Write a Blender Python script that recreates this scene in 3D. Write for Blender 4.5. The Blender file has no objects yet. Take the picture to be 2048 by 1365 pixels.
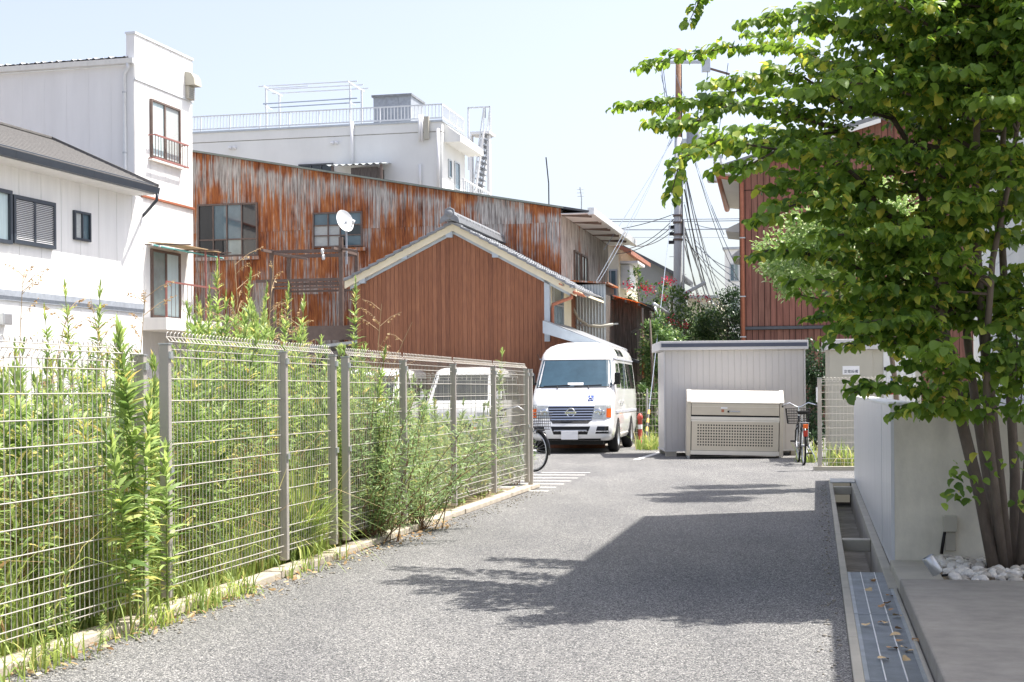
import bpy, bmesh, math, random
import numpy as np
from mathutils import Vector, Matrix
R = math.radians
rng = np.random.default_rng(7)
random.seed(7)
scene = bpy.context.scene
C = scene.collection

# ------------------------------------------------------------------ camera
FPX = 3000.0; CAMH = 1.25; ROLL = R(0.5); HY = 784.0
cr, sr = math.cos(ROLL), math.sin(ROLL)
RIGHT = Vector((cr, 0, -sr)); UP = Vector((sr, 0, cr)); FWD = Vector((0, 1, 0))
CAM = Vector((0, 0, CAMH))
cd = bpy.data.cameras.new('camera'); cam = bpy.data.objects.new('camera', cd); C.objects.link(cam)
cd.sensor_width = 36.0; cd.lens = FPX / 2048 * 36.0
cd.shift_y = (HY - 682.5) / 2048
cd.clip_start = 0.1; cd.clip_end = 2000
m3 = Matrix((RIGHT, UP, -FWD)).transposed()
cam.matrix_world = Matrix.Translation(CAM) @ m3.to_4x4()
scene.camera = cam

# ------------------------------------------------------------------ light
SUN = Vector((0.50, 0.16, 1.0)).normalized()
w = bpy.data.worlds.new('World'); scene.world = w; w.use_nodes = True
nt = w.node_tree; bg = nt.nodes['Background']
sky = nt.nodes.new('ShaderNodeTexSky'); sky.sky_type = 'NISHITA'; sky.sun_disc = False
sky.sun_elevation = math.asin(SUN.z); sky.sun_rotation = math.atan2(SUN.x, SUN.y)
sky.air_density = 1.0; sky.dust_density = 3.0; sky.ozone_density = 1.0
hsv = nt.nodes.new('ShaderNodeHueSaturation'); hsv.inputs['Saturation'].default_value = 0.68; hsv.inputs['Hue'].default_value = 0.516; hsv.inputs['Value'].default_value = 0.91
nt.links.new(sky.outputs[0], hsv.inputs['Color']); nt.links.new(hsv.outputs[0], bg.inputs[0]); bg.inputs[1].default_value = 0.118
sl = bpy.data.lights.new('sun', 'SUN'); so = bpy.data.objects.new('sun', sl); C.objects.link(so)
sl.energy = 3.5; sl.angle = R(0.53); sl.color = (1.0, 0.955, 0.89)
so.rotation_euler = SUN.to_track_quat('Z', 'Y').to_euler(); so.location = (20, 8, 40)
scene.view_settings.view_transform = 'Standard'; scene.view_settings.look = 'None'
scene.view_settings.exposure = 1.32; scene.view_settings.gamma = 1.0
scene.view_settings.use_curve_mapping = False

# ------------------------------------------------------------------ helpers: measuring
def ray(px, py):
    cx = (px - 1024) / FPX; cy = (HY - py) / FPX
    return FWD + RIGHT * cx + UP * cy
def at(px, py, D): return CAM + ray(px, py) * D
def gnd(px, py, z=0.0):
    d = ray(px, py); return CAM + d * ((z - CAMH) / d.z)
A = R(11.5); CA, SA = math.cos(A), math.sin(A)
def dp(p, q, z=0.0): return Vector((p * CA + q * SA, -p * SA + q * CA, z))

# ------------------------------------------------------------------ helpers: materials
MATS = {}
def lin(h):
    if isinstance(h, str):
        v = [int(h[i:i+2], 16) / 255 for i in (0, 2, 4)]
        return tuple(c / 12.92 if c <= 0.04045 else ((c + 0.055) / 1.055) ** 2.4 for c in v)
    return h
def mat(name, col, rough=0.6, metal=0.0, var=0.15, scale=4.0, bump=0.0, bscale=60.0, stretch=(1, 1, 1), col2=None, spec=0.5, detail=5.0, coat=0.0, lo=0.3, hi=0.7):
    if name in MATS: return MATS[name]
    m = bpy.data.materials.new(name); m.use_nodes = True; MATS[name] = m
    n = m.node_tree; b = n.nodes['Principled BSDF']
    col = lin(col); b.inputs['Roughness'].default_value = rough; b.inputs['Metallic'].default_value = metal
    b.inputs['Specular IOR Level'].default_value = spec
    if coat: b.inputs['Coat Weight'].default_value = coat
    tc = n.nodes.new('ShaderNodeTexCoord'); mp = n.nodes.new('ShaderNodeMapping'); mp.inputs['Scale'].default_value = stretch
    n.links.new(tc.outputs['Object'], mp.inputs[0])
    if var or col2:
        nz = n.nodes.new('ShaderNodeTexNoise'); nz.inputs['Scale'].default_value = scale; nz.inputs['Detail'].default_value = detail
        nz.inputs['Roughness'].default_value = 0.65
        n.links.new(mp.outputs[0], nz.inputs['Vector'])
        rp = n.nodes.new('ShaderNodeValToRGB'); rp.color_ramp.elements[0].position = lo; rp.color_ramp.elements[1].position = hi
        a = tuple(max(0, c * (1 - var)) for c in col); c2 = lin(col2) if col2 else tuple(min(1, c * (1 + var)) for c in col)
        rp.color_ramp.elements[0].color = (*a, 1); rp.color_ramp.elements[1].color = (*c2, 1)
        n.links.new(nz.outputs[0], rp.inputs[0]); n.links.new(rp.outputs[0], b.inputs['Base Color'])
    else: b.inputs['Base Color'].default_value = (*col, 1)
    if bump:
        nb = n.nodes.new('ShaderNodeTexNoise'); nb.inputs['Scale'].default_value = bscale; nb.inputs['Detail'].default_value = 4
        n.links.new(mp.outputs[0], nb.inputs['Vector'])
        bp = n.nodes.new('ShaderNodeBump'); bp.inputs['Strength'].default_value = bump; bp.inputs['Distance'].default_value = 0.01
        n.links.new(nb.outputs[0], bp.inputs['Height']); n.links.new(bp.outputs[0], b.inputs['Normal'])
    return m
def leafmat(name, c1, c2, c3=None, trans=0.35, rough=0.45):
    m = bpy.data.materials.new(name); m.use_nodes = True; n = m.node_tree; b = n.nodes['Principled BSDF']
    g = n.nodes.new('ShaderNodeNewGeometry'); rp = n.nodes.new('ShaderNodeValToRGB')
    rp.color_ramp.elements[0].color = (*lin(c1), 1); rp.color_ramp.elements[1].color = (*lin(c2), 1); rp.color_ramp.elements[1].position = 0.85
    if c3:
        e = rp.color_ramp.elements.new(0.97); e.color = (*lin(c3), 1)
    n.links.new(g.outputs['Random Per Island'], rp.inputs[0]); n.links.new(rp.outputs[0], b.inputs['Base Color'])
    b.inputs['Roughness'].default_value = rough; b.inputs['Specular IOR Level'].default_value = 0.4
    tr = n.nodes.new('ShaderNodeBsdfTranslucent')
    hs = n.nodes.new('ShaderNodeHueSaturation'); hs.inputs['Value'].default_value = 1.6; hs.inputs['Saturation'].default_value = 1.1; hs.inputs['Hue'].default_value = 0.485
    n.links.new(rp.outputs[0], hs.inputs['Color']); n.links.new(hs.outputs[0], tr.inputs['Color'])
    mx = n.nodes.new('ShaderNodeMixShader'); mx.inputs[0].default_value = trans
    n.links.new(b.outputs[0], mx.inputs[1]); n.links.new(tr.outputs[0], mx.inputs[2])
    n.links.new(mx.outputs[0], n.nodes['Material Output'].inputs['Surface'])
    MATS[name] = m; return m
def glassmat(name, col, rough=0.04, spec=0.8):
    return mat(name, col, rough, 0, 0.25, 1.5, spec=spec)

# ------------------------------------------------------------------ helpers: meshes
class MB:
    def __init__(s): s.v = []; s.f = []
    def add(s, vs, fs):
        o = len(s.v); s.v += [tuple(p) for p in vs]; s.f += [tuple(i + o for i in f) for f in fs]; return s
    def box(s, x0, x1, y0, y1, z0, z1):
        return s.add([(x0,y0,z0),(x1,y0,z0),(x1,y1,z0),(x0,y1,z0),(x0,y0,z1),(x1,y0,z1),(x1,y1,z1),(x0,y1,z1)],
                     [(0,3,2,1),(4,5,6,7),(0,1,5,4),(1,2,6,5),(2,3,7,6),(3,0,4,7)])
    def prism(s, poly, d):
        n = len(poly); d = Vector(d); a = [Vector(p) for p in poly]
        return s.add(a + [p + d for p in a], [tuple(range(n))[::-1], tuple(range(n, 2*n))] + [(i, (i+1) % n, n + (i+1) % n, n + i) for i in range(n)])
    def bar(s, p0, p1, wx, wz, up=(0, 0, 1)):
        p0 = Vector(p0); p1 = Vector(p1); d = (p1 - p0).normalized(); u = Vector(up)
        if abs(d.dot(u)) > 0.98: u = Vector((0, 1, 0))
        sx = d.cross(u).normalized(); sz = sx.cross(d).normalized()
        vs = []
        for p in (p0, p1):
            for a, b in ((-1,-1),(1,-1),(1,1),(-1,1)): vs.append(p + sx*(a*wx/2) + sz*(b*wz/2))
        return s.add(vs, [(0,1,2,3)[::-1], (4,5,6,7), (0,1,5,4),(1,2,6,5),(2,3,7,6),(3,0,4,7)])
    def tube(s, pts, r, n=8, r1=None, caps=True):
        pts = [Vector(p) for p in pts]; m = len(pts); vs = []; fs = []
        rs = r if isinstance(r, (list, tuple)) else [r + ((r1 if r1 is not None else r) - r) * i / max(1, m-1) for i in range(m)]
        pu = None
        for i, p in enumerate(pts):
            d = (pts[min(i+1, m-1)] - pts[max(i-1, 0)])
            d = d.normalized() if d.length > 1e-9 else Vector((0, 0, 1))
            if pu is None:
                pu = Vector((0, 0, 1)) if abs(d.z) < 0.9 else Vector((1, 0, 0))
            sx = d.cross(pu).normalized(); sz = sx.cross(d).normalized(); pu = sz
            for k in range(n):
                a = 2 * math.pi * k / n; vs.append(p + (sx * math.cos(a) + sz * math.sin(a)) * rs[i])
        for i in range(m-1):
            for k in range(n):
                fs.append((i*n+k, i*n+(k+1) % n, (i+1)*n+(k+1) % n, (i+1)*n+k))
        if caps: fs += [tuple(range(n))[::-1], tuple(range((m-1)*n, m*n))]
        return s.add(vs, fs)
    def lathe(s, prof, c=(0, 0, 0), axis='z', n=20):
        vs = []; fs = []; m = len(prof); c = Vector(c)
        for r, h in prof:
            for k in range(n):
                a = 2*math.pi*k/n; x, y = r*math.cos(a), r*math.sin(a)
                vs.append(c + Vector((x, y, h) if axis == 'z' else ((h, x, y) if axis == 'x' else (x, h, y))))
        for i in range(m-1):
            for k in range(n): fs.append((i*n+k, i*n+(k+1) % n, (i+1)*n+(k+1) % n, (i+1)*n+k))
        return s.add(vs, fs)
    def build(s, name, m, parent=None, smooth=False, bev=0.0, kind=None, label=None):
        me = bpy.data.meshes.new(name); me.from_pydata(s.v, [], s.f)
        bm = bmesh.new(); bm.from_mesh(me); bmesh.ops.recalc_face_normals(bm, faces=bm.faces); bm.to_mesh(me); bm.free()
        return link(name, me, m, parent, smooth, bev, kind, label)
def link(name, me, m, parent=None, smooth=False, bev=0.0, kind=None, label=None):
    if m and not me.materials: me.materials.append(MATS[m] if isinstance(m, str) else m)
    if smooth: me.polygons.foreach_set('use_smooth', [True] * len(me.polygons))
    o = bpy.data.objects.new(name, me); C.objects.link(o)
    if parent: o.parent = parent
    if bev:
        b = o.modifiers.new('bevel', 'BEVEL'); b.width = bev; b.segments = 2; b.limit_method = 'ANGLE'
    if kind: o['kind'] = kind
    if label: o['label'] = label
    return o
def npmesh(name, V, F):
    V = np.asarray(V, dtype=np.float32); F = np.asarray(F, dtype=np.int32); me = bpy.data.meshes.new(name)
    k = F.shape[1]; me.vertices.add(len(V)); me.vertices.foreach_set('co', V.ravel())
    me.loops.add(F.size); me.loops.foreach_set('vertex_index', F.ravel())
    me.polygons.add(len(F)); me.polygons.foreach_set('loop_start', np.arange(0, F.size, k, dtype=np.int32))
    me.update(calc_edges=True); me.validate(); return me
def box(name, m, x0, x1, y0, y1, z0, z1, parent=None, **k): return MB().box(x0, x1, y0, y1, z0, z1).build(name, m, parent, **k)
def tag(o, label, cat, group=None, kind=None):
    o['label'] = label; o['category'] = cat
    if group: o['group'] = group
    if kind: o['kind'] = kind
    return o
def thing(name, label, cat, loc=(0, 0, 0), ang=0.0, group=None):
    o = bpy.data.objects.new(name, None); C.objects.link(o); o.empty_display_size = 0.2
    o.location = loc; o.rotation_euler = (0, 0, -ang); tag(o, label, cat, group); return o
def struct(o): o['kind'] = 'structure'; return o
def copy_tree(o, parent=None):
    c = o.copy(); C.objects.link(c); c.parent = parent
    for ch in o.children: copy_tree(ch, c)
    return c
class Frame:
    """measuring on a building whose front runs along local x (to the right) and whose sides run back along local y"""
    def __init__(s, org, ang): s.o = Vector((org[0], org[1], 0)); s.a = ang; s.vx = Vector((math.cos(ang), -math.sin(ang), 0)); s.vy = Vector((math.sin(ang), math.cos(ang), 0))
    def front(s, px, py, y=0.0):
        d = ray(px, py); t = (y - (CAM - s.o).dot(s.vy)) / d.dot(s.vy); P = CAM + d * t
        return (P - s.o).dot(s.vx), P.z
    def side(s, px, py, x=0.0):
        d = ray(px, py); t = (x - (CAM - s.o).dot(s.vx)) / d.dot(s.vx); P = CAM + d * t
        return (P - s.o).dot(s.vy), P.z
def corr(x0, x1, zb, zt, y=0.0, amp=0.009, pitch=0.076, axis='x', per=4, shape='sine'):
    """one corrugated sheet in the x-z plane (or y-z plane), zb/zt numbers or functions of the run coordinate"""
    n = max(2, int((x1 - x0) / pitch * per)); b = MB(); vs = []; fs = []
    for i in range(n + 1):
        x = x0 + (x1 - x0) * i / n
        ph = (x / pitch) % 1.0
        o = amp * math.sin(2*math.pi*ph) if shape == 'sine' else (amp if ph < 0.5 else -amp)
        z0 = zb(x) if callable(zb) else zb; z1 = zt(x) if callable(zt) else zt
        for z in (z0, z1): vs.append((x, y - o, z) if axis == 'x' else (y + o, x, z))
    for i in range(n): fs.append((2*i, 2*i+2, 2*i+3, 2*i+1))
    return b.add(vs, fs)

# ------------------------------------------------------------------ materials
mat('asphalt_base', 'A09A92', 0.9)
def asphalt():
    m = bpy.data.materials.new('asphalt'); m.use_nodes = True; n = m.node_tree; b = n.nodes['Principled BSDF']
    b.inputs['Roughness'].default_value = 0.88; b.inputs['Specular IOR Level'].default_value = 0.3
    tc = n.nodes.new('ShaderNodeTexCoord')
    vo = n.nodes.new('ShaderNodeTexVoronoi'); vo.inputs['Scale'].default_value = 150.0; n.links.new(tc.outputs['Object'], vo.inputs['Vector'])
    sp = n.nodes.new('ShaderNodeSeparateColor'); n.links.new(vo.outputs['Color'], sp.inputs[0])
    rp = n.nodes.new('ShaderNodeValToRGB'); cr_ = rp.color_ramp
    cr_.elements[0].color = (*lin('464647'), 1); cr_.elements[1].color = (*lin('D0CECA'), 1)
    e = cr_.elements.new(0.35); e.color = (*lin('7A7B7C'), 1)
    e = cr_.elements.new(0.7); e.color = (*lin('989794'), 1)
    n.links.new(sp.outputs[0], rp.inputs[0])
    # dark binder between stones
    ds = n.nodes.new('ShaderNodeValToRGB'); ds.color_ramp.elements[0].position = 0.25; ds.color_ramp.elements[1].position = 0.75
    ds.color_ramp.elements[0].color = (1, 1, 1, 1); ds.color_ramp.elements[1].color = (0.42, 0.42, 0.43, 1)
    n.links.new(vo.outputs['Distance'], ds.inputs[0])
    mx = n.nodes.new('ShaderNodeMix'); mx.data_type = 'RGBA'; mx.blend_type = 'MULTIPLY'; mx.inputs[0].default_value = 1
    n.links.new(rp.outputs[0], mx.inputs[6]); n.links.new(ds.outputs[0], mx.inputs[7])
    nz = n.nodes.new('ShaderNodeTexNoise'); nz.inputs['Scale'].default_value = 0.8; nz.inputs['Detail'].default_value = 6; nz.inputs['Roughness'].default_value = 0.6
    mp = n.nodes.new('ShaderNodeMapping'); mp.inputs['Rotation'].default_value = (0, 0, A); mp.inputs['Scale'].default_value = (1.6, 0.45, 1)
    n.links.new(tc.outputs['Object'], mp.inputs[0]); n.links.new(mp.outputs[0], nz.inputs['Vector'])
    r2 = n.nodes.new('ShaderNodeValToRGB'); r2.color_ramp.elements[0].position = 0.3; r2.color_ramp.elements[1].position = 0.72
    r2.color_ramp.elements[0].color = (0.76, 0.76, 0.77, 1); r2.color_ramp.elements[1].color = (1.13, 1.12, 1.09, 1)
    n.links.new(nz.outputs[0], r2.inputs[0])
    m2 = n.nodes.new('ShaderNodeMix'); m2.data_type = 'RGBA'; m2.blend_type = 'MULTIPLY'; m2.inputs[0].default_value = 1
    n.links.new(mx.outputs[2], m2.inputs[6]); n.links.new(r2.outputs[0], m2.inputs[7])
    n.links.new(m2.outputs[2], b.inputs['Base Color'])
    bp = n.nodes.new('ShaderNodeBump'); bp.inputs['Strength'].default_value = 0.7; bp.inputs['Distance'].default_value = 0.006; bp.invert = True
    n.links.new(vo.outputs['Distance'], bp.inputs['Height']); n.links.new(bp.outputs[0], b.inputs['Normal'])
    MATS['asphalt'] = m
asphalt()
def rustmat(name, bias=0.0, ztop=6.0):
    """rusted galvanised sheet: zinc grey streaks, orange and dark brown rust"""
    m = bpy.data.materials.new(name); m.use_nodes = True; n = m.node_tree; b = n.nodes['Principled BSDF']
    b.inputs['Roughness'].default_value = 0.75; b.inputs['Specular IOR Level'].default_value = 0.3
    tc = n.nodes.new('ShaderNodeTexCoord')
    def noise(sc, st, det=5, ro=0.6):
        mp = n.nodes.new('ShaderNodeMapping'); mp.inputs['Scale'].default_value = st; n.links.new(tc.outputs['Object'], mp.inputs[0])
        z = n.nodes.new('ShaderNodeTexNoise'); z.inputs['Scale'].default_value = sc; z.inputs['Detail'].default_value = det; z.inputs['Roughness'].default_value = ro
        n.links.new(mp.outputs[0], z.inputs['Vector']); return z
    z1 = noise(1.0, (22, 22, 0.5), 7, 0.65); z2 = noise(1.0, (0.9, 0.9, 0.7), 4); z3 = noise(1.0, (30, 30, 2.2)); z4 = noise(1.0, (4, 4, 1.2))
    # rust colour
    rr = n.nodes.new('ShaderNodeValToRGB'); e = rr.color_ramp.elements
    e[0].position = 0.36; e[0].color = (*lin('56301F'), 1); e[1].position = 0.68; e[1].color = (*lin('E0AC7C'), 1)
    k = e.new(0.45); k.color = (*lin('905434'), 1); k = e.new(0.58); k.color = (*lin('B4703F'), 1)
    ad = n.nodes.new('ShaderNodeMath'); ad.operation = 'MULTIPLY_ADD'; ad.inputs[1].default_value = 0.5; n.links.new(z3.outputs[0], ad.inputs[0])
    hf = n.nodes.new('ShaderNodeMath'); hf.operation = 'MULTIPLY'; hf.inputs[1].default_value = 0.5; n.links.new(z4.outputs[0], hf.inputs[0]); n.links.new(hf.outputs[0], ad.inputs[2])
    n.links.new(ad.outputs[0], rr.inputs[0])
    # grey zinc
    rg = n.nodes.new('ShaderNodeValToRGB'); rg.color_ramp.elements[0].color = (*lin('6E6660'), 1); rg.color_ramp.elements[1].color = (*lin('D8D3CC'), 1)
    rg.color_ramp.elements[0].position = 0.3; rg.color_ramp.elements[1].position = 0.7
    n.links.new(z3.outputs[0], rg.inputs[0])
    s1 = n.nodes.new('ShaderNodeMath'); s1.operation = 'MULTIPLY_ADD'; s1.inputs[1].default_value = 0.9; n.links.new(z2.outputs[0], s1.inputs[0]); n.links.new(z1.outputs[0], s1.inputs[2])
    s2 = n.nodes.new('ShaderNodeMath'); s2.operation = 'ADD'; n.links.new(s1.outputs[0], s2.inputs[0])
    # grey shows towards the roof line (slope of the eave) and at the foot of the wall
    sx = n.nodes.new('ShaderNodeSeparateXYZ'); n.links.new(tc.outputs['Object'], sx.inputs[0])
    rl = n.nodes.new('ShaderNodeMath'); rl.operation = 'MULTIPLY_ADD'; rl.inputs[1].default_value = -0.165; rl.inputs[2].default_value = ztop; n.links.new(sx.outputs[0], rl.inputs[0])
    dd = n.nodes.new('ShaderNodeMath'); dd.operation = 'SUBTRACT'; n.links.new(rl.outputs[0], dd.inputs[0]); n.links.new(sx.outputs[2], dd.inputs[1])
    mr = n.nodes.new('ShaderNodeValToRGB'); q = mr.color_ramp.elements
    q[0].position = 0.0; q[0].color = (0.0,)*3 + (1,); q[1].position = 1.0; q[1].color = (0.22,)*3 + (1,)
    for ps, vv in ((0.015, 0.0), (0.04, 0.16), (0.09, 0.10), (0.17, -0.0), (0.50, 0.0), (0.66, 0.16)):
        k = q.new(ps); k.color = (max(vv, 0),)*3 + (1,)
    ds = n.nodes.new('ShaderNodeMath'); ds.operation = 'MULTIPLY'; ds.inputs[1].default_value = 0.13; n.links.new(dd.outputs[0], ds.inputs[0]); n.links.new(ds.outputs[0], mr.inputs[0])
    oi = n.nodes.new('ShaderNodeObjectInfo'); om = n.nodes.new('ShaderNodeMath'); om.operation = 'MULTIPLY_ADD'; om.inputs[1].default_value = 0.16
    n.links.new(oi.outputs['Random'], om.inputs[0]); ob = n.nodes.new('ShaderNodeMath'); ob.operation = 'SUBTRACT'; ob.inputs[1].default_value = 0.08; n.links.new(mr.outputs[0], ob.inputs[0]); n.links.new(ob.outputs[0], om.inputs[2]); n.links.new(om.outputs[0], s2.inputs[1])
    cm = n.nodes.new('ShaderNodeValToRGB'); cm.color_ramp.elements[0].position = 0.465 - bias*0.5; cm.color_ramp.elements[1].position = 0.555 - bias*0.5
    h2 = n.nodes.new('ShaderNodeMath'); h2.operation = 'MULTIPLY'; h2.inputs[1].default_value = 0.5; n.links.new(s2.outputs[0], h2.inputs[0]); n.links.new(h2.outputs[0], cm.inputs[0])
    mx = n.nodes.new('ShaderNodeMix'); mx.data_type = 'RGBA'; n.links.new(cm.outputs[0], mx.inputs[0]); n.links.new(rr.outputs[0], mx.inputs[6]); n.links.new(rg.outputs[0], mx.inputs[7])
    n.links.new(mx.outputs[2], b.inputs['Base Color']); MATS[name] = m
rustmat('rust', 0.0, 6.1); rustmat('rust_side', 0.16, 6.1)
mat('soil', '8A7A62', 0.95, var=0.3, scale=3, bump=0.5, bscale=30)
mat('far_ground', '8C8880', 0.95, var=0.2, scale=0.5)
mat('kerb_concrete', 'B2A898', 0.9, var=0.2, scale=6, bump=0.4, bscale=80)
mat('concrete', 'AEA99C', 0.85, var=0.14, scale=2.2, bump=0.15, bscale=40)
mat('concrete_wall', 'DAD5C6', 0.85, var=0.22, scale=2.6, bump=0.15, bscale=70, stretch=(1, 1, 0.6), detail=9)
mat('wall_coat', 'CFD2D6', 0.35, var=0.12, scale=3, stretch=(4, 4, 0.35), spec=0.6)
mat('slab_stone', '948F86', 0.85, var=0.2, scale=5, bump=0.3, bscale=120, detail=10)
mat('grate_steel', 'A4AAB0', 0.45, 0.6, 0.2, 6)
mat('channel_concrete', '8F8A80', 0.9, var=0.35, scale=5)
mat('fence_steel', 'ABA59E', 0.45, 0.15, 0.06, 3, spec=0.5)
mat('wire_steel', 'BBB6AE', 0.5, 0.2, 0.08, 8)
mat('white_paint', 'F0EFEA', 0.7, var=0.06, scale=20)
mat('road_paint', 'E4E2DC', 0.8, var=0.12, scale=30)
mat('siding_white', 'ECEBE8', 0.6, var=0.06, scale=1.6, stretch=(3, 3, 0.3))
mat('siding_cool', 'E8E8E8', 0.6, var=0.05, scale=1.0, stretch=(2, 2, 0.35))
mat('siding_ivory', 'F0EEE6', 0.55, var=0.04, scale=1.0, stretch=(3, 3, 0.4))
mat('render_grey', 'EAEAE6', 0.8, var=0.06, scale=0.7, stretch=(1, 1, 0.5))
mat('grey_render2', '8E908E', 0.85, var=0.1, scale=0.6, stretch=(1, 1, 0.4))
mat('trim_dark', '3C434C', 0.4, 0.1, 0.1, 6)
mat('band_grey', '9AA0A8', 0.6, var=0.15, scale=10)
mat('shingle', '62605E', 0.9, var=0.25, scale=14, bump=0.4, bscale=90)
mat('alu', 'BFC2C4', 0.35, 0.7, 0.08, 8)
mat('verge_green', '868E84', 0.6, 0, 0.1, 5)
mat('alu_white', 'DDDFE0', 0.4, 0.2, 0.06, 8)
mat('brown_steel', '6E5E56', 0.55, 0.1, 0.2, 8)
mat('red_steel', '9C6A62', 0.5, 0.1, 0.15, 8)
mat('turquoise', '6FB5B0', 0.4, 0, 0.1, 8)
glassmat('glass_dark', '1C2226'); glassmat('glass_blue', '5A707A'); glassmat('glass_pale', '8C9A98')
mat('pane_frost', 'B5BAB8', 0.5, var=0.15, scale=12, stretch=(1, 1, 8))
mat('curtain', 'C6D8DA', 0.8, var=0.1, scale=3, stretch=(8, 8, 0.3))
mat('wood_brown', '8A5840', 0.7, var=0.28, scale=3.0, stretch=(22, 22, 1.1), col2='A06A4A', detail=8)
mat('wood_brown_b', '7C4E3A', 0.7, var=0.28, scale=3.0, stretch=(22, 22, 1.1), col2='966244', detail=8)
mat('wood_brown_c', '93604A', 0.7, var=0.28, scale=3.0, stretch=(22, 22, 1.1), col2='A87250', detail=8)
mat('clad_red', '7C5244', 0.75, var=0.25, scale=2.0, stretch=(8, 8, 0.6), col2='946A5A')
mat('clad_red_b', '724A3E', 0.75, var=0.25, scale=2.0, stretch=(8, 8, 0.6), col2='8A6052')
mat('clad_red_c', '865648', 0.75, var=0.25, scale=2.0, stretch=(8, 8, 0.6), col2='9C6A5A')
mat('joint_dark', '3A2A24', 0.9, var=0.1)
mat('dark_wood', '4A423C', 0.85, var=0.3, scale=3, stretch=(14, 14, 1), col2='6E6660')
mat('cream', 'E2D8BE', 0.8, var=0.08, scale=2)
mat('trim_blue', 'B4BEC6', 0.5, var=0.08, scale=5)
mat('tile_grey', '83868A', 0.6, var=0.25, scale=7, bump=0.2)
mat('tile_dark', '55585C', 0.7, var=0.25, scale=5)
mat('copper_pipe', 'A8694F', 0.5, 0.1, 0.15, 10)
mat('galva', 'B9C0C2', 0.45, 0.4, 0.18, 4, stretch=(6, 6, 0.6))
mat('pole_concrete', 'C6C8CA', 0.85, var=0.12, scale=4, stretch=(3, 3, 0.5))
mat('pole_rust', '9A7860', 0.8, var=0.25, scale=5)
mat('cable_dark', '2E3034', 0.7, var=0.1); mat('cable_grey', '8D97A6', 0.6, var=0.1)
mat('insulator', 'E8E8E6', 0.25, var=0.03)
mat('shed_panel', 'C6C3C1', 0.5, 0.1, 0.04, 2)
mat('shed_trim', 'C9C8C8', 0.5, 0.1, 0.04, 2); mat('shed_navy', '4A5060', 0.5, 0, 0.08, 5)
mat('bin_beige', 'CDC3B0', 0.45, 0.15, 0.05, 4); mat('bin_light', 'E2DCCF', 0.45, 0.15, 0.04, 4)
mat('black', '0C0C0D', 0.6, var=0.1); mat('black_gloss', '131416', 0.25, var=0.1)
mat('cabinet', 'B8B4A6', 0.55, var=0.04, scale=3)
mat('van_white', 'F2F2F0', 0.22, 0, 0.02, 3, coat=0.6); mat('van_grey', 'B9BCC4', 0.4, 0, 0.05, 3)
mat('rubber', '17171A', 0.85, var=0.2, scale=20)
mat('chrome', 'D8DADC', 0.15, 0.95, 0.03, 5)
mat('lens', 'C9CCC6', 0.1, 0.3, 0.15, 20, spec=0.8); mat('amber', 'E0651E', 0.2, 0, 0.1, 10); mat('red_lens', 'A82818', 0.2, 0, 0.1, 10)
glassmat('windscreen', '3E5866', 0.05, 0.9)
mat('sign_blue', '2A4FA0', 0.5, var=0.03); mat('sign_red', 'B04A3C', 0.5, var=0.05); mat('sign_white', 'F2F2F2', 0.5, var=0.02); mat('ink', '2B3550', 0.6, var=0.05)

mat('bark', '665C53', 0.9, var=0.35, scale=8, bump=0.7, bscale=45, stretch=(1, 1, 0.4))
mat('bark_dark', '544A42', 0.9, var=0.3, scale=8, bump=0.6, bscale=40)
mat('pebble', 'D6D2CA', 0.6, var=0.2, scale=2); mat('pebble_b', 'B2ACA2', 0.65, var=0.2, scale=2)
mat('stem_green', '7C8A4A', 0.7, var=0.2, scale=20); mat('stem_brown', '7A5C44', 0.8, var=0.2, scale=20)
mat('dead_leaf', 'A88560', 0.8, var=0.3, scale=60); mat('dead_leaf_b', 'C8B088', 0.8, var=0.3, scale=60)
mat('dry_stalk', 'B49A78', 0.9, var=0.25, scale=10)
mat('yellow_black', 'C09A40', 0.6, var=0.1)
leafmat('leaf_tree', '44642A', '86A44C', 'C4C45E', 0.50, 0.42)
leafmat('leaf_weed', '66844A', 'ACC078', 'D8CA80', 0.37, 0.5)
leafmat('leaf_mug', '5C7848', '9CB47C', 'B4AC74', 0.32, 0.55)
leafmat('leaf_grass', '6E8648', 'AABC6E', 'D0C08A', 0.35, 0.5)
leafmat('leaf_dry', '9A7C58', 'CDB48A', 'E0D0AA', 0.25, 0.8)
leafmat('leaf_pale', '5E7E40', 'A0B878', 'C8D0A8', 0.35, 0.35)
leafmat('leaf_bush', '3C5832', '6E8C54', 'A0B074', 0.28, 0.35)
leafmat('leaf_dark', '24382A', '46603C', None, 0.2, 0.4)
leafmat('orange_sheet', 'C89058', 'D4A068', None, 0.4, 0.5)
leafmat('petal', 'A81834', 'D83048', None, 0.3, 0.5)
# ================================================================== ground
def grid_hole():
    ps = [-600, 0.14, 0.475, 600]; qs = [-300, 2.0, 21.0, 900]; v = []; f = []
    for q in qs:
        for p in ps: v.append(dp(p, q, -0.004))
    for j in range(3):
        for i in range(3):
            if i == 1 and j == 1: continue
            a = j*4 + i; f.append((a, a+1, a+5, a+4))
    return MB().add(v, f)
struct(grid_hole().build('ground', 'far_ground'))
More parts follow.
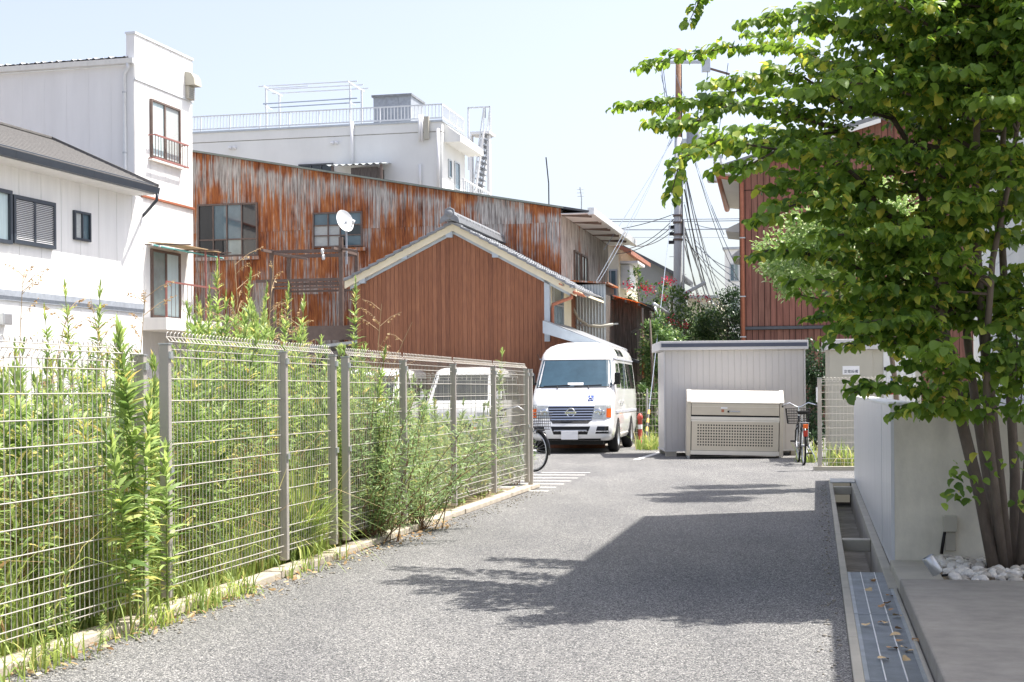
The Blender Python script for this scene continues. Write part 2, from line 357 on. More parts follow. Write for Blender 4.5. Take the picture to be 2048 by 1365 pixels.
# driveway and parking court, one sheet
FP = -3.55
poly = [dp(FP, -6), dp(0.14, -6), dp(0.14, 21.0), dp(3.6, 21.0), dp(3.6, 33), dp(-14, 33), dp(-14, 19.0), dp(FP, 19.0)]
def sheet(name, pts, z, m):
    return struct(MB().add([(p.x, p.y, z) for p in pts], [tuple(range(len(pts)))]).build(name, m))
sheet('driveway', poly, 0.0, 'asphalt')
sheet('vacant_lot', [dp(-60, -6), dp(-3.7, -6), dp(-3.7, 19.0), dp(-14.1, 19.0), dp(-14.1, 33), dp(-60, 33)], 0.0, 'soil')
sheet('planting_strip', [dp(0.67, 10.9), dp(1.6, 10.9), dp(1.6, 21.0), dp(0.67, 21.0)], 0.004, 'soil')
# fence kerb, blocks with joints
kb = struct(bpy.data.objects.new('kerb', None)); C.objects.link(kb); kb.rotation_euler = (0, 0, -A)
q = 3.0; random.seed(3)
blk = MB().box(-0.07, 0.07, 0.004, 0.596, 0, 0.055); blk0 = None
while q < 18.9:
    if blk0 is None: o = blk0 = blk.build('kerb_block', 'kerb_concrete', kb, bev=0.008)
    else: o = blk0.copy(); C.objects.link(o); o.parent = kb
    o.location = (-3.62 + random.uniform(-.006, .006), q, random.uniform(-.006, .004)); q += 0.6
# painted markings
pm = struct(bpy.data.objects.new('parking_marking', None)); C.objects.link(pm); pm.rotation_euler = (0, 0, -A)
def line(p0, q0, p1, q1, wd=0.12):
    d = Vector((p1-p0, q1-q0, 0)).normalized(); s = Vector((-d.y, d.x, 0)) * wd / 2
    a = Vector((p0, q0, 0.004)); b = Vector((p1, q1, 0.004))
    MB().add([a-s, b-s, b+s, a+s], [(0, 1, 2, 3)]).build('painted_line', 'road_paint', pm)
def pq(px, py):
    g = gnd(px, py); return g.x*CA - g.y*SA, g.x*SA + g.y*CA
for px, py in ((1180, 946), (1170, 951), (1156, 957), (1142, 963), (1128, 969), (1112, 975.5), (1097, 983)):
    p1, q1 = pq(px, py); line(-5.2, q1, p1, q1, 0.10)
p0, q0 = pq(1272, 920); p1, q1 = pq(1328, 903); line(p0, q0, p1, q1, 0.12)

# ================================================================== drain channel
ch = struct(bpy.data.objects.new('drain_channel', None)); C.objects.link(ch); ch.rotation_euler = (0, 0, -A)
box('channel_floor', 'channel_concrete', 0.14, 0.475, 2.0, 21.0, -0.40, -0.30, ch)
for i in range(10):
    a = 2.0 + i*1.9
    box('rim', 'concrete', 0.142, 0.190, a+0.004, a+1.896, -0.30, 0.008, ch, bev=0.006)
    box('rim', 'concrete', 0.452 if a < 9.5 else 0.425, 0.474 if a < 9.5 else 0.490, a+0.004, a+1.896, -0.30, 0.012, ch, bev=0.006)
for q_, z in ((12.75, 0.0), (19.6, 0.0)):
    box('cross_beam', 'concrete', 0.191, 0.424, q_, q_+0.14, -0.10, z, ch, bev=0.008)
box('cover_plate', 'alu', 0.16, 0.48, 20.2, 20.95, 0.012, 0.03, ch, bev=0.004)
def grate(q0, q1, label):
    t = thing('drain_grate', label, 'grate', dp(0.322, q0), A, 'steel grates over the drain')
    L = q1 - q0
    for x in (-0.122, 0.122): box('side_bar', 'grate_steel', x-0.010, x+0.010, 0.003, L-0.003, -0.03, 0.006, t)
    for x in (-0.045, 0.045): box('long_bar', 'alu_white', x-0.003, x+0.003, 0.012, L-0.012, -0.03, 0.0085, t)
    for y in (0.003, L-0.011): box('end_bar', 'grate_steel', -0.112, 0.112, y, y+0.008, -0.03, 0.005, t)
    b = MB(); y = 0.02
    while y < L - 0.02:
        b.box(-0.112, 0.112, y, y+0.006, -0.028, 0.003); y += 0.0125
    b.build('cross_bars', 'grate_steel', t, kind='stuff')
grate(4.6, 6.55, 'steel drain grate running out of the picture beside the entrance slab')
grate(6.56, 8.5, 'steel drain grate between two other grates beside the concrete slab')
grate(8.51, 10.45, 'steel drain grate ending where the open gutter starts beside the low wall')
# ================================================================== low wall, pebble bed, slab
wl = thing('concrete_wall', 'low L-shaped concrete wall with pale coated side along the gutter', 'wall', dp(0.495, 10.64), A)
H = 1.13; L = 10.5
yy = 0.0
for i in range(7):
    l = L/7
    MB().box(-0.004 if i else -0.002, 0.02, yy+0.003, yy+l-0.003, 0.012, H).build('wall_panel', 'wall_coat', wl)
    yy += l
box('core', 'concrete_wall', 0.02, 0.17, 0.1505, L, 0.0, H-0.006, wl)
box('return_wall', 'concrete_wall', 0.0205, 2.3, 0.0, 0.15, 0.0, H-0.004, wl, bev=0.004)
for x, z in ((0.62, 0.73), (1.1, 0.28), (1.1, 0.73), (1.6, 0.73), (1.6, 0.28)):
    MB().lathe([(0.0, -0.0015), (0.012, -0.0015), (0.013, -0.003), (0.017, -0.003), (0.018, 0.001)], (x, 0, z), 'y', 16).build('form_tie_plug', 'channel_concrete', wl)
box('coping', 'white_paint', -0.006, 0.172, 0.152, L+0.004, H+0.0, H+0.022, wl, bev=0.004)
# outlet box on the wall
t = thing('outlet_box', 'small grey weatherproof outlet box with black cable on the concrete wall', 'outlet', dp(0.88, 10.64, 0.14), A)
box('box', 'cabinet', -0.045, 0.045, -0.06, -0.003, 0.13, 0.24, t, bev=0.006)
box('spacer', 'concrete', -0.035, 0.035, -0.04, -0.003, 0.0, 0.13, t, bev=0.004)
MB().tube([(-0.035, -0.035, 0.13), (-0.045, -0.04, 0.08), (-0.06, -0.04, -0.02)], 0.011, 8).build('cable', 'black', t, True)
# slab
sb = struct(MB().box(0.480, 5.0, 1.0, 9.35, -0.02, 0.10).build('entrance_slab', 'slab_stone', bev=0.01)); sb.rotation_euler = (0, 0, -A)
st = struct(bpy.data.objects.new('bed_edging', None)); C.objects.link(st); st.rotation_euler = (0, 0, -A)
for i in range(3):
    box('edging_block', 'concrete', 0.480, 0.75, 9.355+i*0.428, 9.355+(i+1)*0.428-0.006, -0.02, 0.085-0.008*i, st, bev=0.008)
pbd = thing('pebble_bed', 'bed of white pebbles round the foot of the multi-stem tree', 'pebbles', dp(0.752, 9.355), A)
box('bed_soil', 'soil', 0.002, 2.4, 0.003, 1.28, 0.0, 0.075, pbd)
peb = []
for k in range(6):
    bm = bmesh.new(); bmesh.ops.create_icosphere(bm, subdivisions=2, radius=1.0)
    rs = np.random.default_rng(k)
    dr = rs.normal(size=(4, 3))
    for v in bm.verts:
        d = sum(0.10*math.sin(3.0*float(np.dot(a, v.co)) + k) for a in dr)
        v.co *= 1 + d
    me = bpy.data.meshes.new('pebble'); bm.to_mesh(me); bm.free(); me.polygons.foreach_set('use_smooth', [True]*len(me.polygons))
    me.materials.append(MATS['pebble' if k % 3 else 'pebble_b']); peb.append(me)
random.seed(11)
for k in range(290):
    o = bpy.data.objects.new('pebble', peb[k % 6]); C.objects.link(o); o.parent = pbd
    s = random.uniform(0.02, 0.036); x = random.uniform(0.03, 0.95); y = random.uniform(0.03, 1.25)
    o.location = (x, y, 0.075 + s*random.uniform(0.2, 0.9)); o.scale = (s*random.uniform(.9, 1.4), s, s*random.uniform(.6, .9)); o.rotation_euler = (random.uniform(-.4, .4), random.uniform(-.4, .4), random.uniform(0, 6.28))
b = []
V0 = np.array([v.co[:] for v in peb[0].vertices]); F0 = np.array([p.vertices[:] for p in peb[0].polygons])
VV = []; FF = []; n0 = 0
for k in range(420):
    s = random.uniform(0.010, 0.022); a = random.uniform(0, 6.28); ca, sa = math.cos(a), math.sin(a)
    V = V0 * [s*1.3, s, s*.7]; V = V @ np.array([[ca, sa, 0], [-sa, ca, 0], [0, 0, 1]]) + [random.uniform(0.02, 1.6), random.uniform(0.02, 1.27), 0.075 + s*0.2]
    VV.append(V); FF.append(F0 + n0); n0 += len(V0)
link('small_pebbles', npmesh('small_pebbles', np.vstack(VV), np.vstack(FF)), 'pebble_b', pbd, True, kind='stuff')
# garden spotlight
g = gnd(1873, 1155, 0.1); t = thing('garden_spotlight', 'grey cylindrical garden spotlight tilted among the white pebbles', 'spotlight', (g.x, g.y, 0.09), A)
hd = Matrix.Rotation(R(-32), 4, 'Y')
def rotm(mb, M): mb.v = [tuple(M @ Vector(p)) for p in mb.v]; return mb
Mx = Matrix.Translation((0.0, 0, 0.05)) @ hd
rotm(MB().lathe([(0.0, -0.05), (0.034, -0.05), (0.038, -0.045), (0.038, 0.065), (0.033, 0.07), (0.033, 0.055), (0.0, 0.055)], (0, 0, 0.03), 'z', 24), Mx).build('lamp_body', 'alu', t, True)
rotm(MB().lathe([(0.0, 0.0), (0.032, 0.0)], (0, 0, 0.087), 'z', 24), Mx).build('lens', 'lens', t)
MB().tube([(0.03, 0, 0.02), (0.07, 0, 0.025), (0.13, 0.0, 0.015)], 0.008, 8).build('bracket', 'black', t, True)

# ================================================================== mesh fence
fence = thing('mesh_fence', 'long grey steel wire mesh fence with looped top along the weedy lot', 'fence', (0, 0, 0), A)
def fence_run(par, posts, y_of, base, top, horiz=True, hz=None, name_post='post', post_top=None, vertical_spacing=0.05, wr=0.0022):
    """posts: list of run coords; y_of(run)->(x,y) local"""
    for a, b_ in zip(posts[:-1], posts[1:]):
        (xa, ya), (xb, yb) = y_of(a), y_of(b_)
        d = Vector((xb-xa, yb-ya, 0)); L = d.length; d.normalize(); n = Vector((d.y, -d.x, 0))
        P = lambda s, off, z: Vector((xa, ya, 0)) + d*s + n*off + Vector((0, 0, z))
        s0, s1 = 0.03, L - 0.03
        for (z, off) in hz:
            MB().tube([P(s0, off, z), P(s1, off, z)], 0.0034, 5).build('horizontal_wire', 'wire_steel', par)
        m = MB(); k = int((s1 - s0)/vertical_spacing); sp = (s1-s0)/k
        for i in range(k+1):
            s = s0 + sp*i
            m.tube([P(s, 0, base), P(s, 0, top-0.10), P(s, 0.028, top-0.055), P(s, 0.006, top-0.03)], wr, 4, caps=False)
        for i in range(k):
            s = s0 + sp*i
            m.tube([P(s + sp*(0.5-0.5*math.cos(th)), 0.006, top-0.03+0.03*math.sin(th)) for th in (0, .8, 1.57, 2.35, 3.1416)], wr, 4, caps=False)
        m.build('vertical_wires', 'wire_steel', par, kind='stuff')
def hz_list(base, top):
    z = [(top-0.03, 0.006), (top-0.058, 0.03), (top-0.10, 0.003), (top-0.145, 0.005)]
    s = top - 0.27
    while s > base + 0.24: z.append((s, 0.005)); s -= 0.125
    z += [(base+0.19, 0.005), (base+0.14, 0.02), (base+0.06, 0.02), (base+0.02, 0.005)]
    return z
def post(par, x, y, base, top, w=0.06, dd=0.045):
    o = MB().box(x-w/2, x+w/2, y-dd/2, y+dd/2, base, top).build('post', 'fence_steel', par, bev=0.006)
    MB().box(x-w/2-0.003, x+w/2+0.003, y-dd/2-0.003, y+dd/2+0.003, top, top+0.008).build('post_cap', 'alu', o)
    for z in (top-0.06, (base+top)/2):
        MB().box(x+w/2, x+w/2+0.012, y-0.02, y+0.02, z-0.02, z+0.02).build('clamp', 'alu', o)
FL = -3.62
line_y = lambda q: (FL-0.012, q)
runs = [([3.6, 5.6, 7.62], 0.10, 1.53), ([7.94, 9.85, 10.93], 0.12, 1.61), ([11.25, 12.92, 14.8, 16.72, 18.7], 0.12, 1.605)]
for qs, b0, tp in runs:
    fence_run(fence, qs, line_y, b0+0.02, tp, hz=hz_list(b0+0.02, tp))
    for q in qs:
        if q == 7.62: post(fence, FL, q, b0-0.06, tp-0.065, 0.06, 0.045)
        else: post(fence, FL, q, b0-0.02, tp-0.075)
post(fence, FL+0.02, 18.86, 0.0, 1.53)
back = thing('boundary_fence', 'grey wire mesh fence crossing between the weeds and the parked cars', 'fence', (0, 0, 0), A)
ps = [-3.75, -5.75, -7.75, -9.75, -11.75]
fence_run(back, ps, lambda p: (p, 18.9), 0.06, 1.5, hz=hz_list(0.06, 1.5), vertical_spacing=0.06)
for p in ps[1:]: post(back, p, 18.93, 0, 1.44)

# ================================================================== building on the right (mostly beyond the frame, it shades the drive)
bd = thing('apartment_building', 'tall white ribbed-sided building rising behind the multi-stem tree', 'building', dp(1.65, 10.8), A)
BH = 7.2; BL = 5.95
zz = [0, 2.4, 4.8, BH]
for j in range(3):
    y = 0.0
    while y < BL - 0.01:
        y1 = min(y+0.85, BL)
        corr(y+0.002, y1-0.002, zz[j]+0.003, zz[j+1]-0.003, 0.0, 0.006, 0.09, 'y', 4, 'box').build('siding_panel', 'siding_cool', bd); y = y1
MB().box(0.02, 7.0, 0.0, BL, 0.0, BH-0.02).build('core', 'siding_white', bd)
box('roof_edge', 'alu_white', -0.03, 7.05, -0.03, BL+0.03, BH-0.015, BH+0.06, bd)
box('unseen_canopy_roof', 'alu_white', -0.08, 1.4, -14.05, -0.95, 3.10, 3.30, bd)  # unseen canopy, added so its edge shades the gutter and slab
for y_ in (-1.6, -5.0, -8.4, -11.8): box('unseen_canopy_column', 'siding_white', 0.9, 1.05, y_-0.08, y_+0.08, 0.10, 3.10, bd)  # supports of the added canopy, open below to let skylight in
# ================================================================== buildings
def abox(axis, off, a0, a1, o0, o1, z0, z1, mb=None):
    mb = mb or MB()
    if axis == 'x': return mb.box(a0, a1, off-o1, off-o0, z0, z1)
    return mb.box(off+o0, off+o1, a0, a1, z0, z1)
def win(par, axis, off, a0, a1, z0, z1, cols=1, rows=1, panes=('glass_dark',), frame='alu', fw=0.05, dep=0.05, bar=0.03, name='window', cuts=None, rcuts=None):
    if a0 > a1: a0, a1 = a1, a0
    m = MB()
    abox(axis, off, a0, a0+fw, -0.02, dep, z0, z1, m); abox(axis, off, a1-fw, a1, -0.02, dep, z0, z1, m)
    abox(axis, off, a0+fw, a1-fw, -0.02, dep, z0, z0+fw, m); abox(axis, off, a0+fw, a1-fw, -0.02, dep, z1-fw, z1, m)
    f = m.build(name, frame, par)
    ia0, ia1, iz0, iz1 = a0+fw, a1-fw, z0+fw, z1-fw
    cs = cuts or [i/cols for i in range(cols+1)]; rs = rcuts or [i/rows for i in range(rows+1)]
    k = 0
    for j in range(len(rs)-1):
        for i in range(len(cs)-1):
            x0 = ia0+(ia1-ia0)*cs[i] + (bar/2 if i else 0); x1 = ia0+(ia1-ia0)*cs[i+1] - (bar/2 if i < len(cs)-2 else 0)
            y0 = iz0+(iz1-iz0)*rs[j] + (bar/2 if j else 0); y1 = iz0+(iz1-iz0)*rs[j+1] - (bar/2 if j < len(rs)-2 else 0)
            abox(axis, off, x0, x1, 0.012, 0.018, y0, y1).build('pane', panes[k % len(panes)], f); k += 1
    for i in range(1, len(cs)-1):
        x = ia0+(ia1-ia0)*cs[i]; abox(axis, off, x-bar/2, x+bar/2, -0.01, dep-0.008, iz0, iz1).build('mullion', frame, f)
    for j in range(1, len(rs)-1):
        z = iz0+(iz1-iz0)*rs[j]; abox(axis, off, ia0, ia1, -0.008, dep-0.012, z-bar/2, z+bar/2).build('transom', frame, f)
    return f

# ------------------------------------------------ left house with hip roof
LA = R(15.5); o = at(285, 600, 33); LF = Frame(o, LA)
lh = thing('white_house', 'white sided two-storey house with dark gutter and shingled hip roof', 'house', (o.x, o.y, 0), LA)
OV = 0.55
ye, ze = LF.side(310, 392, OV)            # eave corner, gutter underside
LEN = -11.0
zband0 = LF.side(285, 627)[1]; zband1 = LF.side(285, 609)[1]
ztopw = ze + 0.02
js = [-11, -9.6, -8.2, -6.9] + sorted(LF.side(px, 500)[0] for px in (39, 83, 123, 161, 198, 234, 264)) + [0.0]
for a0, a1 in zip(js[:-1], js[1:]):
    if a1 - a0 < 0.05: continue
    box('siding_panel', 'siding_white', -0.03, 0.0, a0+0.006, a1-0.006, zband1, ztopw, lh)
    box('siding_panel', 'siding_white', -0.03, 0.0, a0+0.006, a1-0.006, 0.0, zband0, lh)
box('wall_core', 'siding_cool', -6.4, -0.03, LEN, -0.004, 0.0, ztopw, lh)
bdm = box('belt_band', 'band_grey', 0.0, 0.04, LEN, 0.03, zband0, zband1, lh)
for k in range(4): box('band_groove', 'trim_dark', 0.0405, 0.043, LEN, 0.03, zband0+0.02+k*0.018, zband0+0.026+k*0.018, bdm)
box('corner_trim', 'siding_cool', -0.02, 0.012, -0.05, 0.012, zband1, ztopw, lh)
# soffit, gutter, roof
box('soffit', 'siding_white', -0.0, OV-0.02, LEN, ye, ze+0.02, ze+0.05, lh)
for k in range(4):
    y0 = LEN + (ye-LEN)*k/4; y1 = LEN + (ye-LEN)*(k+1)/4
    MB().prism([(OV-0.02, y0, ze+0.03), (OV+0.10, y0, ze+0.03), (OV+0.13, y0, ze+0.16), (OV-0.02, y0, ze+0.16)], (0, y1-y0-0.004, 0)).build('gutter', 'trim_dark', lh)
box('fascia', 'trim_dark', OV-0.05, OV-0.022, LEN, ye, ze+0.051, ze+0.25, lh)
yr, zr = LF.side(102, 279, -3.0)
ez = ze + 0.19
def roofpt(s, y): return Vector((OV + 0.03 + (-3.0-OV-0.03)*s, y, ez + (zr-ez)*s))
NC = 17
for k in range(NC):
    s0, s1 = k/NC, (k+1.35)/NC
    yb = ye + 0.06 + (yr-ye-0.06)*s0; yt = ye + 0.06 + (yr-ye-0.06)*min(1, s1)
    a, b_, c_, d_ = roofpt(s0, LEN), roofpt(s0, yb), roofpt(min(1, s1), yt), roofpt(min(1, s1), LEN)
    up = Vector((0, 0, 1))
    MB().add([a+up*0.018, b_+up*0.018, c_+up*0.002, d_+up*0.002, a, b_, c_-up*0.01, d_-up*0.01],
             [(0,1,2,3), (4,7,6,5), (0,4,5,1), (1,5,6,2), (2,6,7,3), (3,7,4,0)]).build('shingle_course', 'shingle', lh)
MB().prism([roofpt(0, ye+0.06), roofpt(1, yr), (-6.5, ye+0.06, ez)], (0, 0, -0.03)).build('hip_end', 'shingle', lh)
MB().prism([roofpt(1, LEN), roofpt(1, yr), (-6.5, ye+0.06, ez), (-6.5, LEN, ez)], (0, 0, -0.03)).build('rear_slope', 'shingle', lh)
MB().tube([roofpt(0.0, ye+0.06)+up*0.03, roofpt(1, yr)+up*0.03, roofpt(1, LEN)+up*0.03], 0.045, 6).build('ridge_cap', 'shingle', lh)
MB().tube([(OV+0.08, ye-0.05, ze+0.03), (OV+0.07, ye-0.05, ze-0.1), (0.06, 0.03, ze-0.32), (-0.1, 0.08, ze-0.42), (-0.15, 0.09, ze-0.6), (-0.15, 0.09, 0.1)], 0.035, 8).build('downpipe', 'trim_dark', lh, True)
# louvred shutter window
y0, zt = LF.side(20, 388); y1, zb = LF.side(105, 503); zt = LF.side(62, 398)[1]; zb = LF.side(62, 493)[1]
f = win(lh, 'y', 0.0, y0, y1, zb, zt, 2, 1, ('trim_dark', 'trim_dark'), 'trim_dark', 0.07, 0.09, 0.06, name='shutter')
ym = (y0+y1)/2
for a0, a1 in ((y0+0.075, ym-0.04), (ym+0.04, y1-0.075)):
    n = 22
    for k in range(n):
        z = zb+0.09 + (zt-zb-0.18)*k/(n-1)
        MB().prism([(0.03, a0, z+0.014), (0.075, a0, z-0.012), (0.078, a0, z-0.007), (0.033, a0, z+0.019)], (0, a1-a0, 0)).build('slat', 'siding_cool', f)
f = win(lh, 'y', 0.0, y0-1.75, y0-0.03, zb-0.03, zt+0.06, 2, 1, ('glass_pale', 'curtain'), 'trim_dark', 0.07, 0.08, 0.05)
y0, zt = LF.side(145, 421); y1, zb = LF.side(178, 484); zt = LF.side(161, 424)[1]; zb = LF.side(161, 482)[1]
win(lh, 'y', 0.0, y0, y1, zb, zt, 2, 1, ('pane_frost', 'glass_blue'), 'trim_dark', 0.045, 0.06, 0.035)
y0, z0 = LF.side(3, 640); box('vent_hood', 'alu', 0.0, 0.16, y0-0.15, y0+0.12, z0-0.1, z0+0.12, lh, bev=0.02)

# ------------------------------------------------ white factory block
WA = R(14.5); o = at(270, 400, 36); WF = Frame(o, WA)
wf = thing('white_factory', 'tall white corrugated building with high parapet and red balcony rail', 'building', (o.x, o.y, 0), WA)
ztf = WF.front(268, 131)[1]; ydep = WF.side(385, 300)[0]
zp = WF.side(272, 68)[1]
x = 0.0; k = 0
while x > -14:
    box('wall_panel', 'siding_cool', x-0.6005, x-0.0015, -0.012, 0.0, 0.0, ztf, wf); x -= 0.602
box('core', 'siding_cool', -14, -0.05, 0.001, ydep-0.02, 0.0, ztf-0.01, wf)
x = 0.05
for k in range(24):
    MB().prism([(x, -0.03, ztf+0.02), (x, -0.15, ztf+0.03), (x, -0.17, ztf+0.15), (x, -0.03, ztf+0.15)], (-0.598, 0, 0)).build('gutter', 'alu_white', wf); x -= 0.603
m = MB(); x = -0.1
rc = corr(-14, -0.1, 0, 0, 0, 0)  # placeholder for corrugated roof
vs = []; n = 14*12
for i in range(n+1):
    xx = -14 + 13.9*i/n; zz_ = ztf+0.19 + 0.035*math.cos(2*math.pi*xx/0.2)
    vs += [(xx, -0.12, zz_), (xx, ydep-0.2, zz_+0.5)]
MB().add(vs, [(2*i, 2*i+2, 2*i+3, 2*i+1) for i in range(n)]).build('corrugated_roof', 'alu_white', wf, True)
box('roof_edge_board', 'black', -14, -0.1, -0.10, -0.08, ztf+0.152, ztf+0.20, wf)
MB().tube([(-0.10, -0.11, ztf+0.03), (-0.10, -0.11, ztf-0.08), (-0.22, -0.07, ztf-0.2), (-0.22, -0.07, ztf-2.4), (-0.22, -0.07, 0)], 0.045, 8).build('downpipe', 'alu_white', wf, True)
for z in (ztf-0.65, ztf-2.1): MB().lathe([(0.045, -0.02), (0.055, -0.02), (0.055, 0.02), (0.045, 0.02)], (-0.22, -0.07, z), 'z', 8).build('pipe_band', 'alu', wf)
# right face: parapet, ribbed sheets
zj = WF.side(272, 157)[1]; zc = WF.side(311, 400)[1]
box('parapet_core', 'siding_cool', -0.20, -0.004, 0.0, ydep, ztf-0.3, zp-0.03, wf)
n = 5
for k in range(n): box('parapet_panel', 'siding_white', -0.004, 0.022, ydep*k/n+0.006, ydep*(k+1)/n-0.006, zj, zp-0.03, wf)
box('parapet_cap', 'alu_white', -0.22, 0.05, -0.02, ydep+0.02, zp-0.03, zp+0.03, wf)
box('drip_strip', 'alu_white', 0.0, 0.035, 0.0, ydep, zj-0.045, zj-0.002, wf)
n = 4
for k in range(n):
    for (z0, z1, nm) in ((zc+0.04, zj-0.05, 0), (0.3, zc-0.02, 1)):
        corr(ydep*k/n+0.003, ydep*(k+1)/n-0.003, z0, z1, 0.005+0.0*nm, 0.007, 0.075, 'y').build('ribbed_sheet', 'siding_white', wf, True)
box('flashing', 'copper_pipe', 0.0, 0.06, 0.3, ydep, zc-0.015, zc+0.035, wf)
# upper window and red balustrade
ya, yb = WF.side(299, 260)[0], WF.side(357, 260)[0]; zt = WF.side(328, 209)[1]; zb = WF.side(328, 323)[1]
f = win(wf, 'y', 0.012, ya, yb, zb, zt, 2, 1, ('curtain', 'pane_frost'), 'brown_steel', 0.05, 0.06, 0.07, cuts=[0, 0.46, 1])
bl = thing('window_guard', 'dusty red rail guard with thin bars under the upper factory window', 'railing', (o.x, o.y, 0), WA)
z1 = WF.side(334, 283)[1]; z0 = WF.side(334, 328)[1]
for z in (z0, z1): abox('y', 0.0, ya-0.1, yb+0.15, 0.17, 0.21, z-0.02, z+0.02).build('rail', 'red_steel', bl)
for k in range(13):
    y = ya-0.06+(yb-ya+0.17)*k/12; abox('y', 0.0, y-0.007, y+0.007, 0.183, 0.197, z0+0.02, z1-0.02).build('bar', 'brown_steel', bl)
for y in (ya-0.08, yb+0.13):
    for z in (z0, z1): MB().box(0.012, 0.17, y-0.012, y+0.012, z-0.012, z+0.012).build('arm', 'red_steel', bl)
abox('y', 0.0, ya-0.08, yb+0.1, 0.012, 0.10, zb-0.09, zb-0.03).build('window_sill', 'siding_white', wf)
# hooded vent
yv, zv = WF.side(375, 172); t = thing('hooded_vent', 'beige hooded vent cowl high on the white factory parapet', 'vent', tuple(o + WF.vy*yv + Vector((0, 0, zv-o.z))), WA)
MB().prism([(0.024, -0.2, -0.02), (0.30, -0.2, -0.02), (0.28, -0.2, 0.16), (0.20, -0.2, 0.29), (0.024, -0.2, 0.33)], (0, 0.4, 0)).build('hood', 'cabinet', t)
box('vent_box', 'cabinet', 0.024, 0.12, -0.17, 0.17, -0.36, -0.03, t)
for k in range(6): MB().prism([(0.12, -0.15, -0.34+k*0.05), (0.15, -0.15, -0.35+k*0.05), (0.15, -0.15, -0.345+k*0.05), (0.12, -0.15, -0.325+k*0.05)], (0, 0.30, 0)).build('slat', 'alu', t)
# lower balcony door, balcony, canopy and laundry poles
ya, yb = WF.side(300, 560)[0], WF.side(357, 560)[0]; zt = WF.side(328, 503)[1]; zb = WF.side(328, 638)[1]
win(wf, 'y', 0.012, ya, yb, zb, zt, 2, 1, ('glass_pale', 'curtain'), 'brown_steel', 0.06, 0.06, 0.06, name='balcony_door')
box('balcony_slab', 'siding_white', 0.02, 0.95, ya-1.0, yb+0.5, zb-0.35, zb-0.06, wf)
bal = thing('balcony_frame', 'rusty brown steel laundry frame and railing on the factory balcony', 'railing', (o.x, o.y, 0), WA)
zh = WF.side(345, 487, 0.9)[1]; zr_ = WF.side(345, 565, 0.9)[1]
for y in (ya-0.9, yb-0.3, yb+0.45): MB().box(0.88, 0.92, y-0.02, y+0.02, zb-0.06, zh if y != ya-0.9 else zr_).build('upright', 'red_steel', bal)
MB().box(0.885, 0.915, ya-0.9, yb+0.45, zr_-0.02, zr_+0.02).build('rail', 'red_steel', bal)
for k in range(14):
    y = ya-0.85+(yb-ya+1.25)*k/13; MB().box(0.895, 0.905, y-0.005, y+0.005, zb-0.05, zr_-0.02).build('bar', 'brown_steel', bal)
for y in (ya-0.3, yb-0.3, yb+0.45): MB().bar((0.03, y, zh+0.02), (1.25, y, zh-0.02), 0.03, 0.03).build('arm', 'brown_steel', bal)
for dx, dz in ((0.55, -0.06), (0.75, -0.10)):
    pz = thing('laundry_pole', 'turquoise laundry pole resting on the rusty balcony frame', 'pole', tuple(o + WF.vx*dx + Vector((0, 0, zh+dz-o.z))), WA, 'turquoise laundry poles')
    MB().tube([(0, ya-0.9, 0), (0, yb+1.0, 0)], 0.022, 8).build('tube', 'turquoise', pz, True)
    for y in (ya-0.92, yb+1.0): MB().lathe([(0, -0.02), (0.026, -0.02), (0.026, 0.03), (0, 0.03)], (0, y, 0), 'y', 8).build('end_cap', 'alu_white', pz)
cn = thing('plank_canopy', 'weathered tan plank canopy above the factory balcony door', 'canopy', (o.x, o.y, 0), WA)
for k in range(5):
    MB().add([(0.03+k*0.19, ya-0.15, zt+0.16-k*0.02), (0.21+k*0.19, ya-0.15, zt+0.14-k*0.02), (0.21+k*0.19, yb+0.55, zt+0.14-k*0.02), (0.03+k*0.19, yb+0.55, zt+0.16-k*0.02),
              (0.03+k*0.19, ya-0.15, zt+0.14-k*0.02), (0.21+k*0.19, ya-0.15, zt+0.12-k*0.02), (0.21+k*0.19, yb+0.55, zt+0.12-k*0.02), (0.03+k*0.19, yb+0.55, zt+0.14-k*0.02)],
             [(0,1,2,3), (4,7,6,5), (0,4,5,1), (1,5,6,2), (2,6,7,3), (3,7,4,0)]).build('plank', 'dry_stalk', cn)

# ------------------------------------------------ rusty corrugated warehouse
RA = R(12); o = at(1121, 500, 38); RF = Frame(o, RA)
rb = thing('rusty_warehouse', 'rusty corrugated iron warehouse with sloping roof and steel windows', 'building', (o.x, o.y, 0), RA)
xl = RF.front(380, 400)[0]; zl = RF.front(385, 303)[1]; zr0 = RF.front(1121, 417)[1]
sl_ = (zr0 - zl)/(0 - xl); roofz = lambda x: zr0 + sl_*x
for _n in ('rust', 'rust_side'):
    for nd in MATS[_n].node_tree.nodes:
        if nd.type == 'MATH' and nd.operation == 'MULTIPLY_ADD' and abs(nd.inputs[1].default_value + 0.165) < 1e-4:
            nd.inputs[1].default_value = sl_; nd.inputs[2].default_value = zr0
s1 = RF.front(560, 463)[1]; s2 = RF.front(560, 560)[1]
random.seed(5); nc = 14; wdt = -xl/nc
for i in range(nc):
    x0 = xl + wdt*i; x1 = x0 + wdt + 0.02
    a = s1 + random.choice((0, 0, 0.01, -0.01)); b_ = s2 + random.choice((0, 0, 0.25, -0.4, 0.05))
    dy = 0.004*(i % 2)
    corr(x0, x1, 0.0, b_+0.06, 0.006-dy).build('iron_sheet', 'rust', rb, True)
    corr(x0, x1, b_, a+0.05, -0.006-dy).build('iron_sheet', 'rust', rb, True)
    corr(x0, x1, a, lambda x: roofz(x)-0.005, -0.018-dy).build('iron_sheet', 'rust', rb, True)
yd = RF.side(1216, 560)[0]
n = 6
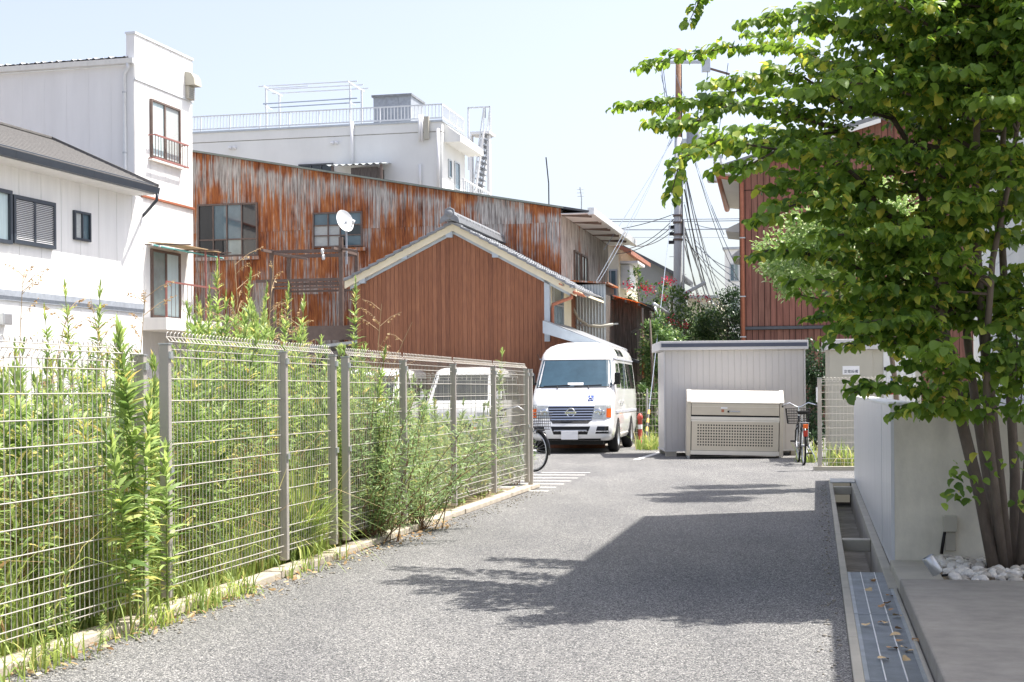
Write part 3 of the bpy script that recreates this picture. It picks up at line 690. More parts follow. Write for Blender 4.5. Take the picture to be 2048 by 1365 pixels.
for i in range(n):
    corr(yd*i/n, yd*(i+1)/n+0.02, 0.0, 3.6, 0.0, axis='y').build('iron_sheet', 'rust_side', rb, True)
    corr(yd*i/n, yd*(i+1)/n+0.02, 3.55, zr0-0.02, 0.010, axis='y').build('iron_sheet', 'rust_side', rb, True)
MB().prism([(xl, 0.03, 0), (-0.03, 0.03, 0), (-0.03, 0.03, zr0-0.02), (xl, 0.03, zl-0.02)], (0, yd-0.06, 0)).build('core', 'dark_wood', rb)
MB().prism([(xl-0.05, -0.12, zl+0.0), (0.75, -0.12, roofz(0.75)), (0.75, -0.12, roofz(0.75)+0.05), (xl-0.05, -0.12, zl+0.05)], (0, yd+0.3, 0)).build('roof', 'tile_dark', rb)
MB().prism([(xl-0.05, -0.16, zl-0.0), (0.1, -0.16, roofz(0.1)-0.0), (0.1, -0.16, roofz(0.1)+0.04), (xl-0.05, -0.16, zl+0.04)], (0, 0.038, 0)).build('verge_trim', 'verge_green', rb, label='thin pale green-grey verge strip')
for k in range(5):
    y = yd*(k+0.1)/5; MB().bar((0.02, y, roofz(0)-0.14), (0.78, y, roofz(0.78)-0.06), 0.05, 0.08).build('rafter', 'brown_steel', rb)
box('eave_gutter', 'alu_white', 0.72, 0.88, -0.1, yd+0.2, roofz(0.75)-0.05, roofz(0.75)+0.12, rb)
box('eave_soffit', 'siding_cool', 0.03, 0.72, -0.1, yd+0.2, roofz(0.75)-0.02, roofz(0.75)-0.005, rb)
# front windows
xa, xb = RF.front(397, 460)[0], RF.front(517, 460)[0]; za, zb = RF.front(457, 514)[1], RF.front(457, 408)[1]
win(rb, 'x', -0.02, xa, xb, za, zb, panes=('glass_dark', 'glass_dark', 'glass_pale', 'glass_dark', 'glass_dark', 'glass_blue', 'glass_blue', 'glass_dark'), frame='brown_steel', fw=0.045, dep=0.06, bar=0.035, cuts=[0, .25, .49, .75, 1], rcuts=[0, .31, 1])
abox('x', 0, xa-0.05, xb+0.05, 0.02, 0.14, za-0.10, za-0.01).build('window_sill', 'rust', rb)
xa, xb = RF.front(627, 460)[0], RF.front(726, 460)[0]; za, zb = RF.front(676, 495)[1], RF.front(676, 425)[1]
win(rb, 'x', -0.02, xa, xb, za, zb, panes=('pane_frost', 'pane_frost', 'glass_dark', 'glass_blue', 'pane_frost', 'pane_frost', 'glass_blue', 'glass_dark', 'glass_blue', 'glass_blue', 'glass_dark', 'glass_blue'), frame='brown_steel', fw=0.04, dep=0.06, bar=0.03, cuts=[0, .3, .56, .68, 1], rcuts=[0, .32, .64, 1])
abox('x', 0, xa+0.6, xb+0.1, 0.02, 0.14, za-0.12, za-0.03).build('window_sill', 'rust', rb)
# side windows
for p0, p1 in ((1146, 1157), (1160, 1172)):
    ya, yb = RF.side(p0, 540)[0], RF.side(p1, 540)[0]; win(rb, 'y', 0.02, ya, yb, 3.85, 5.0, 2, 1, ('glass_dark', 'glass_pale'), 'brown_steel', 0.05, 0.05, 0.04)
# thin aerials on the roof
for px, top, D_, nm in ((1096, 315, 38.6, 'dark bent antenna rod standing at the edge of the rusty warehouse roof'), (1160, 375, 44, 'thin pale aerial mast rising behind the rusty warehouse roof')):
    b0 = at(px+2, 420, D_); b1 = at(px-4 if px < 1100 else px, top, D_)
    t = thing('aerial', nm, 'aerial', tuple(b0)); dv = b1-b0
    MB().tube([(0, 0, -0.6), dv*0.5+Vector((0.03, 0, 0)), dv], 0.018, 6).build('mast', 'cable_dark' if px < 1100 else 'alu', t)
    if px > 1100:
        for k in range(3): MB().tube([dv*(0.6+k*0.15)+Vector((-0.1, 0, 0)), dv*(0.6+k*0.15)+Vector((0.1, 0, 0))], 0.008, 5).build('element', 'alu', t)

# ------------------------------------------------ brown gable house
GA = R(12); o = at(905, 600, 33.5); GF = Frame(o, GA)
gh = thing('brown_gable_house', 'brown timber clad house with tiled gable roof and cream bargeboards', 'house', (o.x, o.y, 0), GA)
ex0, ez0 = GF.front(689, 568, -0.14); ex1, ez1 = GF.front(1152, 583, -0.14); ax, az = GF.front(905, 452, -0.14)
wx0 = GF.front(714, 600)[0]; wx1 = GF.front(1091, 600)[0]
def under(x): return (ez0 + (az-ez0)*(x-ex0)/(ax-ex0) if x < ax else ez1 + (az-ez1)*(ex1-x)/(ex1-ax)) - 0.10
nb = 44; bw = (wx1-wx0)/nb; random.seed(9)
for i in range(nb):
    x0 = wx0+bw*i; x1 = x0+bw; g_ = 0.003
    pts = [(x0+g_, 0, 1.35), (x1-g_, 0, 1.35), (x1-g_, 0, under(x1-g_))] + ([(ax, 0, under(ax))] if x0+g_ < ax < x1-g_ else []) + [(x0+g_, 0, under(x0+g_))]
    MB().prism(pts, (0, -0.018, 0)).build('cladding_board', random.choice(('wood_brown', 'wood_brown', 'wood_brown_b', 'wood_brown_c')), gh)
    MB().box(x0+g_, x1-g_, -0.02, 0.0, 0.1, 1.335).build('cladding_board', random.choice(('wood_brown', 'wood_brown_b', 'wood_brown_c')), gh)
MB().prism([(wx0, 0.004, 0), (wx1, 0.004, 0), (wx1, 0.004, under(wx1)), (ax, 0.004, under(ax)), (wx0, 0.004, under(wx0))], (0, 6.5, 0)).build('wall', 'wood_brown_b', gh)
for s, (e0, z0_) in (('l', (ex0, ez0)), ('r', (ex1, ez1))):
    d = Vector((ax-e0, 0, az-z0_)); 
    MB().prism([(e0, -0.14, z0_-0.11), (ax, -0.14, az-0.11), (ax, -0.14, az+0.05), (e0, -0.14, z0_+0.05)], (0, 0.06, 0)).build('bargeboard', 'cream', gh)
    MB().prism([(e0+d.x*0.04, -0.05, z0_-0.175+d.z*0.04), (ax, -0.05, az-0.175), (ax, -0.05, az-0.10), (e0+d.x*0.04, -0.05, z0_-0.10+d.z*0.04)], (0, 0.03, 0)).build('verge_trim', 'trim_blue', gh)
    # soffit and tiles
    MB().prism([(e0, -0.08, z0_-0.03), (ax, -0.08, az-0.03), (ax, -0.08, az+0.02), (e0, -0.08, z0_+0.02)], (0, 6.5, 0)).build('roof_deck', 'cream', gh)
    nt_ = 13
    for k in range(nt_):
        f0, f1 = k/nt_, (k+1.12)/nt_
        P0 = Vector((e0, 0, z0_)) + d*f0; P1 = Vector((e0, 0, z0_)) + d*min(1, f1)
        MB().prism([(P0.x, -0.22, P0.z+0.055), (P1.x, -0.22, P1.z+0.035), (P1.x, -0.22, P1.z+0.085), (P0.x, -0.22, P0.z+0.125)], (0, 0.22, 0)).build('verge_tile', 'tile_grey', gh, bev=0.01)
        # course behind, rolled tiles
        vs = []; nn = 48
        for i in range(nn+1):
            y = 0.0 + 6.2*i/nn; wv = 0.018*math.cos(2*math.pi*y/0.28)
            vs += [(P0.x, y, P0.z+0.09+wv), (P1.x, y, P1.z+0.06+wv)]
        MB().add(vs, [(2*i, 2*i+2, 2*i+3, 2*i+1) for i in range(nn)]).build('tile_course', 'tile_grey', gh, True)
for px, py in ((898, 468), (808, 511), (724, 560), (991, 508), (1082, 549)):
    x, z = GF.front(px, py, -0.1); box('purlin_cap', 'trim_blue', x-0.075, x+0.075, -0.13, 0.0, z-0.08, z+0.06, gh, bev=0.006)
# ridge
for k in range(4):
    box('ridge_course', 'tile_grey', ax-0.13+k*0.018, ax+0.13-k*0.018, -0.36, 6.0, az+0.09+k*0.035, az+0.12+k*0.035, gh)
for k in range(20):
    MB().tube([(ax, -0.3+k*0.3, az+0.25), (ax, -0.005+k*0.3, az+0.25)], 0.075, 10).build('ridge_tile', 'tile_grey', gh, True)
MB().prism([(ax-0.24, -0.42, az+0.02), (ax-0.20, -0.42, az+0.16), (ax-0.12, -0.42, az+0.22), (ax-0.10, -0.42, az+0.34), (ax, -0.42, az+0.39), (ax+0.10, -0.42, az+0.34), (ax+0.12, -0.42, az+0.22), (ax+0.20, -0.42, az+0.16), (ax+0.24, -0.42, az+0.02), (ax, -0.42, az+0.12)], (0, 0.07, 0)).build('ridge_ornament', 'tile_grey', gh, bev=0.012)
MB().lathe([(0, -0.05), (0.07, -0.04), (0.085, 0.0)], (ax, -0.42, az+0.24), 'y', 14).build('ridge_boss', 'tile_grey', gh, True)
MB().box(wx1-0.02, wx1+0.10, -0.05, 0.1, 2.35, under(wx1)-0.02).build('corner_post', 'trim_blue', gh)
# right side wall with window, copper downpipe, wiring
sy1 = GF.side(1150, 620, wx1+0.08)[0]
box('side_wall', 'cream', wx1, wx1+0.06, 0.1, 3.0, 0.0, under(wx1)+0.02, gh)
ya, yb = GF.side(1104, 620, wx1+0.06)[0], GF.side(1124, 620, wx1+0.06)[0]
win(gh, 'y', wx1+0.06, ya, yb, GF.side(1112, 656, wx1)[1], GF.side(1112, 568, wx1)[1], 1, 2, ('glass_blue',), 'alu', 0.05, 0.05, 0.04)
gx = ex1 - 0.1; gz = ez1-0.05
MB().tube([(gx, -0.1, gz), (gx, -0.1, gz-0.08), (wx1+0.16, 0.02, gz-0.22), (wx1+0.14, 0.05, gz-0.3), (wx1+0.14, 0.05, gz-1.0), (wx1+0.34, 0.0, gz-1.15), (wx1+0.36, 0.0, gz-1.32)], 0.04, 8).build('downpipe', 'copper_pipe', gh, True)
MB().tube([(gx+0.08, -0.25, gz+0.02), (gx+0.08, 1.0, gz+0.02)], 0.04, 8).build('eave_gutter', 'copper_pipe', gh, True)
random.seed(2)
for k in range(7):
    x = ex1-0.05-random.random()*0.3; MB().bar((x, -0.3+k*0.05, ez1+0.06-(x-ex1)*0.3), (x+0.38, 0.9+k*0.12, ez1-0.06+0.012*k), 0.04, 0.025).build('eave_batten', random.choice(('rust', 'tile_grey', 'alu', 'red_steel')), gh)
# lean-to on the right
lx0, lz0 = GF.front(1088, 652, -0.5); lx1, lz1 = GF.front(1215, 700, -0.5)
MB().prism([(lx0, -0.5, lz0), (lx1, -0.5, lz1), (lx1, -0.5, lz1+0.095), (lx0, -0.5, lz0+0.125)], (0, 3.2, 0)).build('lean_to_roof', 'tile_grey', gh)
MB().prism([(lx0-0.02, -0.54, lz0-0.16), (lx1, -0.54, lz1-0.05), (lx1, -0.54, lz1+0.09), (lx0-0.02, -0.54, lz0+0.11)], (0, 0.035, 0)).build('lean_to_barge', 'trim_blue', gh)
MB().prism([(wx1+0.002, -0.02, 0), (lx1-0.15, -0.02, 0), (lx1-0.15, -0.02, lz1-0.02), (wx1+0.002, -0.02, lz0-0.08)], (0, 0.1, 0)).build('lean_to_wall', 'wood_brown_b', gh)

# ------------------------------------------------ galvanised annex, dark shed with awning
AA = R(12); o = at(1140, 620, 37); AF = Frame(o, AA)
an = thing('galvanised_annex', 'pale blue-grey corrugated metal annex beside the brown house', 'shed', (o.x, o.y, 0), AA)
xr_ = AF.front(1211, 640)[0]; zt = AF.front(1160, 570)[1]
for i in range(3):
    corr(xr_*i/3, xr_*(i+1)/3+0.01, 0.0, zt, -0.004*(i % 2), 0.012, 0.075).build('metal_sheet', 'galva', an, True)
box('core', 'dark_wood', 0, xr_-0.01, 0.03, 1.6, 0, zt-0.03, an)
MB().prism([(-0.3, -0.15, zt+0.10), (xr_+0.1, -0.15, zt+0.0), (xr_+0.1, -0.15, zt+0.04), (-0.3, -0.15, zt+0.14)], (0, 1.8, 0)).build('roof', 'rust', an)
MB().tube([(-0.2, -0.2, zt-0.25), (0.1, -0.25, zt-0.55), (0.25, -0.25, zt-0.85), (0.5, -0.25, zt-1.02), (0.8, -0.25, zt-1.05), (1.1, -0.25, zt-1.0)], 0.035, 8).build('hose_conduit', 'cabinet', an, True)
MB().bar((-0.05, -0.03, zt-1.0), (1.2, -0.05, zt-0.98), 0.03, 0.04).build('bracket', 'alu', an)
o = at(1211, 640, 38.5); DF = Frame(o, AA)
ds = thing('dark_timber_shed', 'dark weathered timber shed with orange-lit sheet awning above the van', 'shed', (o.x, o.y, 0), AA)
xr_ = DF.front(1272, 640)[0]; zt = DF.front(1215, 590)[1]
random.seed(4)
for i in range(7):
    x0 = xr_*i/7; box('plank', 'dark_wood', x0+0.004, xr_*(i+1)/7-0.004, -0.02-0.006*(i % 2), 0.0, 0, zt-0.16*i/7-random.random()*0.02, ds)
for i in range(6): box('plank', 'dark_wood', xr_, xr_+0.02+0.006*(i % 2), 0.004+i*0.5, 0.496+i*0.5, 0.0, zt-0.22, ds)
MB().prism([(0, 0.004, 0), (xr_, 0.004, 0), (xr_, 0.004, zt-0.22), (0, 0.004, zt-0.05)], (0, 3.0, 0)).build('core', 'black', ds)
e1x, e1z = DF.front(1305, 612, -0.6)
aw = [(-0.05, zt+0.02), (e1x, e1z)]
for k in range(4):
    y0 = -0.7+k*0.85
    for j in range(4):
        f0, f1 = j/4, (j+1)/4
        P = lambda f_: (aw[0][0]+(aw[1][0]-aw[0][0])*f_, aw[0][1]+(aw[1][1]-aw[0][1])*f_)
        a_, b_ = P(f0), P(f1); mm = 'orange_sheet' if (k < 2 and j in (1, 2)) else 'tile_dark'
        MB().prism([(a_[0]+0.01, y0, a_[1]), (b_[0]-0.01, y0, b_[1]), (b_[0]-0.01, y0, b_[1]+0.012), (a_[0]+0.01, y0, a_[1]+0.012)], (0, 0.84, 0)).build('awning_sheet', mm, ds)
for k in range(5):
    f_ = k/4; P_ = P(f_); MB().bar((P_[0], -0.7, P_[1]-0.05), (P_[0], 2.8, P_[1]-0.05), 0.05, 0.07).build('rafter', 'dark_wood', ds)
for x_, y_ in ((e1x-0.25, -0.6), (e1x-0.1, 0.9)): MB().tube([(x_, y_, 0), (x_, y_, e1z-0.05)], 0.03, 8).build('prop', 'rust', ds)
MB().tube([(e1x+0.05, -0.75, e1z+0.02), (e1x+0.05, 2.6, e1z-0.05)], 0.06, 8).build('gutter', 'alu', ds, True)
MB().tube([(e1x+0.05, -0.7, e1z), (e1x+0.15, -0.7, e1z-0.3), (e1x-0.55, -0.4, e1z-0.65)], 0.04, 8).build('downpipe', 'alu', ds, True)
MB().prism([(e1x-0.6, -0.5, 2.0), (e1x+0.35, -0.5, 1.72), (e1x+0.35, -0.5, 1.78), (e1x-0.6, -0.5, 2.08)], (0, 2.6, 0)).build('low_tiled_eave', 'tile_dark', ds)

# ------------------------------------------------ far houses
def simple_house(name, label, px0, px1, pyl, pyr, D, ang, mwall, mroof, depth=6, over=0.4, group=None):
    """wall seen frontally whose roof falls to the right from pyl to pyr"""
    o = at(px0, 600, D); F = Frame(o, ang); t = thing(name, label, 'house', (o.x, o.y, 0), ang, group)
    x1 = F.front(px1, 600)[0]; z0 = F.front(px0, pyl)[1]; z1 = F.front(px1, pyr)[1]
    MB().prism([(0, 0, 0), (x1, 0, 0), (x1, 0, z1), (0, 0, z0)], (0, depth, 0)).build('wall', mwall, t)
    s = (z1-z0)/x1
    MB().prism([(-over*0.2, -0.25, z0-over*0.2*s*-1*-1), (x1+over, -0.25, z1+over*s), (x1+over, -0.25, z1+over*s+0.14), (-over*0.2, -0.25, z0+0.14)], (0, depth+0.5, 0)).build('roof', mroof, t)
    return t, F, x1, z0, z1
t, F, x1, z0, z1 = simple_house('grey_house', 'grey rendered house with dark sloping tile roof behind the utility pole', 1198, 1338, 470, 545, 60, R(12), 'grey_render2', 'tile_dark')
win(t, 'y', x1, 0.6, 1.8, 3.9, 5.0, 2, 1, ('glass_dark', 'glass_pale'), 'brown_steel'); box('side_eave', 'tile_dark', x1, x1+0.9, 0.3, 4.0, 3.1, 3.25, t)
MB().tube([(x1+0.45, -0.2, z1-0.1), (x1+0.45, 5, z1-0.1)], 0.08, 8).build('gutter', 'tile_dark', t)
t, F, x1, z0, z1 = simple_house('cream_house', 'small cream house with brown edged roof beyond the rusty warehouse', 1206, 1238, 482, 497, 50, R(12), 'cream', 'copper_pipe', 5, 0.45)
box('side_window_box', 'alu_white', x1, x1+0.3, 0.5, 2.0, z1-1.3, z1-0.5, t); box('window_hood', 'siding_cool', x1, x1+0.6, 0.3, 2.2, z1-0.48, z1-0.40, t)
win(t, 'x', 0, 0.05, x1-0.05, z1-1.6, z1-0.7, 2, 1, ('glass_pale', 'glass_blue'), 'alu')
# far white blocks seen in the gap by the red building
def far_block(name, label, px0, px1, pyt, D, ang, m, floors=4, depth=8):
    o = at(px0, 600, D); F = Frame(o, ang); t = thing(name, label, 'building', (o.x, o.y, 0), ang)
    x1 = F.front(px1, 600)[0]; z = F.front(px0, pyt)[1]; MB().box(0, x1, 0, depth, 0, z).build('wall', m, t)
    box('roof', 'alu', -0.1, x1+0.1, -0.1, depth+0.1, z+0.001, z+0.12, t)
    for k in range(floors):
        zz_ = z - 0.7 - k*(z-1)/floors; win(t, 'x', 0, x1*0.25, x1*0.7, zz_-0.9, zz_, 2, 1, ('glass_blue', 'glass_pale'), 'alu')
    return t
far_block('apartment_block', 'far pale grey apartment block glimpsed beside the red clad house', 1450, 1490, 500, 75, R(12), 'render_grey')
far_block('far_house', 'small far house with weathered wall behind the flowering shrubs', 1375, 1432, 598, 62, R(12), 'cream', 1)
# ------------------------------------------------ white concrete building behind
BA = R(12.5); o = at(885, 400, 55); BF = Frame(o, BA)
cb = thing('concrete_building', 'pale grey concrete building with white roof railing behind the rusty warehouse', 'building', (o.x, o.y, 0), BA)
xl = BF.front(360, 300)[0]; zt = BF.front(885, 241)[1]; yd = BF.side(925, 350)[0]
zj = BF.front(885, 263)[1]
yd += 0.4
box('wall', 'render_grey', xl-6, 0, 0, yd, 0, zj-0.012, cb)
box('parapet', 'render_grey', xl-6, 0.0, -0.02, yd, zj+0.012, zt-0.05, cb); box('parapet_joint', 'channel_concrete', xl-6, -0.01, 0.03, yd-0.1, zj-0.012, zj+0.012, cb)
box('coping', 'alu', xl-6, 0.04, -0.06, yd+0.05, zt-0.05, zt+0.02, cb)
rl = thing('roof_railing', 'white metal railing round the flat roof of the concrete building', 'railing', (o.x, o.y, 0), BA)
zr_ = BF.front(876, 208)[1]
for z in (zr_, zt+0.12): MB().box(xl-6, 0.0, 0.10, 0.14, z-0.025, z+0.025).build('rail', 'alu_white', rl); 
for z in (zr_, zt+0.12): MB().box(-0.04, 0.0, 0.14, yd-0.2, z-0.025, z+0.025).build('rail', 'alu_white', rl)
x = 0.0
while x > xl-1:
    MB().box(x-0.035, x+0.0, 0.09, 0.15, zt+0.02, zr_).build('post', 'alu_white', rl)
    m = MB()
    for k in range(1, 9): m.box(x-k*0.132-0.012, x-k*0.132+0.012, 0.11, 0.13, zt+0.14, zr_-0.02)
    m.build('balusters', 'alu_white', rl, kind='stuff'); x -= 1.19
y = 0.14
while y < yd-0.9:
    m = MB()
    for k in range(8): m.box(-0.03, -0.01, y+k*0.132, y+k*0.132+0.022, zt+0.14, zr_-0.02)
    m.build('balusters', 'alu_white', rl, kind='stuff'); y += 1.06
    MB().box(-0.05, 0.0, y-0.06, y-0.02, zt+0.02, zr_).build('post', 'alu_white', rl)
# details of the wall
for px, top, bot, r in ((705, 245, 330, 0.07), (877, 258, 385, 0.06), (841, 330, 380, 0.05)):
    x, z1 = BF.front(px, top); z0 = BF.front(px, bot)[1]
    MB().tube([(x, -0.09, z1), (x, -0.09, z0)], r, 8).build('downpipe', 'siding_cool', cb, True)
for px in (841, 846):
    x, z1 = BF.front(px, 232); z0 = BF.front(px, 285)[1]; MB().tube([(x, -0.16, z1), (x, -0.16, z0)], 0.05, 6).build('conduit', 'siding_cool', cb, True)
x, z1 = BF.front(855, 235); z0 = BF.front(855, 280)[1]; box('cable_box', 'cabinet', x-0.09, x+0.09, -0.2, -0.06, z0, z1, cb)
for px, py in ((466, 297), (670, 287)):
    x, z = BF.front(px, py)
    for dx in (-0.09, 0.09): MB().lathe([(0.0, -0.12), (0.06, -0.10), (0.07, 0.0)], (x+dx, -0.05, z), 'y', 10).build('wall_lamp', 'siding_cool', cb, True)
xa, xb = BF.front(598, 330)[0], BF.front(667, 330)[0]; z1 = BF.front(640, 328)[1]
win(cb, 'x', 0, xa, xb, z1-1.4, z1, 3, 1, ('glass_dark',), 'tile_dark', 0.06, 0.08)
cv = thing('sheet_canopy', 'old corrugated sheet canopy half hidden behind the warehouse roof', 'canopy', (o.x, o.y, 0), BA)
xa, xb = BF.front(672, 340)[0], BF.front(783, 340)[0]; z1 = BF.front(783, 330)[1]; vs = []; n = 40
for i in range(n+1):
    xx = xa+(xb-xa)*i/n; vs += [(xx, -1.1, z1-0.1+0.03*math.cos(i*1.3)), (xx, -0.02, z1+0.06+0.03*math.cos(i*1.3))]
MB().add(vs, [(2*i, 2*i+2, 2*i+3, 2*i+1) for i in range(n)]).build('canopy_sheet', 'galva', cv, True)
box('canopy_wall', 'dark_wood', xa+0.9, xb-0.25, -0.95, -0.1, z1-1.6, z1-0.2, cv)
for x in (xa+0.2, xb-0.1): box('canopy_post', 'brown_steel', x-0.04, x+0.04, -1.0, -0.92, z1-2.5, z1-0.12, cv)
# right side: slab balcony, windows, outer stair
yb = BF.side(950, 280)[0]
MB().prism([(0.002, 0.3, zj-0.35), (0.62, 0.3, zj-0.35), (0.62, 0.3, zj-0.12), (0.002, 0.3, zt-0.06)], (0, yd+0.2, 0)).build('eaves_slab', 'render_grey', cb)
for p0, p1, za_, zb_ in ((896, 902, 355, 318), (908, 918, 378, 322)):
    ya, yb_ = BF.side(p0, 340)[0], BF.side(p1, 340)[0]; win(cb, 'y', 0, ya, yb_, BF.side(p0, za_)[1], BF.side(p0, zb_)[1], 1, 1, ('glass_blue',), 'alu')
z1 = BF.side(888, 362)[1]
box('balcony_slab', 'siding_cool', 0.002, 0.8, 0.1, yd+1.0, z1-1.35, z1-1.15, cb)
for k in range(14): box('balcony_bar', 'alu_white', 0.74, 0.77, 0.15+k*0.31, 0.18+k*0.31, z1-1.15, z1, cb)
box('balcony_rail', 'alu_white', 0.73, 0.78, 0.1, yd+1.0, z1, z1+0.05, cb)
so_ = at(948, 400, 62); SF = Frame(so_, BA)
stc = thing('outer_stair', 'white steel outside stair climbing beside the concrete building', 'stair', (so_.x, so_.y, 0), BA)
xa, za_ = SF.front(918, 388); xb, zb_ = SF.front(978, 270)
xa, za_ = SF.front(905, 395); xb, zb_ = SF.front(980, 262)
for y in (0.0, 1.0):
    MB().bar((xa+0.9, y, za_-0.5), (xb-0.25, y, zb_), 0.06, 0.28).build('stringer', 'siding_cool', stc)
    for f0 in (0.0, 0.33, 0.66, 1.0):
        P = Vector((xa+0.9, y, za_-0.5)).lerp(Vector((xb-0.25, y, zb_)), f0); MB().box(P.x-0.02, P.x+0.02, y-0.02, y+0.02, P.z, P.z+1.0).build('baluster_post', 'alu_white', stc)
    MB().bar((xa+0.9, y, za_+0.5), (xb-0.25, y, zb_+1.0), 0.05, 0.05).build('handrail', 'alu_white', stc)
for k in range(14):
    P = Vector((xa+0.9, 0, za_-0.5)).lerp(Vector((xb-0.25, 0, zb_)), (k+0.5)/14); MB().box(P.x-0.13, P.x+0.13, 0.03, 0.97, P.z-0.02, P.z+0.02).build('tread', 'band_grey', stc)
x0, z0_ = SF.front(930, 208); x1, z1_ = SF.front(974, 208); 
for x in (x0, x1): MB().box(x-0.03, x+0.03, 0.5, 0.56, zb_-1.5, z1_).build('gate_post', 'alu_white', stc)
MB().box(x0, x1, 0.5, 0.56, z1_-0.06, z1_).build('gate_beam', 'alu_white', stc)
MB().box(x1-0.25, x1-0.17, 0.45, 0.49, z1_-0.5, z1_-0.07).build('hook', 'band_grey', stc)
MB().box(x0+0.2, x1+0.1, 0.0, 1.0, zb_-0.1, zb_).build('landing', 'siding_cool', stc)
MB().box(x1-0.1, x1+0.02, 0.3, 0.6, 0, zb_-0.1).build('support', 'siding_cool', stc)
MB().box(x0+0.1, x0+0.2, 0.3, 0.6, 0, zb_-0.1).build('support', 'siding_cool', stc)
# rooftop drying frame and plant cube
dfm = thing('drying_frame', 'white steel laundry drying frame standing on the flat roof', 'frame', (o.x, o.y, 0), BA)
Y0, Y1 = 1.6, 3.0
xa, zt0 = BF.front(532, 177, Y0); xb, zt1 = BF.front(700, 167, Y0); zt0 = (zt0+zt1)/2
for x in (xa, xb):
    for y in (Y0, Y1): MB().box(x-0.03, x+0.03, y-0.03, y+0.03, zt, zt0).build('upright', 'alu_white', dfm)
    MB().box(x-0.025, x+0.025, Y0-0.3, Y1+0.3, zt0, zt0+0.05).build('cross_bar', 'alu_white', dfm)
for y in (Y0, (Y0+Y1)/2, Y1): MB().box(xa-0.3, xb+0.3, y-0.02, y+0.02, zt0+0.051, zt0+0.09).build('top_bar', 'alu_white', dfm)
MB().bar((xa+0.03, Y0-0.1, zt0-0.05), ((xa+xb)/2, Y0+0.05, zt0), 0.03, 0.03).build('brace', 'alu_white', dfm)
for y, dz in ((Y0-0.05, -0.62), (Y0+0.35, -0.7)): MB().tube([(xa-0.1, y, zt0+dz), (xb+0.3, y, zt0+dz+0.03)], 0.025, 6).build('laundry_bar', 'cable_grey', dfm)
for x in (xa, xb): MB().box(x-0.02, x+0.02, Y0-0.1, Y0+0.6, zt0-0.74, zt0-0.70).build('side_arm', 'alu_white', dfm)
pc = thing('rooftop_hut', 'small grey box-shaped hut on the flat concrete roof', 'hut', (o.x, o.y, 0), BA)
xa = BF.front(747, 210, 1.2)[0]; xb, z1 = BF.front(822, 192, 1.2)
for k in range(3): box('hut_panel', 'band_grey', xa+(xb-xa)*k/3+0.004, xa+(xb-xa)*(k+1)/3-0.004, 1.18, 1.2, zt, z1, pc)
box('hut_core', 'band_grey', xa, xb, 1.201, 2.9, zt, z1, pc); box('hut_roof', 'tile_grey', xa-0.05, xb+0.05, 1.1, 3.0, z1, z1+0.08, pc)

# ------------------------------------------------ red-brown clad building on the right
KA = R(10); o = at(1479, 500, 41); KF = Frame(o, KA)
kb_ = thing('red_clad_house', 'tall red-brown board clad house with grey gable roof behind the storage shed', 'house', (o.x, o.y, 0), KA)
z0 = KF.front(1480, 330)[1]; xk, zk = KF.front(1760, 240)
slope = (zk-z0)/xk; apx = xk
top = lambda x: z0 + slope*(x if x < apx else 2*apx-x)
x = 0.0; zm = KF.front(1500, 657)[1]; random.seed(8); zq = KF.front(1500, 381)[1]
while x < 7.2:
    x1 = x+0.165
    mm = random.choice(('clad_red', 'clad_red', 'clad_red_b', 'clad_red_c'))
    MB().prism([(x+0.008, 0, zq+0.012), (x1-0.008, 0, zq+0.012), (x1-0.008, 0, top(x1)), (x+0.008, 0, top(x))], (0, -0.022, 0)).build('cladding_board', mm, kb_)
    MB().box(x+0.008, x1-0.008, -0.026, 0, zm+0.05, zq-0.012).build('cladding_board', mm, kb_)
    MB().box(x+0.008, x1-0.008, -0.022, 0, 0, zm-0.05).build('cladding_board', random.choice(('clad_red_b', 'clad_red')), kb_); x = x1
MB().prism([(0, 0.003, 0), (7.25, 0.003, 0), (7.25, 0.003, top(7.25)), (apx, 0.003, top(apx)), (0, 0.003, top(0))], (0, 8, 0)).build('wall', 'joint_dark', kb_)
box('belt_rail', 'tile_dark', 0.1, 7.2, -0.09, -0.028, zm-0.04, zm+0.04, kb_)
ex, ez = KF.front(1436, 352, -0.3)
MB().prism([(ex, -0.3, top(0)+slope*ex), (apx, -0.3, top(apx)), (apx, -0.3, top(apx)+0.12), (ex, -0.3, top(0)+slope*ex+0.12)], (0, 8.6, 0)).build('roof_slope', 'tile_grey', kb_)
MB().prism([(apx, -0.3, top(apx)), (8.0, -0.3, top(8.0)), (8.0, -0.3, top(8.0)+0.12), (apx, -0.3, top(apx)+0.12)], (0, 8.6, 0)).build('roof_slope', 'tile_grey', kb_)
MB().prism([(0.0, -0.3, top(0)-0.12), (apx, -0.3, top(apx)-0.12), (apx, -0.3, top(apx)-0.002), (0.0, -0.3, top(0)-0.002)], (0, 0.05, 0)).build('bargeboard', 'render_grey', kb_)
MB().prism([(ex+0.05, -0.28, top(0)+slope*ex-0.1), (0.0, -0.28, top(0)-0.32), (0.0, -0.28, top(0)-0.01), (ex+0.05, -0.28, top(0)+slope*ex-0.005)], (0, 8, 0)).build('eave_soffit', 'render_grey', kb_)
box('verge_cap', 'alu', -0.12, 0.12, -0.32, -0.24, top(0)-0.4, top(0)+0.02, kb_)
MB().tube([(ex-0.02, -0.3, top(0)+slope*ex+0.02), (ex-0.02, 8, top(0)+slope*ex-0.1)], 0.09, 8).build('eave_gutter', 'copper_pipe', kb_, True)
gz = top(0)+slope*ex-0.05
MB().tube([(ex, -0.2, gz), (ex, -0.2, gz-0.12), (-0.05, -0.1, gz-0.2), (0.08, -0.09, gz-0.3), (0.08, -0.09, 0.0)], 0.055, 8).build('downpipe', 'copper_pipe', kb_, True)
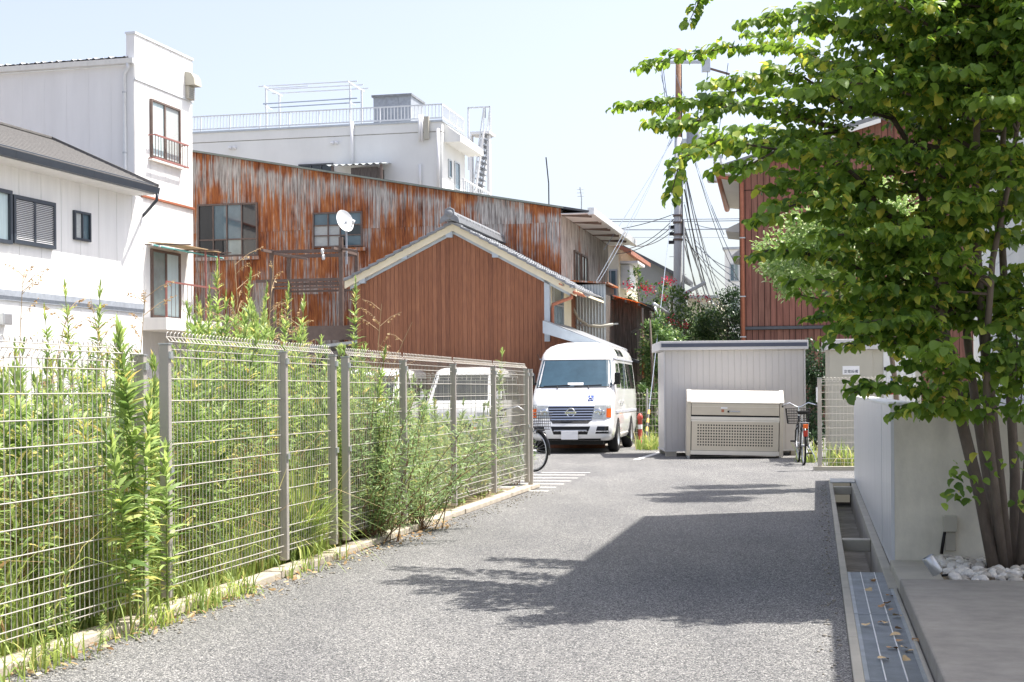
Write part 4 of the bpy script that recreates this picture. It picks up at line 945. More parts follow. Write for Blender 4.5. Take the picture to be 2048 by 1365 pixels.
for z in (gz-1.8, gz-3.4, gz-4.5): box('pipe_clip', 'alu', -0.0, 0.16, -0.15, -0.03, z-0.015, z+0.015, kb_)
for zz_, wz in ((5.75, 0.42), (5.0, 0.25)): MB().prism([(-wz, 1.5, zz_), (-0.004, 1.5, zz_-0.05), (-0.004, 1.5, zz_+0.25), (-wz, 1.5, zz_+0.06)], (0, 2.2, 0)).build('side_hood', 'render_grey', kb_)
MB().tube([(0.0, -0.1, 1.3), (-0.5, -0.2, 1.1), (-0.75, -0.2, 0.9)], 0.04, 8).build('stay_pipe', 'alu', kb_, True)
# ================================================================== vehicles
class Body:
    """lofted vehicle body: levels (z, front y, half width); front faces local -y"""
    def __init__(s, levels, yr, curv=0.16, rc=0.22, rr=0.12):
        s.L = levels; s.yr = yr; s.curv = curv; s.rc = rc; s.rr = rr
    def at(s, z):
        zs = [l[0] for l in s.L]; return float(np.interp(z, zs, [l[1] for l in s.L])), float(np.interp(z, zs, [l[2] for l in s.L]))
    def outline(s, z, nf=10, na=6, ns=6):
        yf, hw = s.at(z); rc = min(s.rc, hw*0.45); rr = min(s.rr, hw*0.4); c = s.curv; xs = hw - rc
        yc = yf + c*(xs/hw)**2; pts = []
        for i in range(nf): x = xs*i/nf; pts.append((x, yf + c*(x/hw)**2))
        for i in range(na+1):
            a = math.pi/2*i/na; pts.append((xs + rc*math.sin(a), yc + rc*(1-math.cos(a))))
        yr = s.yr - max(0, z-1.6)*0.18
        for i in range(1, ns): pts.append((hw, yc+rc + (yr-rr-yc-rc)*i/ns))
        for i in range(na+1):
            a = math.pi/2*i/na; pts.append((hw - rr*(1-math.cos(a)), yr - rr + rr*math.sin(a)))
        pts.append((0, yr)); return pts
    def front(s, x, z):
        yf, hw = s.at(z); rc = min(s.rc, hw*0.45); ax = min(abs(x), hw-1e-3); xs = hw-rc
        if ax <= xs: return yf + s.curv*(ax/hw)**2
        return yf + s.curv*(xs/hw)**2 + rc - math.sqrt(max(0, rc*rc-(ax-xs)**2))
    def mesh(s, name, m, par):
        rings = [s.outline(l[0]) for l in s.L]; n = len(rings[0]); vs = []; fs = []
        full = []
        for l, r in zip(s.L, rings):
            ring = [(x, y, l[0]) for x, y in r] + [(-x, y, l[0]) for x, y in r[::-1][1:-1]]
            vs += ring
        N = len(ring)
        for j in range(len(rings)-1):
            for i in range(N): fs.append((j*N+i, j*N+(i+1) % N, (j+1)*N+(i+1) % N, (j+1)*N+i))
        fs.append(tuple(range(N))[::-1]); fs.append(tuple(range((len(rings)-1)*N, len(rings)*N)))
        return MB().add(vs, fs).build(name, m, par, True)
    def fpatch(s, name, m, par, z0, z1, xa, xb, off=0.006, nx=10, nz=5):
        """patch on the front; xa, xb are functions of t in 0..1 (bottom to top) or numbers"""
        vs = []; fs = []; g = lambda v, t: v(t) if callable(v) else v
        rows = []
        for j in range(nz+1):
            t = j/nz; z = z0+(z1-z0)*t; row = []
            for i in range(nx+1):
                x = g(xa, t)+(g(xb, t)-g(xa, t))*i/nx; row.append((x, s.front(x, z), z))
            rows.append(row)
        mb = MB()
        for o_ in (-off, 0.015):
            mb.v += [(x, y+o_, z) for row in rows for x, y, z in row]
        W = nx+1; K = W*(nz+1)
        for j in range(nz):
            for i in range(nx): a = j*W+i; mb.f.append((a, a+1, a+W+1, a+W))
        rim = [i for i in range(W)] + [j*W+nx for j in range(1, nz+1)] + [nz*W+i for i in range(nx-1, -1, -1)] + [j*W for j in range(nz-1, 0, -1)]
        for a, b_ in zip(rim, rim[1:]+rim[:1]): mb.f.append((a, b_, b_+K, a+K))
        return mb.build(name, m, par)
    def spatch(s, name, m, par, side, z0, z1, ya, yb, off=0.005, nz=5, ny=2):
        mb = MB(); g = lambda v, t: v(t) if callable(v) else v
        for o_ in (off, -0.012):
            for j in range(nz+1):
                t = j/nz; z = z0+(z1-z0)*t; hw = s.at(z)[1]
                for i in range(ny+1): mb.v.append((side*(hw+o_), g(ya, t)+(g(yb, t)-g(ya, t))*i/ny, z))
        W = ny+1; K = W*(nz+1)
        for j in range(nz):
            for i in range(ny): a = j*W+i; mb.f.append((a, a+1, a+W+1, a+W))
        rim = [i for i in range(W)] + [j*W+ny for j in range(1, nz+1)] + [nz*W+i for i in range(ny-1, -1, -1)] + [j*W for j in range(nz-1, 0, -1)]
        for a, b_ in zip(rim, rim[1:]+rim[:1]): mb.f.append((a, b_, b_+K, a+K))
        return mb.build(name, m, par)
def wheel(par, x, y, r=0.33, wd=0.19, side=1):
    s = side
    w_ = MB().lathe([(r*0.62, -wd/2), (r*0.92, -wd/2), (r, -wd/2+0.03), (r, wd/2-0.03), (r*0.92, wd/2), (r*0.62, wd/2)], (x, y, r), 'x', 28).build('wheel', 'rubber', par, True)
    prof = [(0, wd/2-0.045), (r*0.2, wd/2-0.03), (r*0.45, wd/2-0.06), (r*0.55, wd/2-0.02), (r*0.63, wd/2-0.004)]
    MB().lathe([(a, b_*s) for a, b_ in prof], (x, y, r), 'x', 24).build('rim', 'alu', w_, True)
    MB().lathe([(0.0, (wd/2-0.02)*s), (0.05, (wd/2-0.02)*s), (0.06, (wd/2-0.05)*s)], (x, y, r), 'x', 12).build('hub_cap', 'alu', w_, True)
    for k in range(8):
        a = k*math.pi/4; c0 = Vector((x+(wd/2-0.045)*s, y+math.cos(a)*r*0.32, r+math.sin(a)*r*0.32))
        MB().box(c0.x-0.006, c0.x+0.006, c0.y-0.02, c0.y+0.02, c0.z-0.02, c0.z+0.02).build('vent_hole', 'black', w_)
VA = R(10.6)
c0 = gnd(1141, 908)
van = thing('white_van', 'white high-roof van with chrome grille and blue wheelchair badge', 'van', (c0.x, c0.y, 0), VA)
B = Body([(0.26, 0.06, 0.76), (0.32, 0.0, 0.81), (0.45, -0.03, 0.835), (0.60, 0.0, 0.845), (0.66, 0.05, 0.845), (0.95, 0.14, 0.845), (1.10, 0.24, 0.845), (1.28, 0.42, 0.835), (1.36, 0.50, 0.825),
          (1.60, 0.68, 0.80), (1.88, 0.90, 0.765), (1.93, 0.93, 0.765), (2.02, 1.0, 0.745), (2.11, 1.10, 0.695), (2.18, 1.22, 0.62), (2.235, 1.38, 0.51), (2.275, 1.62, 0.34), (2.29, 1.9, 0.12)], 4.75, 0.10, 0.20, 0.14)
B.mesh('body', 'van_white', van)
B.fpatch('windscreen', 'windscreen', van, 1.345, 1.885, lambda t: -0.775+0.07*t, lambda t: 0.775-0.07*t, 0.006, 16, 6)
for nm, z0, z1 in (('windscreen_seal', 1.32, 1.345), ('windscreen_seal', 1.885, 1.90)): B.fpatch(nm, 'black', van, z0, z1, -0.77 if z0 < 1.5 else -0.70, 0.77 if z0 < 1.5 else 0.70, 0.008, 16, 1)
B.fpatch('cowl', 'van_grey', van, 1.285, 1.32, -0.74, 0.74, 0.004, 14, 1)
B.fpatch('dashboard_card', 'sign_white', van, 1.375, 1.425, -0.12, 0.20, 0.009, 4, 1)
# grille
gr_ = B.fpatch('grille', 'black', van, 0.66, 0.955, lambda t: -0.42-0.05*t, lambda t: 0.42+0.05*t, 0.004, 12, 4)
for k in range(6):
    z = 0.675+k*0.052; t_ = (z-0.66)/0.295; B.fpatch('grille_bar', 'chrome', gr_, z, z+0.022, -0.42-0.05*t_, 0.42+0.05*t_, 0.016, 12, 1)
y_ = B.front(0, 0.82) - 0.025
em = MB().lathe([(0.072, 0.0), (0.085, -0.008), (0.098, 0.0), (0.085, 0.008), (0.072, 0.0)], (0, y_, 0.82), 'y', 28).build('emblem', 'chrome', gr_, True)
box('emblem_bar', 'chrome', -0.115, 0.115, y_-0.012, y_, 0.80, 0.84, em, bev=0.004)
B.fpatch('grille_lip', 'black', van, 0.605, 0.655, lambda t: -0.36-0.04*t, lambda t: 0.36+0.04*t, 0.006, 10, 1)
# head lamps
for s in (-1, 1):
    a, b_ = (0.455, 0.838) if s > 0 else (-0.838, -0.455)
    hl = B.fpatch('headlight', 'lens', van, 0.70, 0.965, (lambda t: 0.42+0.06*t) if s > 0 else -0.70, 0.70 if s > 0 else (lambda t: -0.42-0.06*t), 0.010, 8, 4)
    B.fpatch('indicator', 'amber', hl, 0.72, 0.90, 0.712 if s > 0 else -0.80, 0.80 if s > 0 else -0.712, 0.012, 4, 2)
    B.fpatch('lens_top', 'lens', hl, 0.905, 0.985, 0.712 if s > 0 else -0.80, 0.80 if s > 0 else -0.712, 0.011, 4, 2)
    for cx_, rr_ in ((0.54, 0.085), (0.635, 0.05)):
        MB().lathe([(0, 0.0), (rr_*0.5, -0.012), (rr_, -0.004), (rr_*1.05, 0.004)], (s*cx_, B.front(cx_, 0.82)-0.012, 0.815), 'y', 18).build('reflector', 'chrome', hl, True)
    B.fpatch('fog_lamp', 'black_gloss', van, 0.40, 0.545, (lambda t: 0.50+0.04*t) if s > 0 else -0.76, 0.76 if s > 0 else (lambda t: -0.50-0.04*t), 0.005, 6, 2)
    B.fpatch('bumper_corner', 'van_white', van, 0.31, 0.36, 0.62 if s > 0 else -0.80, 0.80 if s > 0 else -0.62, 0.02, 6, 2)
B.fpatch('lower_intake', 'black', van, 0.385, 0.545, lambda t: -0.34-0.06*t, lambda t: 0.34+0.06*t, 0.005, 10, 2)
B.fpatch('intake_bar', 'van_grey', van, 0.455, 0.475, -0.33, 0.33, 0.010, 10, 1)
y_ = B.front(0, 0.34) - 0.03
pl = box('number_plate', 'sign_white', -0.18, 0.16, y_-0.012, y_, 0.285, 0.455, van, bev=0.004, label='blank white number plate')
B.fpatch('under_bumper', 'black', van, 0.262, 0.30, -0.6, 0.6, 0.003, 8, 1)
# wheelchair badge
y_ = lambda x, z: B.front(x, z) - 0.008
bx_, bz_ = 0.385, 1.11
bdg = B.fpatch('wheelchair_badge', 'sign_blue', van, bz_-0.055, bz_+0.055, bx_-0.055, bx_+0.055, 0.006, 2, 2)
def bp(u, v): x = bx_+u; z = bz_+v; return Vector((x, B.front(x, z)-0.012, z))
gl = MB(); gl.tube([bp(-0.012, 0.04), bp(-0.006, 0.0), bp(0.022, 0.0), bp(0.034, -0.035)], 0.006, 6)
gl.tube([bp(-0.016+0.028*math.cos(a), -0.014+0.028*math.sin(a)) for a in np.linspace(1.9, 5.9, 10)], 0.005, 6)
gl.tube([bp(-0.014, 0.044), bp(-0.010, 0.044)], 0.010, 8); gl.tube([bp(-0.008, 0.018), bp(0.014, 0.018)], 0.005, 6)
gl.build('wheelchair_symbol', 'sign_white', bdg)
# side glass, mirrors, trims
for s in (-1, 1):
    B.spatch('door_window', 'glass_dark', van, s, 1.32, 1.82, lambda t: 0.92+0.28*t, 1.62)
    B.spatch('side_window', 'glass_dark', van, s, 1.30, 1.84, 1.78, 2.85); B.spatch('side_window', 'glass_dark', van, s, 1.30, 1.84, 2.98, 4.45)
    for y0, y1 in ((1.75, 2.25), (2.35, 2.85)): B.spatch('roof_window', 'glass_dark', van, s, 1.99, 2.13, y0, y1, 0.006, 3)
    B.spatch('drip_rail', 'van_grey', van, s, 1.905, 1.93, 1.0, 4.6, 0.012, 1)
    B.spatch('side_moulding', 'van_grey', van, s, 0.80, 0.85, 0.62, 4.6, 0.014, 1)
    B.spatch('door_seam', 'black', van, s, 0.45, 1.86, 1.685, 1.695, 0.0015, 3, 1); B.spatch('door_seam', 'black', van, s, 0.45, 1.86, 2.91, 2.92, 0.0015, 3, 1)
    B.spatch('door_handle', 'van_white', van, s, 1.0, 1.05, 1.45, 1.62, 0.035, 1); B.spatch('door_handle', 'van_white', van, s, 1.0, 1.05, 1.78, 1.95, 0.035, 1)
    mr_ = MB().box(s*0.88-0.06, s*0.88+0.06, 0.60, 0.70, 1.38, 1.62).build('mirror', 'black_gloss', van, bev=0.02)
    MB().bar((s*0.80, 0.72, 1.40), (s*0.87, 0.66, 1.42), 0.03, 0.05).build('mirror_arm', 'black', mr_)
    for y in (1.02, 3.55):
        B.spatch('wheel_arch', 'black', van, s, 0.27, 0.70, lambda t, y=y: y-0.40*math.sqrt(max(0.05, 1-t*t*0.95)), lambda t, y=y: y+0.40*math.sqrt(max(0.05, 1-t*t*0.95)), 0.003, 6)
        wheel(van, s*0.755, y, 0.325, 0.20, s)
    B.spatch('sill', 'van_white', van, s, 0.27, 0.36, 1.5, 3.1, 0.02, 1)
for x0 in (-0.62, 0.02):
    p0 = Vector((x0+0.30, B.front(x0+0.3, 1.30)-0.02, 1.30)); p1 = Vector((x0+0.0, B.front(x0, 1.36)-0.014, 1.355)); p2 = Vector((x0+0.55, B.front(x0+0.55, 1.375)-0.014, 1.375))
    MB().tube([p1, Vector((x0+0.28, B.front(x0+.28, 1.365)-0.014, 1.362)), p2], 0.011, 6).build('wiper', 'black', van); MB().tube([p0, p1.lerp(p2, 0.5)], 0.010, 6).build('wiper_arm', 'black', van)
box('underbody', 'black', -0.62, 0.62, 0.30, 4.4, 0.17, 0.262, van)
MB().tube([(-0.78, 1.0, 1.93), (-0.82, 0.99, 2.02)], 0.006, 5).build('aerial', 'black', van)
# small white vans behind the weeds
def small_van(px, D, label):
    g_ = at(px, 800, D); t = thing('small_white_van', label, 'van', (g_.x, g_.y, 0), VA, 'small white vans behind the fence')
    S = Body([(0.24, 0.05, 0.68), (0.32, 0.0, 0.72), (0.60, 0.0, 0.735), (0.85, 0.06, 0.735), (1.0, 0.16, 0.73), (1.06, 0.26, 0.725), (1.62, 0.72, 0.64), (1.70, 0.80, 0.62), (1.755, 0.95, 0.52), (1.775, 1.2, 0.30)], 3.35, 0.08, 0.16, 0.12)
    S.mesh('body', 'van_white', t)
    S.fpatch('windscreen', 'glass_dark', t, 1.09, 1.61, lambda t_: -0.67+0.08*t_, lambda t_: 0.67-0.08*t_, 0.006, 12, 4)
    S.fpatch('grille', 'black', t, 0.50, 0.62, -0.30, 0.30, 0.005, 6, 1); S.fpatch('lower_intake', 'black', t, 0.30, 0.38, -0.40, 0.40, 0.005, 6, 1)
    for s in (-1, 1):
        S.fpatch('headlight', 'lens', t, 0.66, 0.84, 0.42 if s > 0 else -0.68, 0.68 if s > 0 else -0.42, 0.008, 6, 2)
        S.spatch('side_window', 'glass_dark', t, s, 1.08, 1.56, lambda t_: 0.5+0.3*t_, 1.45); S.spatch('side_window', 'glass_dark', t, s, 1.08, 1.56, 1.55, 3.1)
        mm = MB().box(s*0.80-0.05, s*0.80+0.05, 0.42, 0.50, 1.10, 1.27).build('mirror', 'van_white', t, bev=0.015)
        MB().bar((s*0.70, 0.50, 1.12), (s*0.79, 0.46, 1.14), 0.03, 0.04).build('mirror_arm', 'black', mm)
        for y in (0.55, 2.75): wheel(t, s*0.66, y, 0.27, 0.15, s)
    box('number_plate', 'sign_white', -0.165, 0.165, -0.03, -0.012, 0.38, 0.50, t)
small_van(912, 30.2, 'small white van beside the high-roof van, seen through the mesh fence')
small_van(722, 30.8, 'small white van whose roof peeps over weeds below the brown gable wall')

# ================================================================== bicycles
def bicycle(loc, ang, label, basket='black', frame='black_gloss', sc=1.0):
    t = thing('bicycle', label, 'bicycle', loc, ang); t.scale = (sc,)*3
    r = 0.325
    for x, nm in ((-0.53, 'rear_wheel'), (0.53, 'front_wheel')):
        ty = MB().lathe([(r-0.02, -0.015), (r-0.004, -0.018), (r, 0), (r-0.004, 0.018), (r-0.02, 0.015), (r-0.02, -0.015)], (x, 0, r), 'y', 40).build(nm, 'rubber', t, True)
        MB().lathe([(r-0.045, -0.010), (r-0.021, -0.013), (r-0.021, 0.013), (r-0.045, 0.010), (r-0.045, -0.010)], (x, 0, r), 'y', 40).build('rim', 'alu', ty, True)
        MB().lathe([(0, -0.04), (0.02, -0.04), (0.02, 0.04), (0, 0.04)], (x, 0, r), 'y', 12).build('hub', 'alu', ty)
        m = MB()
        for k in range(28):
            a = 2*math.pi*k/28; m.tube([(x+0.018*math.cos(a+0.9), 0.03*(-1)**k, r+0.018*math.sin(a+0.9)), (x+(r-0.045)*math.cos(a), 0, r+(r-0.045)*math.sin(a))], 0.0012, 3, caps=False)
        m.build('spokes', 'alu', ty, kind='stuff')
        mg = []
        for k in range(12):
            a = R(20+k*14) if x < 0 else R(-10+k*13); mg.append((x+(r+0.025)*math.cos(a), 0, r+(r+0.025)*math.sin(a)))
        MB().tube(mg, 0.022, 6).build('mudguard', 'black_gloss' , t, True)
    bb = (-0.10, 0, 0.28); st_ = (-0.22, 0, 0.72); hd_ = (0.36, 0, 0.80); hb = (0.40, 0, 0.62)
    m = MB(); m.tube([bb, st_], 0.016, 8); m.tube([bb, (0.15, 0, 0.38), hb], 0.02, 8); m.tube([hb, hd_], 0.02, 8); m.tube([(-0.19, 0, 0.60), (0.2, 0, 0.56), (0.38, 0, 0.68)], 0.014, 8)
    for s in (-1, 1): m.tube([bb, (-0.53, s*0.06, r)], 0.010, 6); m.tube([st_, (-0.53, s*0.06, r)], 0.009, 6); m.tube([hb, (0.45, s*0.05, 0.55), (0.53, s*0.05, r)], 0.012, 6)
    m.build('frame', frame, t, True)
    MB().tube([st_, (-0.25, 0, 0.84)], 0.013, 8).build('seat_post', 'chrome', t)
    MB().add([(-0.42, -0.10, 0.89), (-0.42, 0.10, 0.89), (-0.27, 0.08, 0.88), (-0.10, 0.025, 0.88), (-0.10, -0.025, 0.88), (-0.27, -0.08, 0.88),
              (-0.40, -0.08, 0.83), (-0.40, 0.08, 0.83), (-0.27, 0.05, 0.83), (-0.12, 0.02, 0.845), (-0.12, -0.02, 0.845), (-0.27, -0.05, 0.83)],
             [(0,1,2,3,4,5), (11,10,9,8,7,6), (0,6,7,1), (1,7,8,2), (2,8,9,3), (3,9,10,4), (4,10,11,5), (5,11,6,0)]).build('saddle', 'black', t, bev=0.012)
    hbm = MB().tube([(0.12, -0.29, 0.96), (0.22, -0.28, 0.98), (0.34, -0.16, 1.02), (0.37, -0.04, 0.95), (0.37, 0.04, 0.95), (0.34, 0.16, 1.02), (0.22, 0.28, 0.98), (0.12, 0.29, 0.96)], 0.012, 8).build('handlebar', 'chrome', t, True)
    MB().tube([hd_, (0.37, 0, 0.95)], 0.013, 8).build('stem', 'chrome', t)
    for s in (-1, 1): MB().tube([(0.10, s*0.292, 0.957), (0.22, s*0.281, 0.98)], 0.017, 8).build('grip', 'black', hbm)
    # basket
    m = MB(); x0, x1, y0, z0, z1 = 0.44, 0.72, 0.17, 0.66, 0.92
    for k in range(7):
        z = z0+(z1-z0)*k/6; e = 0.03*k/6; m.tube([(x0-e, -y0-e, z), (x1+e, -y0-e, z), (x1+e, y0+e, z), (x0-e, y0+e, z), (x0-e, -y0-e, z)], 0.004, 4)
    for k in range(9):
        u = k/8
        for sgn in (-1, 1):
            m.tube([(x0+(x1-x0)*u, sgn*y0, z0), (x0+(x1-x0)*u, sgn*(y0+0.03), z1)], 0.003, 4)
        m.tube([(x1, -y0+2*y0*u, z0), (x1+0.03, -y0+2*y0*u, z1)], 0.003, 4); m.tube([(x0, -y0+2*y0*u, z0), (x0-0.03, -y0+2*y0*u, z1)], 0.003, 4)
        m.tube([(x0, -y0+2*y0*u, z0), (x1, -y0+2*y0*u, z0)], 0.003, 4)
    m.build('basket', basket, t)
    rk = MB(); 
    for s in (-1, 1): rk.tube([(-0.28, s*0.06, 0.70), (-0.72, s*0.07, 0.70)], 0.006, 5); rk.tube([(-0.62, s*0.07, 0.70), (-0.53, s*0.07, r)], 0.005, 5)
    for k in range(4): rk.tube([(-0.35-k*0.11, -0.065, 0.70), (-0.35-k*0.11, 0.065, 0.70)], 0.005, 5)
    rk.build('rear_rack', 'chrome', t)
    rl_ = box('rear_reflector', 'red_lens', -0.90, -0.86, -0.035, 0.035, 0.48, 0.58, t, bev=0.008); box('reflector_amber', 'amber', -0.905, -0.87, -0.04, 0.04, 0.61, 0.68, rl_, bev=0.006)
    MB().lathe([(0, -0.02), (0.035, -0.02), (0.04, 0.02), (0, 0.02)], (0.60, 0, 0.62), 'x', 14).build('head_lamp', 'chrome', t)
    cr_ = MB().lathe([(0.07, 0.045), (0.085, 0.045), (0.085, 0.052), (0.07, 0.052)], (-0.10, 0, 0.28), 'y', 24).build('crank_set', 'chrome', t)
    for s, a in ((1, 0.6), (-1, 0.6+math.pi)):
        e = Vector((-0.10+0.17*math.cos(a), s*0.08, 0.28+0.17*math.sin(a))); MB().bar((-0.10, s*0.07, 0.28), e, 0.02, 0.012).build('crank', 'chrome', cr_); MB().box(e.x-0.045, e.x+0.045, e.y-0.0+min(0, s*0.09), e.y+max(0, s*0.09), e.z-0.012, e.z+0.012).build('pedal', 'black', cr_)
    box('chain_case', 'black_gloss', -0.56, -0.02, 0.055, 0.066, 0.25, 0.35, t, bev=0.004)
    MB().tube([(-0.53, -0.08, 0.32), (-0.60, -0.16, 0.16), (-0.58, -0.2, 0.008)], 0.008, 6).build('kick_stand', 'chrome', t)
    return t
g = gnd(1068, 944); f_ang = R(48)
d = Vector((math.cos(f_ang), -math.sin(f_ang), 0))
P = Vector((g.x, g.y, 0)) - d*0.53
bicycle((P.x, P.y, 0), f_ang, 'black city bicycle with front basket parked at the end of the mesh fence')
g = gnd(1607, 930); f_ang = R(-84); d = Vector((math.cos(f_ang), -math.sin(f_ang), 0)); P = Vector((g.x, g.y, 0)) + d*0.45
bicycle((P.x, P.y, 0), f_ang, 'bicycle with red rear reflector standing between the beige bin and the small mesh fence')

# ================================================================== storage shed
S0 = at(1331, 800, 28.4); SH = Frame(S0, R(1.0))
sh = thing('storage_shed', 'grey sheet-metal storage shed with navy roof stripe', 'shed', (S0.x, S0.y, 0), R(1.0))
xw = SH.front(1608, 800)[0]; zt = SH.front(1470, 700)[1]; z0 = 0.12
n = 22
for k in range(n):
    x0 = xw*k/n; x1 = xw*(k+1)/n
    MB().prism([(x0+0.003, 0, z0), (x1-0.003, 0, z0), (x1-0.003, -0.004, z0), (x1-0.012, -0.007, z0), (x0+0.012, -0.007, z0), (x0+0.003, -0.004, z0)], (0, 0, zt-z0)).build('wall_panel', 'shed_panel', sh)
box('corner_post', 'shed_trim', -0.03, -0.002, -0.02, 0.04, z0, zt, sh); box('corner_post', 'shed_trim', xw+0.002, xw+0.03, -0.02, 0.04, z0, zt, sh)
box('core', 'shed_panel', 0.0, xw, 0.001, 1.7, z0, zt-0.01, sh)
z2 = SH.front(1470, 682)[1]
fr = box('roof_fascia', 'shed_trim', -0.11, xw+0.07, -0.12, 1.85, zt, z2, sh, bev=0.006)
box('stripe', 'shed_navy', -0.08, xw+0.045, -0.126, -0.1205, zt+0.055, z2-0.045, fr)
box('base_rail', 'shed_trim', -0.02, xw+0.02, -0.01, 1.7, z0-0.03, z0, sh)
for x in (0.05, xw/2, xw-0.2): box('block', 'concrete', x-0.05, x+0.15, 0.0, 0.2, 0, z0-0.03, sh); box('block', 'concrete', x-0.05, x+0.15, 1.4, 1.6, 0, z0-0.03, sh)

# ================================================================== garbage bin
bl0 = gnd(1373, 918); br0 = gnd(1566, 927)
bn = thing('garbage_bin', 'beige steel garbage storage bin with punched front panel and pale lid', 'bin', (bl0.x, bl0.y, 0), R(5))
BN = Frame(bl0, R(5)); xw = BN.front(1566, 900)[0]
tl = Matrix.Rotation(R(1.3), 4, 'Y')
def bb(name, m, x0, x1, y0, y1, za, zb_, par, bev=0.004):
    mb = MB().box(x0, x1, y0, y1, za, zb_); rotm(mb, Matrix.Translation((0, 0, 0.06)) @ tl); return mb.build(name, m, par, bev=bev)
def bprism(name, m, pts, dvec, par):
    mb = MB().prism(pts, dvec); rotm(mb, Matrix.Translation((0, 0, 0.06)) @ tl); return mb.build(name, m, par)
hb_, hm, ht, dp_ = 0.0, 0.98, 1.18, 0.75
for x0, x1 in ((0.0, 0.07), (xw-0.07, xw)):
    bprism('side_frame', 'bin_beige', [(x0, -0.02, hb_), (x0, -0.02, hm), (x0, 0.22, ht), (x0, dp_, ht+0.02), (x0, dp_, hb_)], (x1-x0, 0, 0), bn)
lid = bprism('lid', 'bin_light', [(0.072, -0.03, hm-0.02), (0.072, -0.035, hm), (0.072, 0.21, ht+0.015), (0.072, 0.21, ht-0.01)], (xw-0.144, 0, 0), bn)
bprism('lid_edge', 'bin_light', [(-0.003, -0.04, hm-0.01), (-0.003, -0.04, hm+0.012), (-0.003, 0.215, ht+0.03), (-0.003, 0.215, ht+0.005)], (0.073, 0, 0), bn)
bprism('lid_edge', 'bin_light', [(xw-0.07, -0.04, hm-0.01), (xw-0.07, -0.04, hm+0.012), (xw-0.07, 0.215, ht+0.03), (xw-0.07, 0.215, ht+0.005)], (0.073, 0, 0), bn)
for k in range(3): bprism('lid_rib', 'bin_beige', [(0.075, 0.02+k*0.06, hm+0.038+k*0.051), (0.075, 0.026+k*0.06, hm+0.043+k*0.051), (0.075, 0.026+k*0.06, hm+0.047+k*0.051), (0.075, 0.02+k*0.06, hm+0.042+k*0.051)], (xw-0.15, 0, 0), lid)
bb('top_plate', 'bin_light', 0.072, xw-0.072, 0.212, dp_, ht-0.0, ht+0.02, bn)
fd = bb('upper_door', 'bin_beige', 0.08, xw-0.08, -0.028, -0.01, 0.745, hm-0.025, bn)
bb('door_step', 'bin_light', 0.08, xw-0.08, -0.033, -0.029, hm-0.085, hm-0.078, fd)
hx = xw*0.47
bb('handle', 'chrome', hx-0.06, hx+0.14, -0.06, -0.04, 0.80, 0.825, fd); bb('handle_mount', 'black', hx-0.09, hx-0.05, -0.045, -0.029, 0.795, 0.83, fd); bb('handle_mount', 'bin_light', hx+0.10, hx+0.12, -0.04, -0.029, 0.80, 0.825, fd)
bb('lock', 'copper_pipe', hx-0.20, hx-0.15, -0.033, -0.029, 0.80, 0.85, fd); bb('lock_label', 'sign_white', hx-0.21, hx-0.09, -0.031, -0.029, 0.865, 0.89, fd)
bb('cross_rail', 'bin_light', 0.072, xw-0.072, -0.03, 0.0, 0.655, 0.715, bn); bb('door_gap', 'black', 0.08, xw-0.08, -0.008, 0.0, 0.715, 0.745, bn)
# punched panel with real square holes
px0, px1, pz0, pz1 = 0.085, xw-0.085, 0.10, 0.65
nx, nz = 29, 8; mx0, mx1, mz0, mz1 = px0+0.12, px1-0.12, pz0+0.10, pz1-0.09; hs = 0.013
m = MB(); cx_ = [mx0+(mx1-mx0)*i/(nx-1) for i in range(nx)]; cz_ = [mz0+(mz1-mz0)*j/(nz-1) for j in range(nz)]
xs = [px0] + [v for c in cx_ for v in (c-hs, c+hs)] + [px1]; zs = [pz0] + [v for c in cz_ for v in (c-hs, c+hs)] + [pz1]
W = len(xs); vs = [(x, -0.025, z) for z in zs for x in xs] + [(x, -0.012, z) for z in zs for x in xs]; K = W*len(zs); fs = []
for j in range(len(zs)-1):
    for i in range(W-1):
        a = j*W+i
        if i % 2 == 1 and j % 2 == 1:
            for p_, q_ in ((a, a+1), (a+1, a+W+1), (a+W+1, a+W), (a+W, a)): fs.append((p_, q_, q_+K, p_+K))
        else: fs += [(a, a+1, a+W+1, a+W), (a+K, a+W+K, a+W+1+K, a+1+K)]
m.add(vs, fs); rotm(m, Matrix.Translation((0, 0, 0.06)) @ tl); m.build('punched_panel', 'bin_beige', bn)
bb('panel_frame', 'bin_light', 0.075, xw-0.075, -0.031, -0.026, 0.625, 0.652, bn); bb('bottom_rail', 'bin_light', 0.072, xw-0.072, -0.03, 0.0, 0.02, 0.095, bn)
bb('inner_back', 'black', 0.08, xw-0.08, 0.3, dp_-0.01, 0.05, 0.9, bn); bb('rear_panel', 'bin_beige', 0.0, xw, dp_, dp_+0.02, 0, ht+0.01, bn)
for x in (0.04, xw-0.05):
    for y in (0.04, dp_-0.06): MB().tube([(x, y, 0), (x, y, 0.1)], 0.022, 8).build('foot', 'alu', bn)

